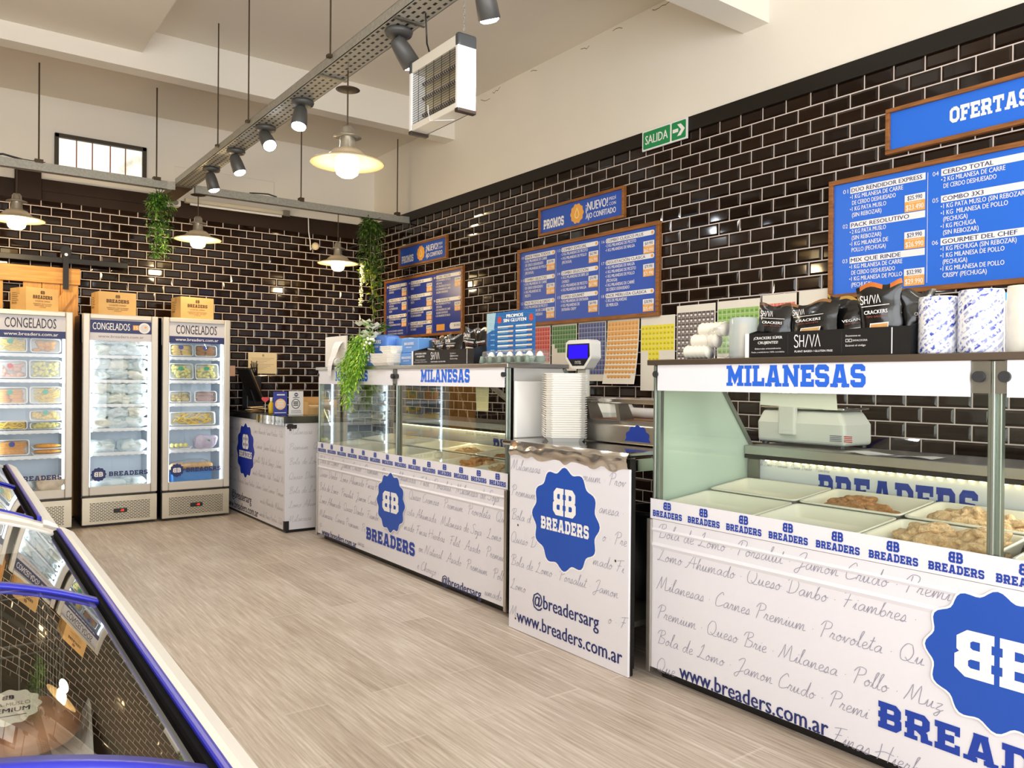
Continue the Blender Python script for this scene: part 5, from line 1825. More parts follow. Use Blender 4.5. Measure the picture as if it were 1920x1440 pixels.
# wrapping machine
t = thing('wrapping_machine', 'stainless film wrapping machine with blue badge behind the foam tray stack', 'wrapper', (3.05, 2.95, .986))
m = MB().prism([(2.80, .99), (3.24, .99), (3.24, 1.09), (2.83, 1.105), (2.80, 1.08)], 2.52, 3.16, 1)
m.build('housing', STEEL, t, bevel=.006)
m = MB().bar((2.84, 3.17, 1.205), (2.84, 2.50, 1.205), .075, .032)
m.build('film_arm', CHROME, t, bevel=.008)
for y in (3.13, 2.90, 2.56):
    MB().prism([(2.83, 1.10), (2.93, 1.10), (2.88, 1.19), (2.81, 1.19)], y - .012, y + .012, 1).build('bracket', STEELD, t)
MB().box(2.86, 2.55, 1.098, 3.2, 3.12, 1.108).build('hot_plate', mat('brown_plate', (128, 82, 40), .4), t)
MB().cyl((3.05, 2.60, 1.135), (3.05, 3.05, 1.135), .028, n=20).build('film_roll', mat('film_roll', (206, 204, 200), .25), t)
MB().box(2.86, 2.53, 1.0, 3.22, 3.14, 1.0).box(2.795, 3.12, .987, 2.80, 3.16, 1.08).build('side_plate', STEELD, t)
a = Art((2.7995, 3.16, .99), (0, -1, 0), (0, 0, 1))
pts = [p for p in [(.42 + q[0], .01 + q[1]) for q in scallop(.085)] if p[1] >= .012]
a.fan(pts, mat('deep_brand_blue', (24, 60, 160), .4), 1)
a.build('badge', t)
t = thing('white_block', 'tall white box of rolls standing between far case and foam tray stack', 'box', (2.68, 3.44, .987))
MB().box(2.585, 3.452, .987, 2.86, 3.474, 1.300).build('box', mat('white_box', (240, 238, 234), .5), t, bevel=.006)


# ================================================================ weighing scales
def scale(x, y0, y1, z, lab, pole_y, disp_z, lit=True):
    yc = (y0 + y1) / 2
    t = thing('weighing_scale', lab, 'scale', (x + .15, yc, z), group='white weighing scales')
    w = (y1 - y0)
    m = MB()
    lo = [(x, y0 + .02), (x + .24, y0 + .02), (x + .24, y1 - .02), (x, y1 - .02)]
    hi = [(x + .02, y0 + .055), (x + .22, y0 + .055), (x + .22, y1 - .04), (x + .02, y1 - .04)]
    v = [(p[0], p[1], z + .012) for p in lo] + [(p[0] - .004, p[1], z + .11) for p in lo] + [(p[0], p[1], z + .172) for p in hi]
    m.add(v, [(3, 2, 1, 0), (8, 9, 10, 11)] + [(a_ + i, a_ + (i + 1) % 4, a_ + 4 + (i + 1) % 4, a_ + 4 + i) for a_ in (0, 4) for i in range(4)])
    m.build('housing', mat('scale_ivory', (226, 226, 214), .4), t, bevel=.018, seg=3)
    MB().box(x + .01, y0 + .03, z + .176, x + .23, y1 - .03, z + .188).build('weighing_plate', CHROME, t, bevel=.005)
    m = MB()
    for a_, b_ in ((x + .03, y0 + .05), (x + .03, y1 - .05), (x + .21, y0 + .05), (x + .21, y1 - .05)):
        m.cyl((a_, b_, z), (a_, b_, z + .014), .018, n=12)
    m.build('foot', BLACKPL, t)
    MB().box(x - .02, pole_y - .045, z + .05, x + .012, pole_y + .045, disp_z - .02).build('pole', mat('scale_ivory', (226, 226, 214), .4), t, bevel=.008)
    hd = MB().prism([(pole_y - .12, disp_z + .15), (pole_y - .125, disp_z + .05), (pole_y - .06, disp_z - .02), (pole_y + .06, disp_z - .02), (pole_y + .125, disp_z + .05), (pole_y + .12, disp_z + .15), (pole_y + .09, disp_z + .165), (pole_y - .09, disp_z + .165)], x - .05, x + .03, 0)
    h = hd.build('display_head', mat('scale_white', (232, 230, 222), .4), t, bevel=.014, seg=3)
    a = Art((x - .0505, pole_y, disp_z), (0, -1, 0), (0, 0, 1))
    a.poly([(-.105, .14), (-.11, .06), (-.055, .0), (.055, .0), (.11, .06), (.105, .14)], BLACKPL, 1)
    if lit:
        a.rect(-.092, .045, .092, .132, emitter('blue_screen', (52, 28, 250), 1.1), 2)
    a.text('SYSTEL', 0, .012, .018, SIGNW, w=.06, align='c', layer=2)
    a.o = Vector((x - .0505 + .03, pole_y, disp_z))
    a.badge(0, -.10, .034, NAVY, SIGNW, name=False, layer=2)
    a.build('display', h)
    return t


t = scale(3.34, 1.95, 2.46, 1.0, 'ivory weighing scale on the rear worktop behind the near case glass', 2.262, 1.36)
a = Art((3.3355, 2.44, 1.0), (0, -1, 0), (0, 0, 1))
for k in range(4):
    a.rect(.40, .035 + k * .008, .46, .039 + k * .008, mat('grey_print', (128, 124, 140), .5), 2)
    a.rect(.47, .035 + k * .008, .51, .039 + k * .008, mat('red_print', (206, 60, 60), .5), 2)
a.build('rating_label', t)
scale(3.36, 3.50, 4.06, 1.0, 'ivory weighing scale with lit violet-blue display behind the far end of the steel table', 3.765, 1.400)
t = thing('paper_sheet', 'white sheet of paper curling on the rear worktop before the near scale', 'paper', (3.24, 1.7, 1.0))
m = MB()
for k in range(8):
    ya, yb_ = 1.52 + .38 * k / 8, 1.52 + .38 * (k + 1) / 8
    m.add([(3.21, ya, 1.001 + .006 * math.sin(k)), (3.32, ya, 1.001 + .004 * math.sin(k + 1)), (3.32, yb_, 1.001 + .004 * math.sin(k + 2)), (3.21, yb_, 1.001 + .006 * math.sin(k + 1))], [(0, 1, 2, 3)], 0, True)
m.build('sheet', SIGNW, t)
# ================================================================ chest freezers with arched sliding lids
FBODY = mat('chest_white', (232, 228, 220), 0.35)
FBLUE = mat('lid_blue', (40, 44, 170), 0.35)
SEAL = mat('lid_seal', (10, 10, 14), 0.8, spec=0.1)
CXF, RF = -0.05, 0.75


def arch(x, dz=0.0):
    return 0.943 + dz - (RF - math.sqrt(max(0.0, RF * RF - (x - CXF) ** 2)))


def chest(y0, y1, splits, lab, names):
    t = thing('chest_freezer', lab, 'freezer', (CXF, (y0 + y1) / 2, 0), group='chest freezers with arched glass lids')
    XL, XR = -.425, .325
    m = MB()
    m.box(XL + .01, y0 + .01, .06, XL + .055, y1 - .01, .84)
    m.box(XR - .055, y0 + .01, .06, XR - .01, y1 - .01, .84)
    m.box(XL + .055, y0 + .01, .06, XR - .055, y0 + .055, .84)
    m.box(XL + .055, y1 - .055, .06, XR - .055, y1 - .01, .84)
    m.box(XL + .055, y0 + .055, .06, XR - .055, y1 - .055, .12)
    m.build('cabinet', FBODY, t)
    m = MB()
    m.box(XL + .0555, y0 + .056, .121, XL + .06, y1 - .056, .835).box(XR - .06, y0 + .056, .121, XR - .0555, y1 - .056, .835)
    m.box(XL + .06, y0 + .056, .121, XR - .06, y1 - .056, .126).box(XL + .06, y1 - .06, .126, XR - .06, y1 - .056, .835)
    m.build('shade_lining', mat('dim_liner', (122, 112, 92), .5, .2), t)  # added dark lining over the white walls; its colour stands in for interior shade
    for yy in (y0 + .1, y1 - .1):
        for xx in (XL + .08, XR - .08):
            MB().cyl((xx, yy, 0), (xx, yy, .062), .03, n=12).build('castor', BLACKPL, t)
    # rim down both long sides
    for s in (1, -1):
        X = (lambda v: v) if s > 0 else (lambda v: 2 * CXF - v)
        m = MB()
        prof = [(X(.325), .80), (X(.325), .852), (X(.318), .866), (X(.296), .880), (X(.283), .884), (X(.283), .85), (X(.27), .80)]
        if s < 0:
            prof = list(reversed(prof))
        m.prism(prof, y0, y1, 1)
        m.build('rim', FBODY, t, bevel=.002)
        m = MB()
        prof = [(X(.283), .862), (X(.283), .8855), (X(.279), .888), (X(.274), .889), (X(.2715), .888), (X(.2715), .862)]
        if s < 0:
            prof = list(reversed(prof))
        m.prism(prof, y0 + .05, y1 - .05, 1)
        m.build('blue_edge', FBLUE, t)
        m = MB()
        prof = [(X(.2715), .864), (X(.2715), .884), (X(.264), .883), (X(.264), .864)]
        if s < 0:
            prof = list(reversed(prof))
        m.prism(prof, y0 + .05, y1 - .05, 1)
        m.build('seal', SEAL, t)
    # arched end caps
    n = 14
    for yy0, yy1 in ((y0, y0 + .06), (y1 - .06, y1)):
        top = [(-.36 + .62 * k / n, arch(-.36 + .62 * k / n, .004)) for k in range(n + 1)]
        prof = [(XL, .82)] + [(XL, .855)] + top + [(XR, .855), (XR, .82)]
        MB().prism(prof, yy0, yy1, 1).build('end_cap', FBODY, t, bevel=.006)
    # two sliding panes, each with a blue front strip
    ys = [y0 + .06] + list(splits) + [y1 - .06]
    for i, (a_, b_) in enumerate(zip(ys[:-1], ys[1:])):
        m = MB()
        v, f = [], []
        n = 22
        for k in range(n + 1):
            x = -.364 + .628 * k / n
            for yy in (a_, b_):
                v.append((x, yy, arch(x)))
        f = [(2 * k, 2 * k + 2, 2 * k + 3, 2 * k + 1) for k in range(n)]
        m.add(v, f, 0, True)
        lid = m.build('glass_lid', FREEZERG, t)
        m = MB()
        v = []
        for k in range(n + 1):
            x = -.364 + .628 * k / n
            for yy, dz in ((a_ - .006, .0005), (a_ - .006, .008), (a_ + .022, .008), (a_ + .022, .0005)):
                v.append((x, yy, arch(x) + dz))
        f = []
        for k in range(n):
            for j in range(4):
                f.append((4 * k + j, 4 * k + (j + 1) % 4, 4 * k + 4 + (j + 1) % 4, 4 * k + 4 + j))
        m.add(v, f, 0, True)
        m.build('lid_strip', FBLUE, lid)
    t.rotation_euler = (0, 0, -.019)
    t.location.x = CXF - .009 if y0 < 1 else CXF + .004
    return t


def basket(y0, y1, x0, x1, z0, z1, lab):
    t = thing('wire_basket', lab, 'basket', ((x0 + x1) / 2, (y0 + y1) / 2, z0), group='wire baskets in the chest freezer')
    m = MB()
    for z in (z0, z1):
        m.tube([(x0, y0, z), (x1, y0, z), (x1, y1, z), (x0, y1, z), (x0, y0, z)], .004, 6)
    m.tube([(x0, y0, z1 - .02), (x1, y0, z1 - .02), (x1, y1, z1 - .02), (x0, y1, z1 - .02), (x0, y0, z1 - .02)], .0025, 6)
    nx, ny = 7, 9
    for i in range(nx + 1):
        x = x0 + (x1 - x0) * i / nx
        m.tube([(x, y0, z1), (x, y0, z0), (x, y1, z0), (x, y1, z1)], .0018, 5)
    for i in range(ny + 1):
        y = y0 + (y1 - y0) * i / ny
        m.tube([(x0, y, z1), (x0, y, z0), (x1, y, z0), (x1, y, z1)], .0018, 5)
    m.build('wires', mat('basket_wire', (186, 180, 166), .4, .3), t)


chest(.45, 2.51, (.862, 1.655), 'nearest chest freezer with arched glass lids and blue edge strip, bottom left corner', ())
chest(2.66, 4.45, (3.55,), 'chest freezer beyond the nearest one, in front of the left upright freezer', ())
basket(.92, 1.86, -.33, .235, .40, .60, 'near wire basket inside the closest chest freezer')
basket(1.92, 2.42, -.33, .235, .40, .74, 'far wire basket inside the closest chest freezer')
CHICK = mat('chicken_meat', (214, 156, 116), .35, var=.12, vscale=12, coat=.4)
HAMM = mat('red_meat', (178, 84, 70), .35, var=.2, vscale=14, coat=.4)


def meat_pack(x, y, z, rx, ry, rz, m_, lab, badge=False, seed=0):
    t = thing('meat_pack', lab, 'meat pack', (x, y, z), rnd.uniform(-.15, .15), group='packed meat in the closest chest freezer')
    MB().prism([(-rx * 1.05, 0), (rx * 1.05, 0), (rx * 1.15, rz * .7), (rx * 1.11, rz * .7), (rx * 1.0, .006), (-rx * 1.0, .006), (-rx * 1.11, rz * .7), (-rx * 1.15, rz * .7)], -ry * 1.1, ry * 1.1, 1).build('tray', WHITE, t, world=False)
    m = MB()
    m.ball((-rx * .35, -ry * .1, rz * .8), rx * .62, ry * .85, rz * .8, 24, 14, rough=.25, freq=12, seed=seed)
    m.ball((rx * .38, ry * .15, rz * .85), rx * .58, ry * .8, rz * .75, 24, 14, rough=.25, freq=12, seed=seed + 3)
    m.build('meat', m_, t, world=False)
    MB().ball((0, 0, rz * .82), rx * 1.08, ry * 1.02, rz * .98, 26, 14, rough=.12, freq=14, seed=seed, sq=.7).build('film', glass('meat_film', (.99, .99, .99), cloud=.06, gain=.35, rough=.1), t, world=False)
    if badge:
        a = Art((.012, -ry * .28, rz * 1.98), (1, 0, 0), (0, .93, .25))
        a.fan([(q[0], q[1]) for q in scallop(.050, 12, .05)], mat('label_cream', (228, 220, 206), .5), 1)
        a.text('PATA-MUSLO', 0, .003, .010, mat('label_grey', (140, 130, 122), .5), w=.068, align='c', layer=2)
        a.text('PREMIUM', 0, -.015, .012, INK, w=.068, align='c', bold=.02, layer=2)
        a.rect(-.030, -.026, .030, -.0245, INK, 2)
        a.polys(monogram(), 0, .022, .014, .012, INK, 2)
        a.build('label', t, world=False)


meat_pack(.105, 1.655, .615, .125, .13, .055, CHICK, 'tray of raw chicken with round cream label in the chest freezer basket', True, 1)
meat_pack(.105, 1.375, .605, .125, .11, .05, HAMM, 'tray of red meat cuts in the chest freezer basket nearest the viewer', False, 4)
meat_pack(-.17, 1.20, .56, .12, .15, .05, CHICK, 'tray of pale chicken pieces at the near end of the chest freezer', False, 8)
meat_pack(.09, 1.10, .59, .12, .11, .05, mat('yellow_chicken', (226, 190, 120), .4, var=.1, vscale=14, coat=.3), 'tray of yellow breaded chicken under the near lid of the chest freezer', False, 9)
meat_pack(-.16, 2.2, .56, .15, .15, .05, CHICK, 'tray of chicken at the far end of the closest chest freezer', False, 12)

# ================================================================ framed boards on the tiles
NUMW = SIGNW
WX = 4.088


def framed(yl, yr, z0, z1, face, lab, name, cat, fr=.026, group=None):
    """yl: left edge for the viewer (larger y)"""
    t = thing(name, lab, cat, (WX, (yl + yr) / 2, z0), group=group)
    MB().box(WX - .012, yr + fr, z0 + fr, WX, yl - fr, z1 - fr).build('panel', face, t)
    m = MB()
    m.box(WX - .028, yr, z0, WX + .004, yl, z0 + fr)
    m.box(WX - .028, yr, z1 - fr, WX + .004, yl, z1)
    m.box(WX - .028, yr, z0 + fr, WX + .004, yr + fr, z1 - fr)
    m.box(WX - .028, yl - fr, z0 + fr, WX + .004, yl, z1 - fr)
    m.build('frame', WOODF, t, bevel=.003)
    return t, Art((WX - .0125, yl - fr, z0 + fr), (0, -1, 0), (0, 0, 1)), yl - yr - 2 * fr, z1 - z0 - 2 * fr


def header_sign(yl, yr, z0, z1, lab):
    t, a, w, h = framed(yl, yr, z0, z1, SIGNB, lab, 'promo_sign', 'sign', .022, 'framed header signs')
    a.slab('PROMOS', .035, h * .16, h * .40, SIGNW, w=w * .27, gap=.05)
    cx, cy, r = w * .47, h * .50, h * .40
    a.fan([(cx + q[0], cy + q[1]) for q in scallop(r, 10, .06)], ORANGE, 1)
    drop = [(cx + .55 * r * math.sin(k * PI / 10) * (0.35 + .65 * (k / 20) ** .8 if k <= 20 else 1), cy) for k in range(1)]
    out = []
    for k in range(24):
        q = 2 * PI * k / 24
        s = math.sin(q / 2)
        out.append((cx + .42 * r * math.sin(q) * s ** 1.4 * -1, cy + .50 * r * math.cos(q) + .05 * r))
    for q in stroke_strip(out, r * .11, True):
        a.poly(q, mat('pale_drop', (250, 226, 150), .5), 2)
    a.text('¡NUEVO!', w * .58, h * .50, h * .34, SIGNW, w=w * .255, bold=.03)
    a.text('PEDÍ', w * .85, h * .70, h * .12, SIGNW, w=w * .075, bold=.01)
    a.text('CON', w * .85, h * .50, h * .12, SIGNW, w=w * .075, bold=.01)
    a.text('AJO CONFITADO', w * .58, h * .18, h * .22, SIGNW, w=w * .345, bold=.03)
    a.build('lettering', t)


header_sign(5.137, 4.135, 2.499, 2.733, 'framed blue header sign above the big menu board in the middle of the tiled wall')
header_sign(7.563, 6.582, 2.495, 2.727, 'framed blue header sign above the farthest menu board, near the corner')
t, a, w, h = framed(2.184, .90, 2.512, 2.752, SIGNB2, 'framed bright blue offers header sign at the right edge of the photo', 'promo_sign', 'sign', .022, 'framed header signs')
a.slab('OFERTAS', .300, h * .33, h * .40, SIGNW, w=.355, gap=.05)
a.build('lettering', t)


def menu(a, w, h, cols, xs, ink, pill, small=1.0, drop=.105):
    """cols: list of columns of (number, title, lines, old, new, v); v is the title top as a share of the height"""
    for k, col in enumerate(cols):
        x0, x1 = xs[k]
        x0, x1 = x0 * w, x1 * w
        for num, title, lines, old, new, v in col:
            th = h * .058
            yt = h * (1 - v) - th
            a.text(num, x0 - .012, yt + th * .18, th * .62, SIGNW, w=.030, align='r')
            if pill:
                a.rect(x0, yt, x1, yt + th, SIGNW, 1, th * .45)
                a.fan([(x1 - th * .6 + th * .34 * math.cos(q * PI / 6), yt + th * .5 + th * .34 * math.sin(q * PI / 6)) for q in range(12)], ORANGE, 2)
            else:
                a.rect(x0, yt, x1, yt + th, SIGNW, 1)
            tw = min((x1 - x0) * (.84 if pill else .94), len(title) * th * .60)
            a.text(title, x0 + .008, yt + th * .20, th * .60, ink, w=tw, bold=.015)
            lh = h * .0545 * small
            for i, ln in enumerate(lines):
                y = yt - lh * (i + 1) + lh * .12
                s = ln
                xx = x0 + .012
                if ln.startswith('*'):
                    s = ln[1:]
                    a.fan([(x0 + .003 + .0035 * math.cos(q * PI / 4), y + lh * .32 + .0035 * math.sin(q * PI / 4)) for q in range(8)], SIGNW, 2)
                a.text(s, xx, y, lh * .68, SIGNW, w=min(len(s) * lh * .385, (x1 - x0) * .98), bold=.02)
            if old:
                py = yt - h * drop
                pw = .105
                a.rect(x1 - pw, py - h * .058, x1, py, SIGNW, 3)
                a.rect(x1 - pw, py - h * .145, x1, py - h * .058, ORANGE, 3)
                a.text(old, x1 - pw / 2, py - h * .047, h * .036, ink, w=pw * .72, align='c', bold=.01, layer=4)
                a.text('PROMOCIÓN', x1 - pw / 2, py - h * .076, h * .010, SIGNW, w=pw * .6, align='c', layer=4)
                a.text(new, x1 - pw / 2, py - h * .130, h * .044, SIGNW, w=pw * .86, align='c', bold=.02, layer=4)
    for k in range(len(cols) - 1):
        xm = (xs[k][1] + (xs[k + 1][0] - .035)) / 2 * w
        a.rect(xm - .0012, h * .03, xm + .0012, h * .95, SIGNW, 1)


t, a, w, h = framed(2.507, .905, 1.773, 2.434, SIGNB2, 'framed bright blue menu board under the offers sign, cut by the right edge', 'menu_board', 'menu board', .026, 'framed menu boards')
menu(a, w, h, [
    [('01', 'DÚO RENDIDOR EXPRESS', ['*1 KG MILANESA DE CARRE', 'DE CERDO DESHUESADO', '*1 KG PATA MUSLO', '(SIN REBOZAR)'], '$25.990', '$23.490', .045),
     ('02', 'PACK RESOLUTIVO', ['*2 KG PATA MUSLO', '(SIN REBOZAR)', '*1 KG MILANESA DE', 'POLLO (PECHUGA)'], '$29.990', '$26.990', .360),
     ('03', 'MIX QUE RINDE', ['*1 KG MILANESA DE CARRE', 'DE CERDO DESHUESADO', '*1 KG MILANESA DE POLLO', '(PECHUGA)'], '$32.990', '$29.990', .675)],
    [('04', 'CERDO TOTAL', ['*2 KG MILANESA DE CARRE', 'DE CERDO DESHUESADO'], '$3', '$3', .045),
     ('05', 'COMBO 3X3', ['*1 KG PATA MUSLO (SIN REBOZAR)', '*1 KG  MILANESA DE POLLO', '(PECHUGA)', '*1 KG PECHUGA', '(SIN REBOZAR)'], '$3', '$3', .265),
     ('06', 'GOURMET DEL CHEF', ['*1 KG PECHUGA (SIN REBOZAR)', '*1 KG MILANESA DE POLLO', '(PECHUGA)', '*1 KG MILANESA DE POLLO', 'CRISPY (PECHUGA)'], '$4', '$4', .615)]],
     [(.062, .325), (.375, .70)], NAVY, False)
a.build('lettering', t)
t, a, w, h = framed(5.425, 3.787, 1.760, 2.424, SIGNB, 'large framed blue three-column menu board in the middle of the tiled wall', 'menu_board', 'menu board', .030, 'framed menu boards')
menu(a, w, h, [
    [('10', 'RINDE PARA TODOS', ['*2 KG MILANESAS DE CARRÉ', 'DE CERDO DESHUESADO', '*1 KG MILANESAS DE POLLO', '(PECHUGA)'], '$58.990', '$51.990', .045),
     ('11', 'COMBO SELECTAS', ['*2 KG MILANESAS DE CARRÉ', 'DE CERDO DESHUESADO', '*1 KG MILANESAS DE', 'PECETO'], '$57.990', '$52.490', .365),
     ('12', 'PACK PECETO & CERDO', ['*2 KG MILANESAS DE PECETO', '*1 KG MILANESAS DE CARRÉ', 'DE CERDO DESHUESADO'], '$65.990', '$59.990', .690)],
    [('13', 'COMBO ESPECIAL', ['*2 KG MILANESAS DE PECETO', '*1 KG MILANESAS DE POLLO', '(PECHUGA)'], '$62.990', '$56.990', .040),
     ('14', 'COMBO SELECCIÓN', ['*1 KG MILANESAS DE BIFE DE', 'CHORIZO', '*1 KG MILANESAS DE PECETO', '*1 KG MILANESAS DE NALGA'], '$76.990', '$67.990', .350),
     ('15', 'COMBO GOURMET', ['*1 KG MILANESAS DE ENTRAÑA', '*1 KG MILANESAS DE', 'ENTRAÑA CRISPY'], '$69.990', '$63.990', .665)],
    [('16', 'COMBO CLÁSICO PLUS', ['*2 KG MILANESAS DE PECETO', '*1 KG MILANESAS DE NALGA'], '$69.990', '$62.990', .040),
     ('17', 'DEGUSTACIÓN CLÁSICA', ['*1 KG MILANESAS DE NALGA', '*1 KG MILANESAS DE PECETO', '*1 KG MILANESAS DE POLLO', '(PECHUGA)', '*1 KG MILANESAS DE CARRÉ', 'DE CERDO DESHUESADO'], '$79.990', '$71.990', .310),
     ('18', 'PACK MERLUZA CLÁSICA', ['*2 KG DE MILANESAS', 'DE MERLUZA'], '$38.990', '$35.490', .720)]],
     [(.038, .295), (.345, .620), (.672, .985)], NAVY, True, 1.0, .062)
a.build('lettering', t)
t, a, w, h = framed(7.885, 6.285, 1.745, 2.392, mat('sign_blue_dark', (30, 56, 156), .35), 'framed blue three-column menu board closest to the corner', 'menu_board', 'menu board', .028, 'framed menu boards')
menu(a, w, h, [
    [('1', 'PACK POLLO X2', ['*2 KG MILANESAS DE POLLO', '(PECHUGA)'], '$17.990', '$15.490', .045),
     ('2', 'COMBO POLLO + PECETO', ['*1 KG MILANESAS DE POLLO', '(PECHUGA)', '*1 KG MILANESAS DE', 'PECETO'], '$29.990', '$26.490', .300),
     ('3', 'COMBO POLLO + NALGA', ['*1 KG MILANESAS DE POLLO', '(PECHUGA)', '*1 KG MILANESAS DE NALGA'], '$28.990', '$25.490', .600)],
    [('4', 'PACK NALGA X2', ['*2 KG MILANESAS DE', 'NALGA'], '$35.990', '$31.490', .045),
     ('5', 'PACK PECETO X2', ['*2 KG MILANESAS DE', 'PECETO'], '$36.990', '$32.990', .290),
     ('6', 'PACK CARRÉ X2', ['*2 KG MILANESAS DE CARRÉ', 'DE CERDO DESHUESADO'], '$26.990', '$23.990', .530),
     ('7', 'PACK BIFE GOURMET', ['*2 KG MILANESAS DE BIFE', 'DE CHORIZO'], '$44.990', '$38.990', .770)],
    [('8', 'COMBO FREEZER', ['*1 KG MILANESAS DE POLLO', '(PECHUGA)', '*1 KG MILANESAS DE NALGA', '*1 KG MILANESAS DE CARRÉ', 'DE CERDO DESHUESADO'], '$39.990', '$35.990', .035),
     ('9', 'MIX RENDIDOR', ['*1 KG MILANESAS DE POLLO', '(PECHUGA)', '*1 KG MILANESAS DE CARRÉ', 'DE CERDO DESHUESADO', '*1 KG MILANESAS DE NALGA'], '$42.990', '$37.990', .430)]],
     [(.040, .300), (.355, .640), (.690, .985)], NAVY, True, .92, .030)
a.rect(w * .70, h * .035, w * .80, h * .14, ORANGE, 1)
a.rect(w * .86, h * .045, w * .995, h * .15, SIGNW, 1, .03)
a.text('SIN CARGO', w * .91, h * .085, h * .035, NAVY, w=w * .07)
for k in range(2):
    a.text('PROMOCIONES VIGENTES', .05, h * (.085 - .05 * k), h * .028, SIGNW, w=w * .22)
a.build('lettering', t)

# ================================================================ sheets of stickers hanging on the tiles
PAPER = mat('backing_paper', (232, 224, 208), .6, var=.03, vscale=5)


def sheet(y1, y0, zt, zb, rgb, dark, lab, ztop_l, zbot_l, cut=(), curl=0.0):
    t = thing('sticker_sheet', lab, 'sticker sheet', (4.09, (y0 + y1) / 2, zb), group='sheets of price stickers on the tiled wall')
    m = MB()
    n = 8
    pts = []
    for k in range(n + 1):
        z = zt + (zb - zt) * k / n
        bow = curl * (k / n) ** 2
        pts.append((4.086 - bow, z))
    v = []
    for x, z in pts:
        for yy in (y0 + .004, y1 - .004):
            v += [(x, yy, z), (x + .0015, yy, z)]
    f = []
    for k in range(n):
        b = 4 * k
        f += [(b, b + 2, b + 6, b + 4), (b + 1, b + 5, b + 7, b + 3), (b, b + 4, b + 5, b + 1), (b + 2, b + 3, b + 7, b + 6)]
    m.add(v, f)
    m.build('backing', PAPER, t)
    c, d = mat('sticker_%d_%d_%d' % rgb, rgb, .5), mat('sticker_%d_%d_%d' % dark, dark, .5)
    g = MB()
    cols, rh = 9, .036
    w = (y1 - y0 - .02)
    rows = int((ztop_l - zbot_l) / rh)
    for r_ in range(rows):
        z1_ = ztop_l - r_ * rh
        z0_ = z1_ - rh + .002
        fr = (zt - (z0_ + z1_) / 2) / (zt - zb)
        x = 4.0853 - curl * fr * fr
        for k in range(cols):
            if any(r_ >= cr and (k < c0 or k >= c1) for cr, c0, c1 in cut):
                continue
            a_, b_ = y1 - .01 - w * k / cols, y1 - .01 - w * (k + 1) / cols + .002
            g.add([(x, a_, z0_), (x, b_, z0_), (x, b_, z1_), (x, a_, z1_)], [(0, 1, 2, 3)], 0)
            mz = z0_ + (z1_ - z0_) * .45
            q = (a_ - b_) * .22
            g.add([(x - .0006, a_ - q, z0_ + .006), (x - .0006, b_ + q, z0_ + .006), (x - .0006, b_ + q, mz + .004), (x - .0006, a_ - q, mz + .004)], [(0, 1, 2, 3)], 1)
    g.build('stickers', [c, d], t)


sheet(5.31, 4.988, 1.760, 1.42, (214, 92, 84), (186, 70, 64), 'sheet of red stickers on the tiles, partly behind the blue poster', 1.745, 1.43)
sheet(4.978, 4.662, 1.762, 1.385, (92, 138, 86), (70, 112, 66), 'sheet of dark green stickers, half used, left of the lit scale display', 1.745, 1.50, cut=((4, 1, 9), (5, 2, 9)))
sheet(4.650, 4.330, 1.762, 1.305, (92, 104, 152), (72, 80, 126), 'sheet of slate blue stickers behind the lit scale display', 1.750, 1.33)
sheet(4.322, 3.986, 1.760, 1.285, (232, 172, 96), (216, 152, 80), 'sheet of orange stickers curling away from the tiles', 1.745, 1.31, cut=((11, 1, 8),), curl=.05)
sheet(3.978, 3.650, 1.764, 1.24, (240, 222, 40), (196, 184, 36), 'sheet of yellow stickers left of the black and white one', 1.700, 1.42, cut=((5, 2, 5), (6, 2, 5)))
sheet(3.642, 3.308, 1.818, 1.40, (96, 84, 84), (236, 228, 218), 'sheet of black stickers left of the wrapped paper cups', 1.770, 1.41)
sheet(3.300, 2.968, 1.822, 1.44, (148, 190, 98), (112, 150, 70), 'sheet of light green stickers behind the wrapped cups', 1.772, 1.46)
sheet(2.960, 2.716, 1.834, 1.44, (226, 118, 102), (170, 72, 64), 'sheet of salmon red stickers behind the black snack bags', 1.780, 1.46)
sheet(2.708, 2.500, 1.838, 1.44, (60, 52, 52), (226, 220, 214), 'sheet of dark brown stickers partly under the right menu board frame', 1.745, 1.46)
# ================================================================ things standing on the glass cases
ZN = 1.3985
SNACKW = SIGNW


def thin_logo(a, x, y, h, m, wgt=.085, layer=2):
    """slim five-stroke word with a slanted bar"""
    L = [[(.50, .86), (.36, 1.0), (.14, 1.0), (.02, .80), (.14, .58), (.40, .46), (.52, .22), (.40, .0), (.14, .0), (.0, .14)],
         [(.72, 0), (.72, 1)], [(.72, .5), (1.22, .5)], [(1.22, 0), (1.22, 1)], [(1.46, -.04), (1.80, 1.04)], [(1.98, 1), (2.28, .02), (2.58, 1)], [(2.66, 0), (2.98, .98), (3.30, 0)]]
    for s in L:
        a.polys(stroke_strip(s, wgt * 1.2), x, y, h * .74, h, m, layer)
    return 3.3 * .74 * h


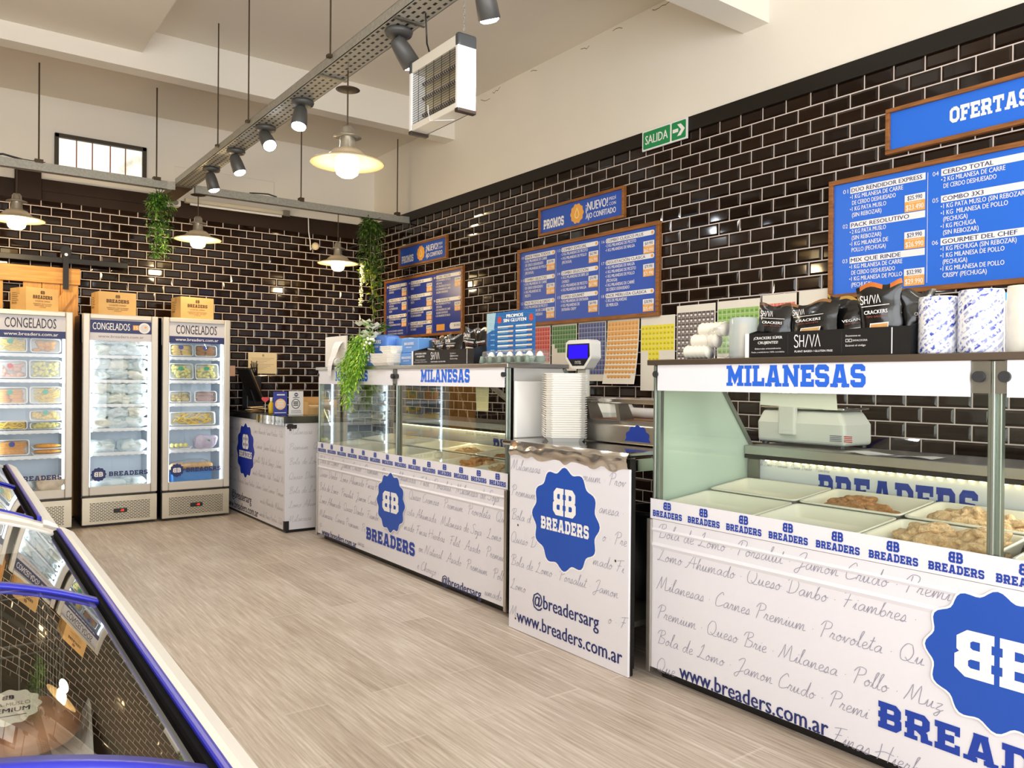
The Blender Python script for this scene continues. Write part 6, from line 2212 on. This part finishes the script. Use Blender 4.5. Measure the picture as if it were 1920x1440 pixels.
def snack_display(y1, y0, x0, x1, lab, h=.094, mirror=False):
    t = thing('snack_display', lab, 'display box', ((x0 + x1) / 2, (y0 + y1) / 2, ZN), group='black snack display boxes')
    m = MB()
    m.box(x0, y0, ZN, x1, y1, ZN + .003)
    m.box(x0, y0, ZN + .003, x0 + .003, y1, ZN + h)
    m.box(x1 - .003, y0, ZN + .003, x1, y1, ZN + h + .05)
    for yy in (y0, y1 - .003):
        m.prism([(x0 + .003, ZN + .003), (x1 - .003, ZN + .003), (x1 - .003, ZN + h + .05), (x0 + .003, ZN + h)], yy, yy + .003, 1)
    m.build('box', BLACKC, t)
    MB().box(x0 - .001, y1 - .006, ZN, x0 + .003, y1 + .012, ZN + h).build('white_edge', SIGNW, t)
    w = y1 - y0
    a = Art((x0 - .0003, y1, ZN), (0, -1, 0), (0, 0, 1))
    fl = .86
    a.text('¡CRACKERS SÚPER', w * .145, h * .74, h * .105, SNACKW, w=w * .20, align='c', bold=.02)
    a.text('CRUJIENTES!', w * .145, h * .55, h * .105, SNACKW, w=w * .14, align='c', bold=.02)
    a.text('Elaboradas artesanalmente', w * .145, h * .33, h * .06, SNACKW, w=w * .18, align='c')
    a.text('Packs y exhibidores 100% reciclables', w * .145, h * .19, h * .055, SNACKW, w=w * .23, align='c')
    a.rect(w * .282, h * .10, w * .2835, h * .90, mat('fold_grey', (74, 74, 78), .5), 1)
    a.rect(w * .62, h * .10, w * .6215, h * .90, mat('fold_grey', (74, 74, 78), .5), 1)
    thin_logo(a, w * .325, h * .38, h * .46, SNACKW)
    a.text('PLANT BASED / GLUTEN FREE', w * .328, h * .17, h * .075, SNACKW, w=w * .24, bold=.02)
    a.text('Encontranos en', w * .645, h * .70, h * .07, SNACKW, w=w * .085)
    a.text('SHIVACOCINA', w * .685, h * .52, h * .07, SNACKW, w=w * .085)
    for k in range(2):
        x = w * (.645 + .02 * k)
        for q in stroke_strip([(x, h * .51), (x + w * .014, h * .51), (x + w * .014, h * .61), (x, h * .61)], .0014, True):
            a.poly(q, SNACKW, 1)
    a.text('Escaneá el código', w * .645, h * .34, h * .07, SNACKW, w=w * .115)
    a.rect(w * .90, h * .04, w * .906, h * .97, SNACKW, 1)
    a.build('lettering', t)
    return t


def snack_bag(x, y, z, w, h, d, lab, rz=0.0, tilt=0.0, lean=0.0, panel=None, corner=None, logo=True, seed=0, text2='CRACKERS'):
    """pillow bag with pinched ends standing upright; rz turns it, lean rolls it sideways"""
    t = thing('snack_bag', lab, 'snack bag', (x, y, z), rz, group='black bags of snacks')
    t.rotation_euler = (lean, tilt, rz)
    r = random.Random(seed)
    nu, nv = 12, 14
    v, f = [], []
    for s in (-1, 1):
        for j in range(nv + 1):
            q = j / nv
            for i in range(nu + 1):
                p = i / nu
                e = (math.sin(PI * q) ** .55) * (math.sin(PI * p) ** .65)
                wob = .008 * noise.noise(Vector((p * 4 + seed, q * 5, s * 3.1)))
                ww = w * (1 - .10 * math.sin(PI * q))
                v.append((s * (d / 2 * e + wob * e), (p - .5) * -ww + .006 * noise.noise(Vector((q * 6, seed, p))), q * h + .008 * math.sin(p * 9 + seed) * (1 if q > .9 else 0)))
    N = (nu + 1) * (nv + 1)
    for s in (0, 1):
        for j in range(nv):
            for i in range(nu):
                a_ = s * N + j * (nu + 1) + i
                q4 = (a_, a_ + 1, a_ + nu + 2, a_ + nu + 1)
                f.append(q4 if s == 0 else tuple(reversed(q4)))
    top = mat('bag_top_%d_%d_%d' % corner, corner, .35, .3) if corner else None
    mb = MB().add(v, f, 0, True)
    if corner:
        for k in range(len(mb.f)):
            if all(mb.v[i][2] > h * .90 for i in mb.f[k]):
                mb.mi[k] = 1
    mb.build('bag', [mat('black_foil', (13, 12, 12), .22, .0, coat=.25)] + ([top] if top else []), t, world=False)
    a = Art((-d / 2 - .006, w / 2, 0), (0, -1, 0), (0, 0, 1))
    if logo:
        thin_logo(a, w * .18, h * .70, h * .12, SNACKW, .10)
        a.rect(w * .2, h * .655, w * .8, h * .665, SNACKW, 2)
    a.text(text2, w * .5, h * .54, h * .055, SNACKW, w=w * .5, align='c', bold=.02)
    a.text('TIPO GALLETA', w * .5, h * .485, h * .028, mat('dusty_red', (150, 70, 56), .5), w=w * .42, align='c')
    if panel:
        pm = mat('cracker_%d_%d_%d' % panel, panel, .5, var=.12, vscale=20)
        a.poly([(w * .28, h * .06), (w * .68, h * .06), (w * .76, h * .40), (w * .36, h * .40)], SNACKW, 1)
        a.poly([(w * .30, h * .075), (w * .665, h * .075), (w * .74, h * .385), (w * .375, h * .385)], pm, 2)
    a.build('print', t, world=False)
    return t


# ---- near case
t = thing('cup_sleeves', 'three plastic-wrapped sleeves of white paper cups at the far end of the near case', 'cups', (2.63, 2.17, ZN))
for k in range(3):
    z, dy = ZN + .031 + k * .0465, -.034 * k
    m = MB()
    pr = []
    n = 11
    for i in range(n + 1):
        y = 2.275 - .125 * i / n + dy
        pr.append((y, .031 if i % 2 else .0255))
    rings = []
    for y, r in pr:
        rings.append([(2.62 + .006 * k + r * math.cos(q * PI / 10), y, z + r * math.sin(q * PI / 10)) for q in range(20)])
    v = [p for g in rings for p in g]
    f = [(a_ * 20 + i, (a_ + 1) * 20 + i, (a_ + 1) * 20 + (i + 1) % 20, a_ * 20 + (i + 1) % 20) for a_ in range(n) for i in range(20)]
    f += [tuple(range(20)), tuple(range(n * 20 + 19, n * 20 - 1, -1))]
    m.add(v, f, 0, True)
    m.build('sleeve', mat('paper_cup', (236, 230, 214), .5), t)
MB().ball((2.625, 2.075, ZN + .075), .05, .075, .068, 24, 14, rough=.35, freq=30, seed=2, sq=.8).build('film', FILM, t)
t = thing('plastic_roll', 'clear roll of plastic bags beside the wrapped cups', 'roll', (2.63, 1.99, ZN))
MB().lathe([(.02, 0), (.052, 0), (.056, .01), (.055, .155), (.05, .163), (.02, .165), (.02, 0)], (2.63, 1.99, ZN)).build('film', FILM2, t)
MB().cyl((2.63, 1.99, ZN + .002), (2.63, 1.99, ZN + .14), .022, n=16).build('core', mat('roll_core', (214, 182, 132), .6), t)
snack_display(1.928, 1.292, 2.575, 2.78, 'black snack display box with white lettering on the near case')
snack_bag(2.65, 1.868, ZN + .035, .165, .175, .055, 'black snack bag leaning at the left end of the near display box', .15, .08, .10, None, (96, 66, 40), True, 1)
snack_bag(2.63, 1.680, ZN + .035, .21, .172, .06, 'black snack bag with cracker picture in the middle of the near display box', -.05, .12, -.05, (206, 164, 104), (150, 104, 60), True, 2)
snack_bag(2.72, 1.640, ZN + .06, .16, .165, .05, 'black snack bag with golden top edge behind the others in the near display box', .1, .0, .25, None, (190, 150, 70), True, 3)
snack_bag(2.68, 1.530, ZN + .03, .16, .172, .055, 'black snack bag with small white seal, third in the near display box', .25, .1, -.12, (168, 60, 44), None, False, 4, 'VEGANO')
snack_bag(2.63, 1.415, ZN + .02, .155, .228, .06, 'tallest black snack bag with orange edge, right end of the near display box', .12, -.04, -.06, (206, 150, 84), (206, 116, 50), True, 5)
snack_bag(2.70, 1.330, ZN + .03, .12, .190, .06, 'plain black snack bag behind the tallest one in the near display box', .9, .0, .0, None, None, False, 6)


def print_film():
    m = bpy.data.materials.new('printed_film_roll')
    m.use_nodes = True
    nt = m.node_tree
    b = nt.nodes['Principled BSDF']
    tc = nt.nodes.new('ShaderNodeTexCoord')
    sp = nt.nodes.new('ShaderNodeSeparateXYZ')
    nt.links.new(tc.outputs['Object'], sp.inputs[0])
    at = nt.nodes.new('ShaderNodeMath')
    at.operation = 'ARCTAN2'
    nt.links.new(sp.outputs[1], at.inputs[0])
    nt.links.new(sp.outputs[0], at.inputs[1])
    cb = nt.nodes.new('ShaderNodeCombineXYZ')
    mu = nt.nodes.new('ShaderNodeMath')
    mu.operation = 'MULTIPLY'
    mu.inputs[1].default_value = .06
    nt.links.new(at.outputs[0], mu.inputs[0])
    nt.links.new(mu.outputs[0], cb.inputs[0])
    nt.links.new(sp.outputs[2], cb.inputs[1])
    mp = nt.nodes.new('ShaderNodeMapping')
    mp.inputs['Rotation'].default_value = (0, 0, math.radians(-38))
    nt.links.new(cb.outputs[0], mp.inputs['Vector'])
    br = nt.nodes.new('ShaderNodeTexBrick')
    br.inputs['Scale'].default_value = 1
    br.inputs['Brick Width'].default_value = .075
    br.inputs['Row Height'].default_value = .019
    br.inputs['Mortar Size'].default_value = .0042
    br.inputs['Mortar Smooth'].default_value = .25
    br.inputs['Color1'].default_value = lin((52, 74, 178))
    br.inputs['Color2'].default_value = lin((232, 234, 238))
    br.inputs['Bias'].default_value = -.3
    br.inputs['Mortar'].default_value = lin((238, 238, 238))
    nt.links.new(mp.outputs[0], br.inputs['Vector'])
    n = nt.nodes.new('ShaderNodeTexNoise')
    n.inputs['Scale'].default_value = 90
    nt.links.new(tc.outputs['Object'], n.inputs['Vector'])
    mx = nt.nodes.new('ShaderNodeMix')
    mx.data_type = 'RGBA'
    mx.inputs['B'].default_value = lin((240, 240, 240))
    nt.links.new(br.outputs['Color'], mx.inputs['A'])
    r = nt.nodes.new('ShaderNodeMapRange')
    r.inputs['From Min'].default_value = .42
    r.inputs['From Max'].default_value = .60
    nt.links.new(n.outputs['Fac'], r.inputs['Value'])
    nt.links.new(r.outputs[0], mx.inputs['Factor'])
    nt.links.new(mx.outputs['Result'], b.inputs['Base Color'])
    b.inputs['Roughness'].default_value = .28
    b.inputs['Coat Weight'].default_value = .4
    return m


PF = print_film()
for x, y, r, hh, printed, lab in ((2.64, 1.236, .058, .186, True, 'shorter blue-printed roll of film right of the near display box'),
                                  (2.65, 1.110, .064, .198, True, 'wider blue-printed roll of film, second from the near display box'),
                                  (2.68, 1.004, .042, .205, False, 'plain cream roll of film between the printed rolls'),
                                  (2.66, .915, .060, .262, True, 'tallest blue-printed roll of film at the right edge of the photo')):
    t = thing('film_roll', lab, 'roll', (x, y, ZN), group='rolls of printed film on the near case')
    MB().lathe([(.022, 0), (r * .96, 0), (r, .006), (r * 1.0, hh * .3), (r * .985, hh * .55), (r, hh * .8), (r * .985, hh - .006), (r * .95, hh), (.022, hh), (.022, 0)], n=36).build('film', PF if printed else mat('cream_film', (228, 222, 208), .3, var=.05, vscale=30), t, world=False)
    MB().lathe([(.022, hh + .001), (.022, .001), (.018, .001), (.018, hh + .001), (.022, hh + .001)], n=20).build('core', mat('roll_core', (214, 182, 132), .6), t, world=False)
t = thing('snack_bag_carton', 'blue and white carton edge showing between the film rolls and the menu board', 'box', (2.86, 1.16, ZN))
MB().box(2.83, 1.07, ZN, 2.90, 1.25, ZN + .205).build('carton', SIGNW, t)
a = Art((2.83, 1.25, ZN), (0, -1, 0), (0, 0, 1))
a.rect(.0, .165, .03, .205, BLUEB, 1)
a.rect(.04, .18, .17, .205, mat('sky_blue', (92, 190, 236), .5), 1)
a.build('print', t)

# ---- far case
t = thing('white_board', 'plain white board standing at the far end of the far case roof', 'board', (2.618, 5.90, ZN))
MB().box(2.612, 5.70, ZN, 2.624, 6.10, ZN + .245).build('board', mat('board_white', (238, 234, 226), .6), t)
t = thing('bag_dispenser', 'draped roll of white carrier bags hanging over the far corner of the far case', 'bag roll', (2.60, 5.85, ZN))
MB().cyl((2.575, 5.74, ZN + .035), (2.575, 5.86, ZN + .035), .034, n=20).build('roll', WHITEM, t)
m = MB()
for k in range(8):
    a0, a1 = k / 8, (k + 1) / 8
    def Q(q, s):
        return (2.606 - .075 * min(1, q * 1.5) - .004 * math.sin(q * 9), 5.74 + .05 * q + s * (.15 - .09 * q), ZN + .20 - .27 * q ** 1.2)
    m.add([Q(a0, 0), Q(a0, 1), Q(a1, 1), Q(a1, 0)], [(0, 1, 2, 3)], 0, True)
m.build('hanging_bag', mat('carrier_bag', (240, 238, 236), .4), t)
BP = mat('packet_blue', (96, 146, 210), .45)
BP2 = mat('packet_blue_dark', (74, 118, 198), .4)


def packet(x, y, z, w, h, d, m_, lab, seed=0, soft=True):
    t = thing('blue_packet', lab, 'packet', (x, y, z), rnd.uniform(-.08, .08), group='blue packets on the far case')
    if soft:
        MB().ball((0, 0, h / 2), d / 2, w / 2, h / 2, 24, 14, rough=.05, freq=16, seed=seed, sq=.32).build('packet', m_, t, world=False)
    else:
        MB().box(-d / 2, -w / 2, 0, d / 2, w / 2, h).build('packet', m_, t, world=False, bevel=.006)
    a = Art((-d / 2 - .004, w / 2, 0), (0, -1, 0), (0, 0, 1))
    a.text('BREADERS', w * .5, h * .54, h * .18, SIGNW, w=w * .56, align='c', bold=.03)
    a.text('REBOZADOR', w * .5, h * .34, h * .09, SIGNW, w=w * .34, align='c')
    a.build('print', t, world=False)


packet(2.66, 5.19, ZN, .30, .085, .16, BP, 'lower blue packet left of the white foam trays', 1, False)
packet(2.67, 5.19, ZN + .087, .30, .14, .13, BP2, 'upper puffed blue packet left of the white foam trays', 2)
packet(2.76, 4.99, ZN, .24, .20, .12, BP, 'tall blue packet behind the white foam trays', 3, False)
packet(2.70, 4.74, ZN, .25, .085, .16, BP, 'lower blue packet between foam trays and snack box', 5, False)
packet(2.71, 4.74, ZN + .087, .25, .10, .14, BP, 'upper blue packet between foam trays and snack box', 6, False)
b2 = thing('foam_tray_small', 'lowest white foam tray of the short stack on the far case', 'food tray', (2.60, 4.97, ZN), .12, group='white foam trays on the far case')
foam('tray', .085, .135, b2)
for k in range(1, 8):
    copy_thing(b2, (2.60, 4.97, ZN + .0085 * k), .12 + rnd.uniform(-.01, .01), 'white foam tray inside the short stack on the far case' if k < 7 else 'topmost wide foam tray of the short stack on the far case')
b3 = thing('foam_tray_small', 'lowest narrow foam tray on top of the short stack', 'food tray', (2.62, 4.95, ZN + .0085 * 7 + .027), .1, group='narrow white foam trays on the far case')
foam('tray', .065, .10, b3)
for k in range(1, 4):
    copy_thing(b3, (2.62, 4.95, ZN + .0085 * 7 + .027 + .0085 * k), .1, 'narrow white foam tray in the upper part of the short stack' if k < 3 else 'topmost narrow foam tray of the short stack')
snack_display(4.60, 3.872, 2.585, 2.79, 'black snack display box with white lettering on the far case, beside the blue poster')
snack_bag(2.70, 4.53, ZN + .02, .16, .150, .05, 'brown snack bag at the left end of the far display box', .1, .1, .1, (150, 84, 50), (130, 70, 44), False, 11)
snack_bag(2.70, 4.40, ZN + .03, .18, .165, .055, 'black snack bag with copper top, second from left in the far display box', -.1, .1, -.05, (120, 70, 46), (140, 96, 60), True, 12)
snack_bag(2.66, 4.22, ZN + .02, .17, .170, .055, 'black snack bag with orange diamond in the middle of the far display box', .1, .12, .0, (214, 150, 90), None, True, 13)
snack_bag(2.70, 4.07, ZN + .03, .16, .195, .055, 'black snack bag with cream panel, fourth in the far display box', .2, .0, .12, (196, 160, 110), (60, 54, 48), True, 14)
snack_bag(2.72, 3.95, ZN + .03, .14, .190, .05, 'black snack bag nearest the blue poster in the far display box', .3, .0, -.1, None, (206, 186, 160), False, 15)
t = thing('poster_stand', 'blue promotions poster in a clear stand on the far case', 'poster', (2.66, 3.61, ZN))
P0, P1 = 3.845, 3.385
MB().box(2.660, P1, ZN, 2.664, P0, ZN + .298).build('poster', mat('poster_blue', (34, 108, 186), .4), t)
MB().box(2.655, P1 - .004, ZN, 2.659, P0 + .004, ZN + .302).box(2.659, P1, ZN, 2.74, P0, ZN + .003).build('clear_stand', GLASS, t)
a = Art((2.6598, P0, ZN), (0, -1, 0), (0, 0, 1))
w, h = P0 - P1, .298
a.poly([(0, h), (w * .20, h), (w * .16, h * .68), (0, h * .60)], mat('poster_sky', (176, 208, 232), .4), 1)
a.text('PROMOS', w * .60, h * .885, h * .062, SIGNW, w=w * .34, align='c', bold=.06)
a.text('SIN GLUTEN', w * .60, h * .800, h * .062, SIGNW, w=w * .46, align='c', bold=.06)
for xx in (w * .28, w * .93):
    a.fan([(xx + .020 * math.cos(q * PI / 8), h * .85 + .020 * math.sin(q * PI / 8)) for q in range(16)], mat('poster_red', (214, 76, 64), .5), 1)
for k in range(7):
    for j in range(2):
        x0_ = w * (.24 + .38 * j)
        y0_ = h * (.70 - .092 * k)
        a.rect(x0_, y0_, x0_ + w * .33, y0_ + h * .030, SIGNW, 1)
        a.rect(x0_, y0_ - h * .026, x0_ + w * .22, y0_ - h * .012, mat('poster_pale', (130, 178, 224), .5), 1)
        a.rect(x0_ + w * .24, y0_ - h * .004, x0_ + w * .33, y0_ + h * .018, mat('poster_peach', (240, 170, 130), .5), 2)
for k in range(6):
    a.rect(w * .09, h * (.66 - .10 * k), w * .18, h * (.68 - .10 * k), mat('poster_pale', (130, 178, 224), .5), 2)
a.rect(0, 0, w, h * .10, mat('poster_peach', (240, 170, 130), .5), 1)
a.build('print', t)

t = thing('egg_carton', 'grey-green pulp egg tray on the near end of the far case', 'egg tray', (2.62, 3.52, ZN))
m = MB()
m.box(2.555, 3.305, ZN, 2.70, 3.745, ZN + .004)
ey = [3.70 - .0895 * k for k in range(5)]
for y in ey:
    for x in (2.592, 2.664):
        m.lathe([(.020, .0), (.024, .004), (.036, .034), (.038, .038), (.034, .038), (.022, .006), (0, .005)], (x, y, ZN), 14)
for k in range(6):
    y = 3.745 - .0895 * k
    m.lathe([(.006, 0), (.016, .001), (.008, .040), (0, .042)], (2.553, min(3.74, max(3.31, y)), ZN), 10)
m.build('pulp_tray', mat('egg_pulp', (124, 142, 128), .8, var=.08, vscale=60), t)
MB().ball((2.628, 3.524, ZN + .034), .092, .245, .040, 28, 14, rough=.06, freq=18, sq=.42).build('film', FILM, t)
ORD = ['first', 'second', 'third', 'fourth', 'fifth']
for j, x in enumerate((2.592, 2.664)):
    for k, y in enumerate(ey):
        e = MB().lathe([(0, -.022), (.012, -.019), (.019, -.008), (.0205, .002), (.018, .014), (.010, .026), (0, .030)], n=18)
        o = e.build('egg', mat('white_egg', (244, 238, 228), .5), None, world=False)
        o.location = (x, y, ZN + .036)
        tag(o, f'white egg, {ORD[k]} from the blue poster in the {"front" if j == 0 else "back"} row of the egg tray', 'egg', 'white eggs in the tray')

# ================================================================ hanging and standing plants
def leaves(m, pts, n, size, spread, r, mi=1, droop=.6, aspect=.42):
    """scatter bent leaves about a polyline"""
    for _ in range(n):
        k = r.random() * (len(pts) - 1)
        i = int(k)
        p = Vector(pts[i]).lerp(Vector(pts[i + 1]), k - i)
        a = r.uniform(0, 2 * PI)
        out = Vector((math.cos(a), math.sin(a), 0))
        p = p + out * (spread * math.sqrt(r.random())) + Vector((0, 0, r.uniform(-.02, .02)))
        d = (out * r.uniform(.3, 1) + Vector((0, 0, r.uniform(-droop * 1.6, .4)))).normalized()
        s = d.cross(Vector((r.uniform(-.4, .4), r.uniform(-.4, .4), 1))).normalized()
        up = s.cross(d).normalized()
        L = size * r.uniform(.7, 1.3)
        w = L * aspect
        v = [p, p + d * L * .45 + s * w * .5 - up * L * .04, p + d * L * .45 - s * w * .5 - up * L * .04, p + d * L - up * L * .18, p + d * L * .45 + up * L * .03]
        m.add(v, [(0, 4, 1), (0, 2, 4), (4, 3, 1), (4, 2, 3)], r.randrange(mi), True)


GR = [mat('leaf_green', (74, 122, 40), .5), mat('leaf_light', (124, 168, 56), .5), mat('leaf_dark', (48, 92, 34), .5)]
GR2 = [mat('ivy_dark', (58, 84, 30), .5), mat('ivy_mid', (86, 116, 40), .5), mat('ivy_yellow', (150, 166, 48), .5)]
FERN = [mat('fern_bright', (140, 192, 46), .5), mat('fern_lime', (182, 216, 76), .5), mat('fern_mid', (104, 164, 42), .5)]
r = random.Random(5)
t = thing('hanging_plant', 'short bushy green plant hanging from the left rail in front of the back tiles', 'plant', (1.61, 7.385, 2.95))
m = MB()
for k in range(9):
    a = 2 * PI * k / 9
    q = .03 + .05 * r.random()
    L = r.uniform(.42, .62)
    pts = [(1.61 + q * .4 * math.cos(a), 7.385 + q * .4 * math.sin(a), 2.91), (1.61 + q * 1.3 * math.cos(a), 7.385 + q * 1.3 * math.sin(a), 2.80), (1.615 + q * .9 * math.cos(a), 7.385 + q * .9 * math.sin(a), 2.92 - L)]
    leaves(m, pts, 120, .040, .042, r, 3)
m.build('foliage', GR, t)
m = MB()
for dx in (-.03, .0, .03):
    m.tube([(1.61 + dx, 7.365, 2.955), (1.61 + dx * .4, 7.375, 2.90)], .003, 5)
m.build('cord', BLACKPL, t)

t = thing('trailing_plant', 'long trailing ivy plant with white sprays hanging from the right rail in the corner', 'plant', (3.64, 7.385, 2.95))
m = MB()
for k in range(10):
    a = 2 * PI * k / 10
    q = .05 + .06 * r.random()
    pts = [(3.64 + q * .3 * math.cos(a), 7.385 + q * .3 * math.sin(a), 2.95), (3.64 + q * 1.2 * math.cos(a), 7.385 + q * 1.2 * math.sin(a), 2.80), (3.645 + q * math.cos(a), 7.385 + q * math.sin(a), 2.42)]
    leaves(m, pts, 130, .045, .05, r, 2)
for k in range(5):
    a = 2 * PI * k / 5
    pts = [(3.64 + .05 * math.cos(a), 7.385 + .05 * math.sin(a), 2.50), (3.66 + .07 * math.cos(a), 7.385 + .05 * math.sin(a), 2.28 + .02 * k)]
    leaves(m, pts, 60, .045, .04, r, 3)
for dx, zb in ((.02, 1.97), (.075, 2.02), (-.0, 2.10)):
    pts = [(3.65 + dx, 7.36, 2.40), (3.655 + dx, 7.35, 2.2), (3.65 + dx, 7.35, zb)]
    leaves(m, pts, 22, .058, .012, r, 3, aspect=.8)
m.build('foliage', GR2, t)
m = MB()
for _ in range(90):
    q = r.random()
    m.ball((3.535 - .012 * q + r.uniform(-.018, .018), 7.34 + r.uniform(-.018, .018), 2.47 - .42 * q), .010, .010, .009, 6, 4)
m.build('blossom', mat('cream_blossom', (232, 232, 190), .6), t)
m = MB().tube([(3.63, 7.36, 2.92), (3.632, 7.352, 2.4), (3.665, 7.35, 1.98)], .004, 5)
m.tube([(3.535, 7.345, 2.5), (3.528, 7.34, 2.05)], .003, 5)
m.build('stem', mat('plant_stem', (150, 150, 80), .6), t)

t = thing('flower_arrangement', 'fern and white lily arrangement spilling over the front of the far case', 'plant', (2.62, 5.33, ZN))
MB().lathe([(0, 0), (.05, 0), (.062, .085), (.058, .085), (.046, .006), (0, .006)], (2.66, 5.36, ZN)).build('pot', mat('white_pot', (226, 224, 214), .5), t)
m = MB()
for k in range(32):
    dy = r.uniform(-.20, .15)
    zend = r.uniform(1.06, 1.28) if abs(dy - .03) < .10 else r.uniform(1.22, 1.45)
    dx = r.uniform(-.05, .03)
    pts = [(2.64, 5.28 + dy * .25, ZN + .12), (2.56 + dx, 5.31 + dy * .7, ZN + .17 + r.uniform(-.03, .06)), (2.495 + dx * .6, 5.35 + dy, ZN + .02), (2.49 + dx * .5, 5.39 + dy * .9, zend)]
    leaves(m, pts, 120, .034, .022, r, 3, droop=.9, aspect=.30)
m.build('fern', FERN, t)
m = MB()
for k in range(16):
    a = 2 * PI * k / 16
    q = r.uniform(.03, .15)
    c = Vector((2.60 + .35 * q * math.cos(a), 5.28 + q * math.sin(a), ZN + r.uniform(.17, .36)))
    for j in range(5):
        b = 2 * PI * j / 5 + k
        d = Vector((math.cos(b), math.sin(b), .8)).normalized()
        s = d.cross(Vector((0, 0, 1))).normalized()
        m.add([c, c + d * .034 + s * .022, c + d * .070 + Vector((0, 0, -.006)), c + d * .034 - s * .022], [(0, 1, 2, 3)], 0, True)
for _ in range(70):
    q = r.random()
    m.ball((2.55 + r.uniform(-.03, .03), 5.20 + r.uniform(-.06, .06) + .12 * q, ZN + .20 - .22 * q), .011, .011, .010, 6, 4)
m.build('blossom', mat('white_lily', (240, 240, 226), .5), t)
m = MB()
leaves(m, [(2.62, 5.33, ZN + .05), (2.60, 5.22, ZN + .25), (2.60, 5.16, ZN + .30)], 60, .075, .06, r, 3, droop=.1, aspect=.35)
m.build('leaf', GR, t)
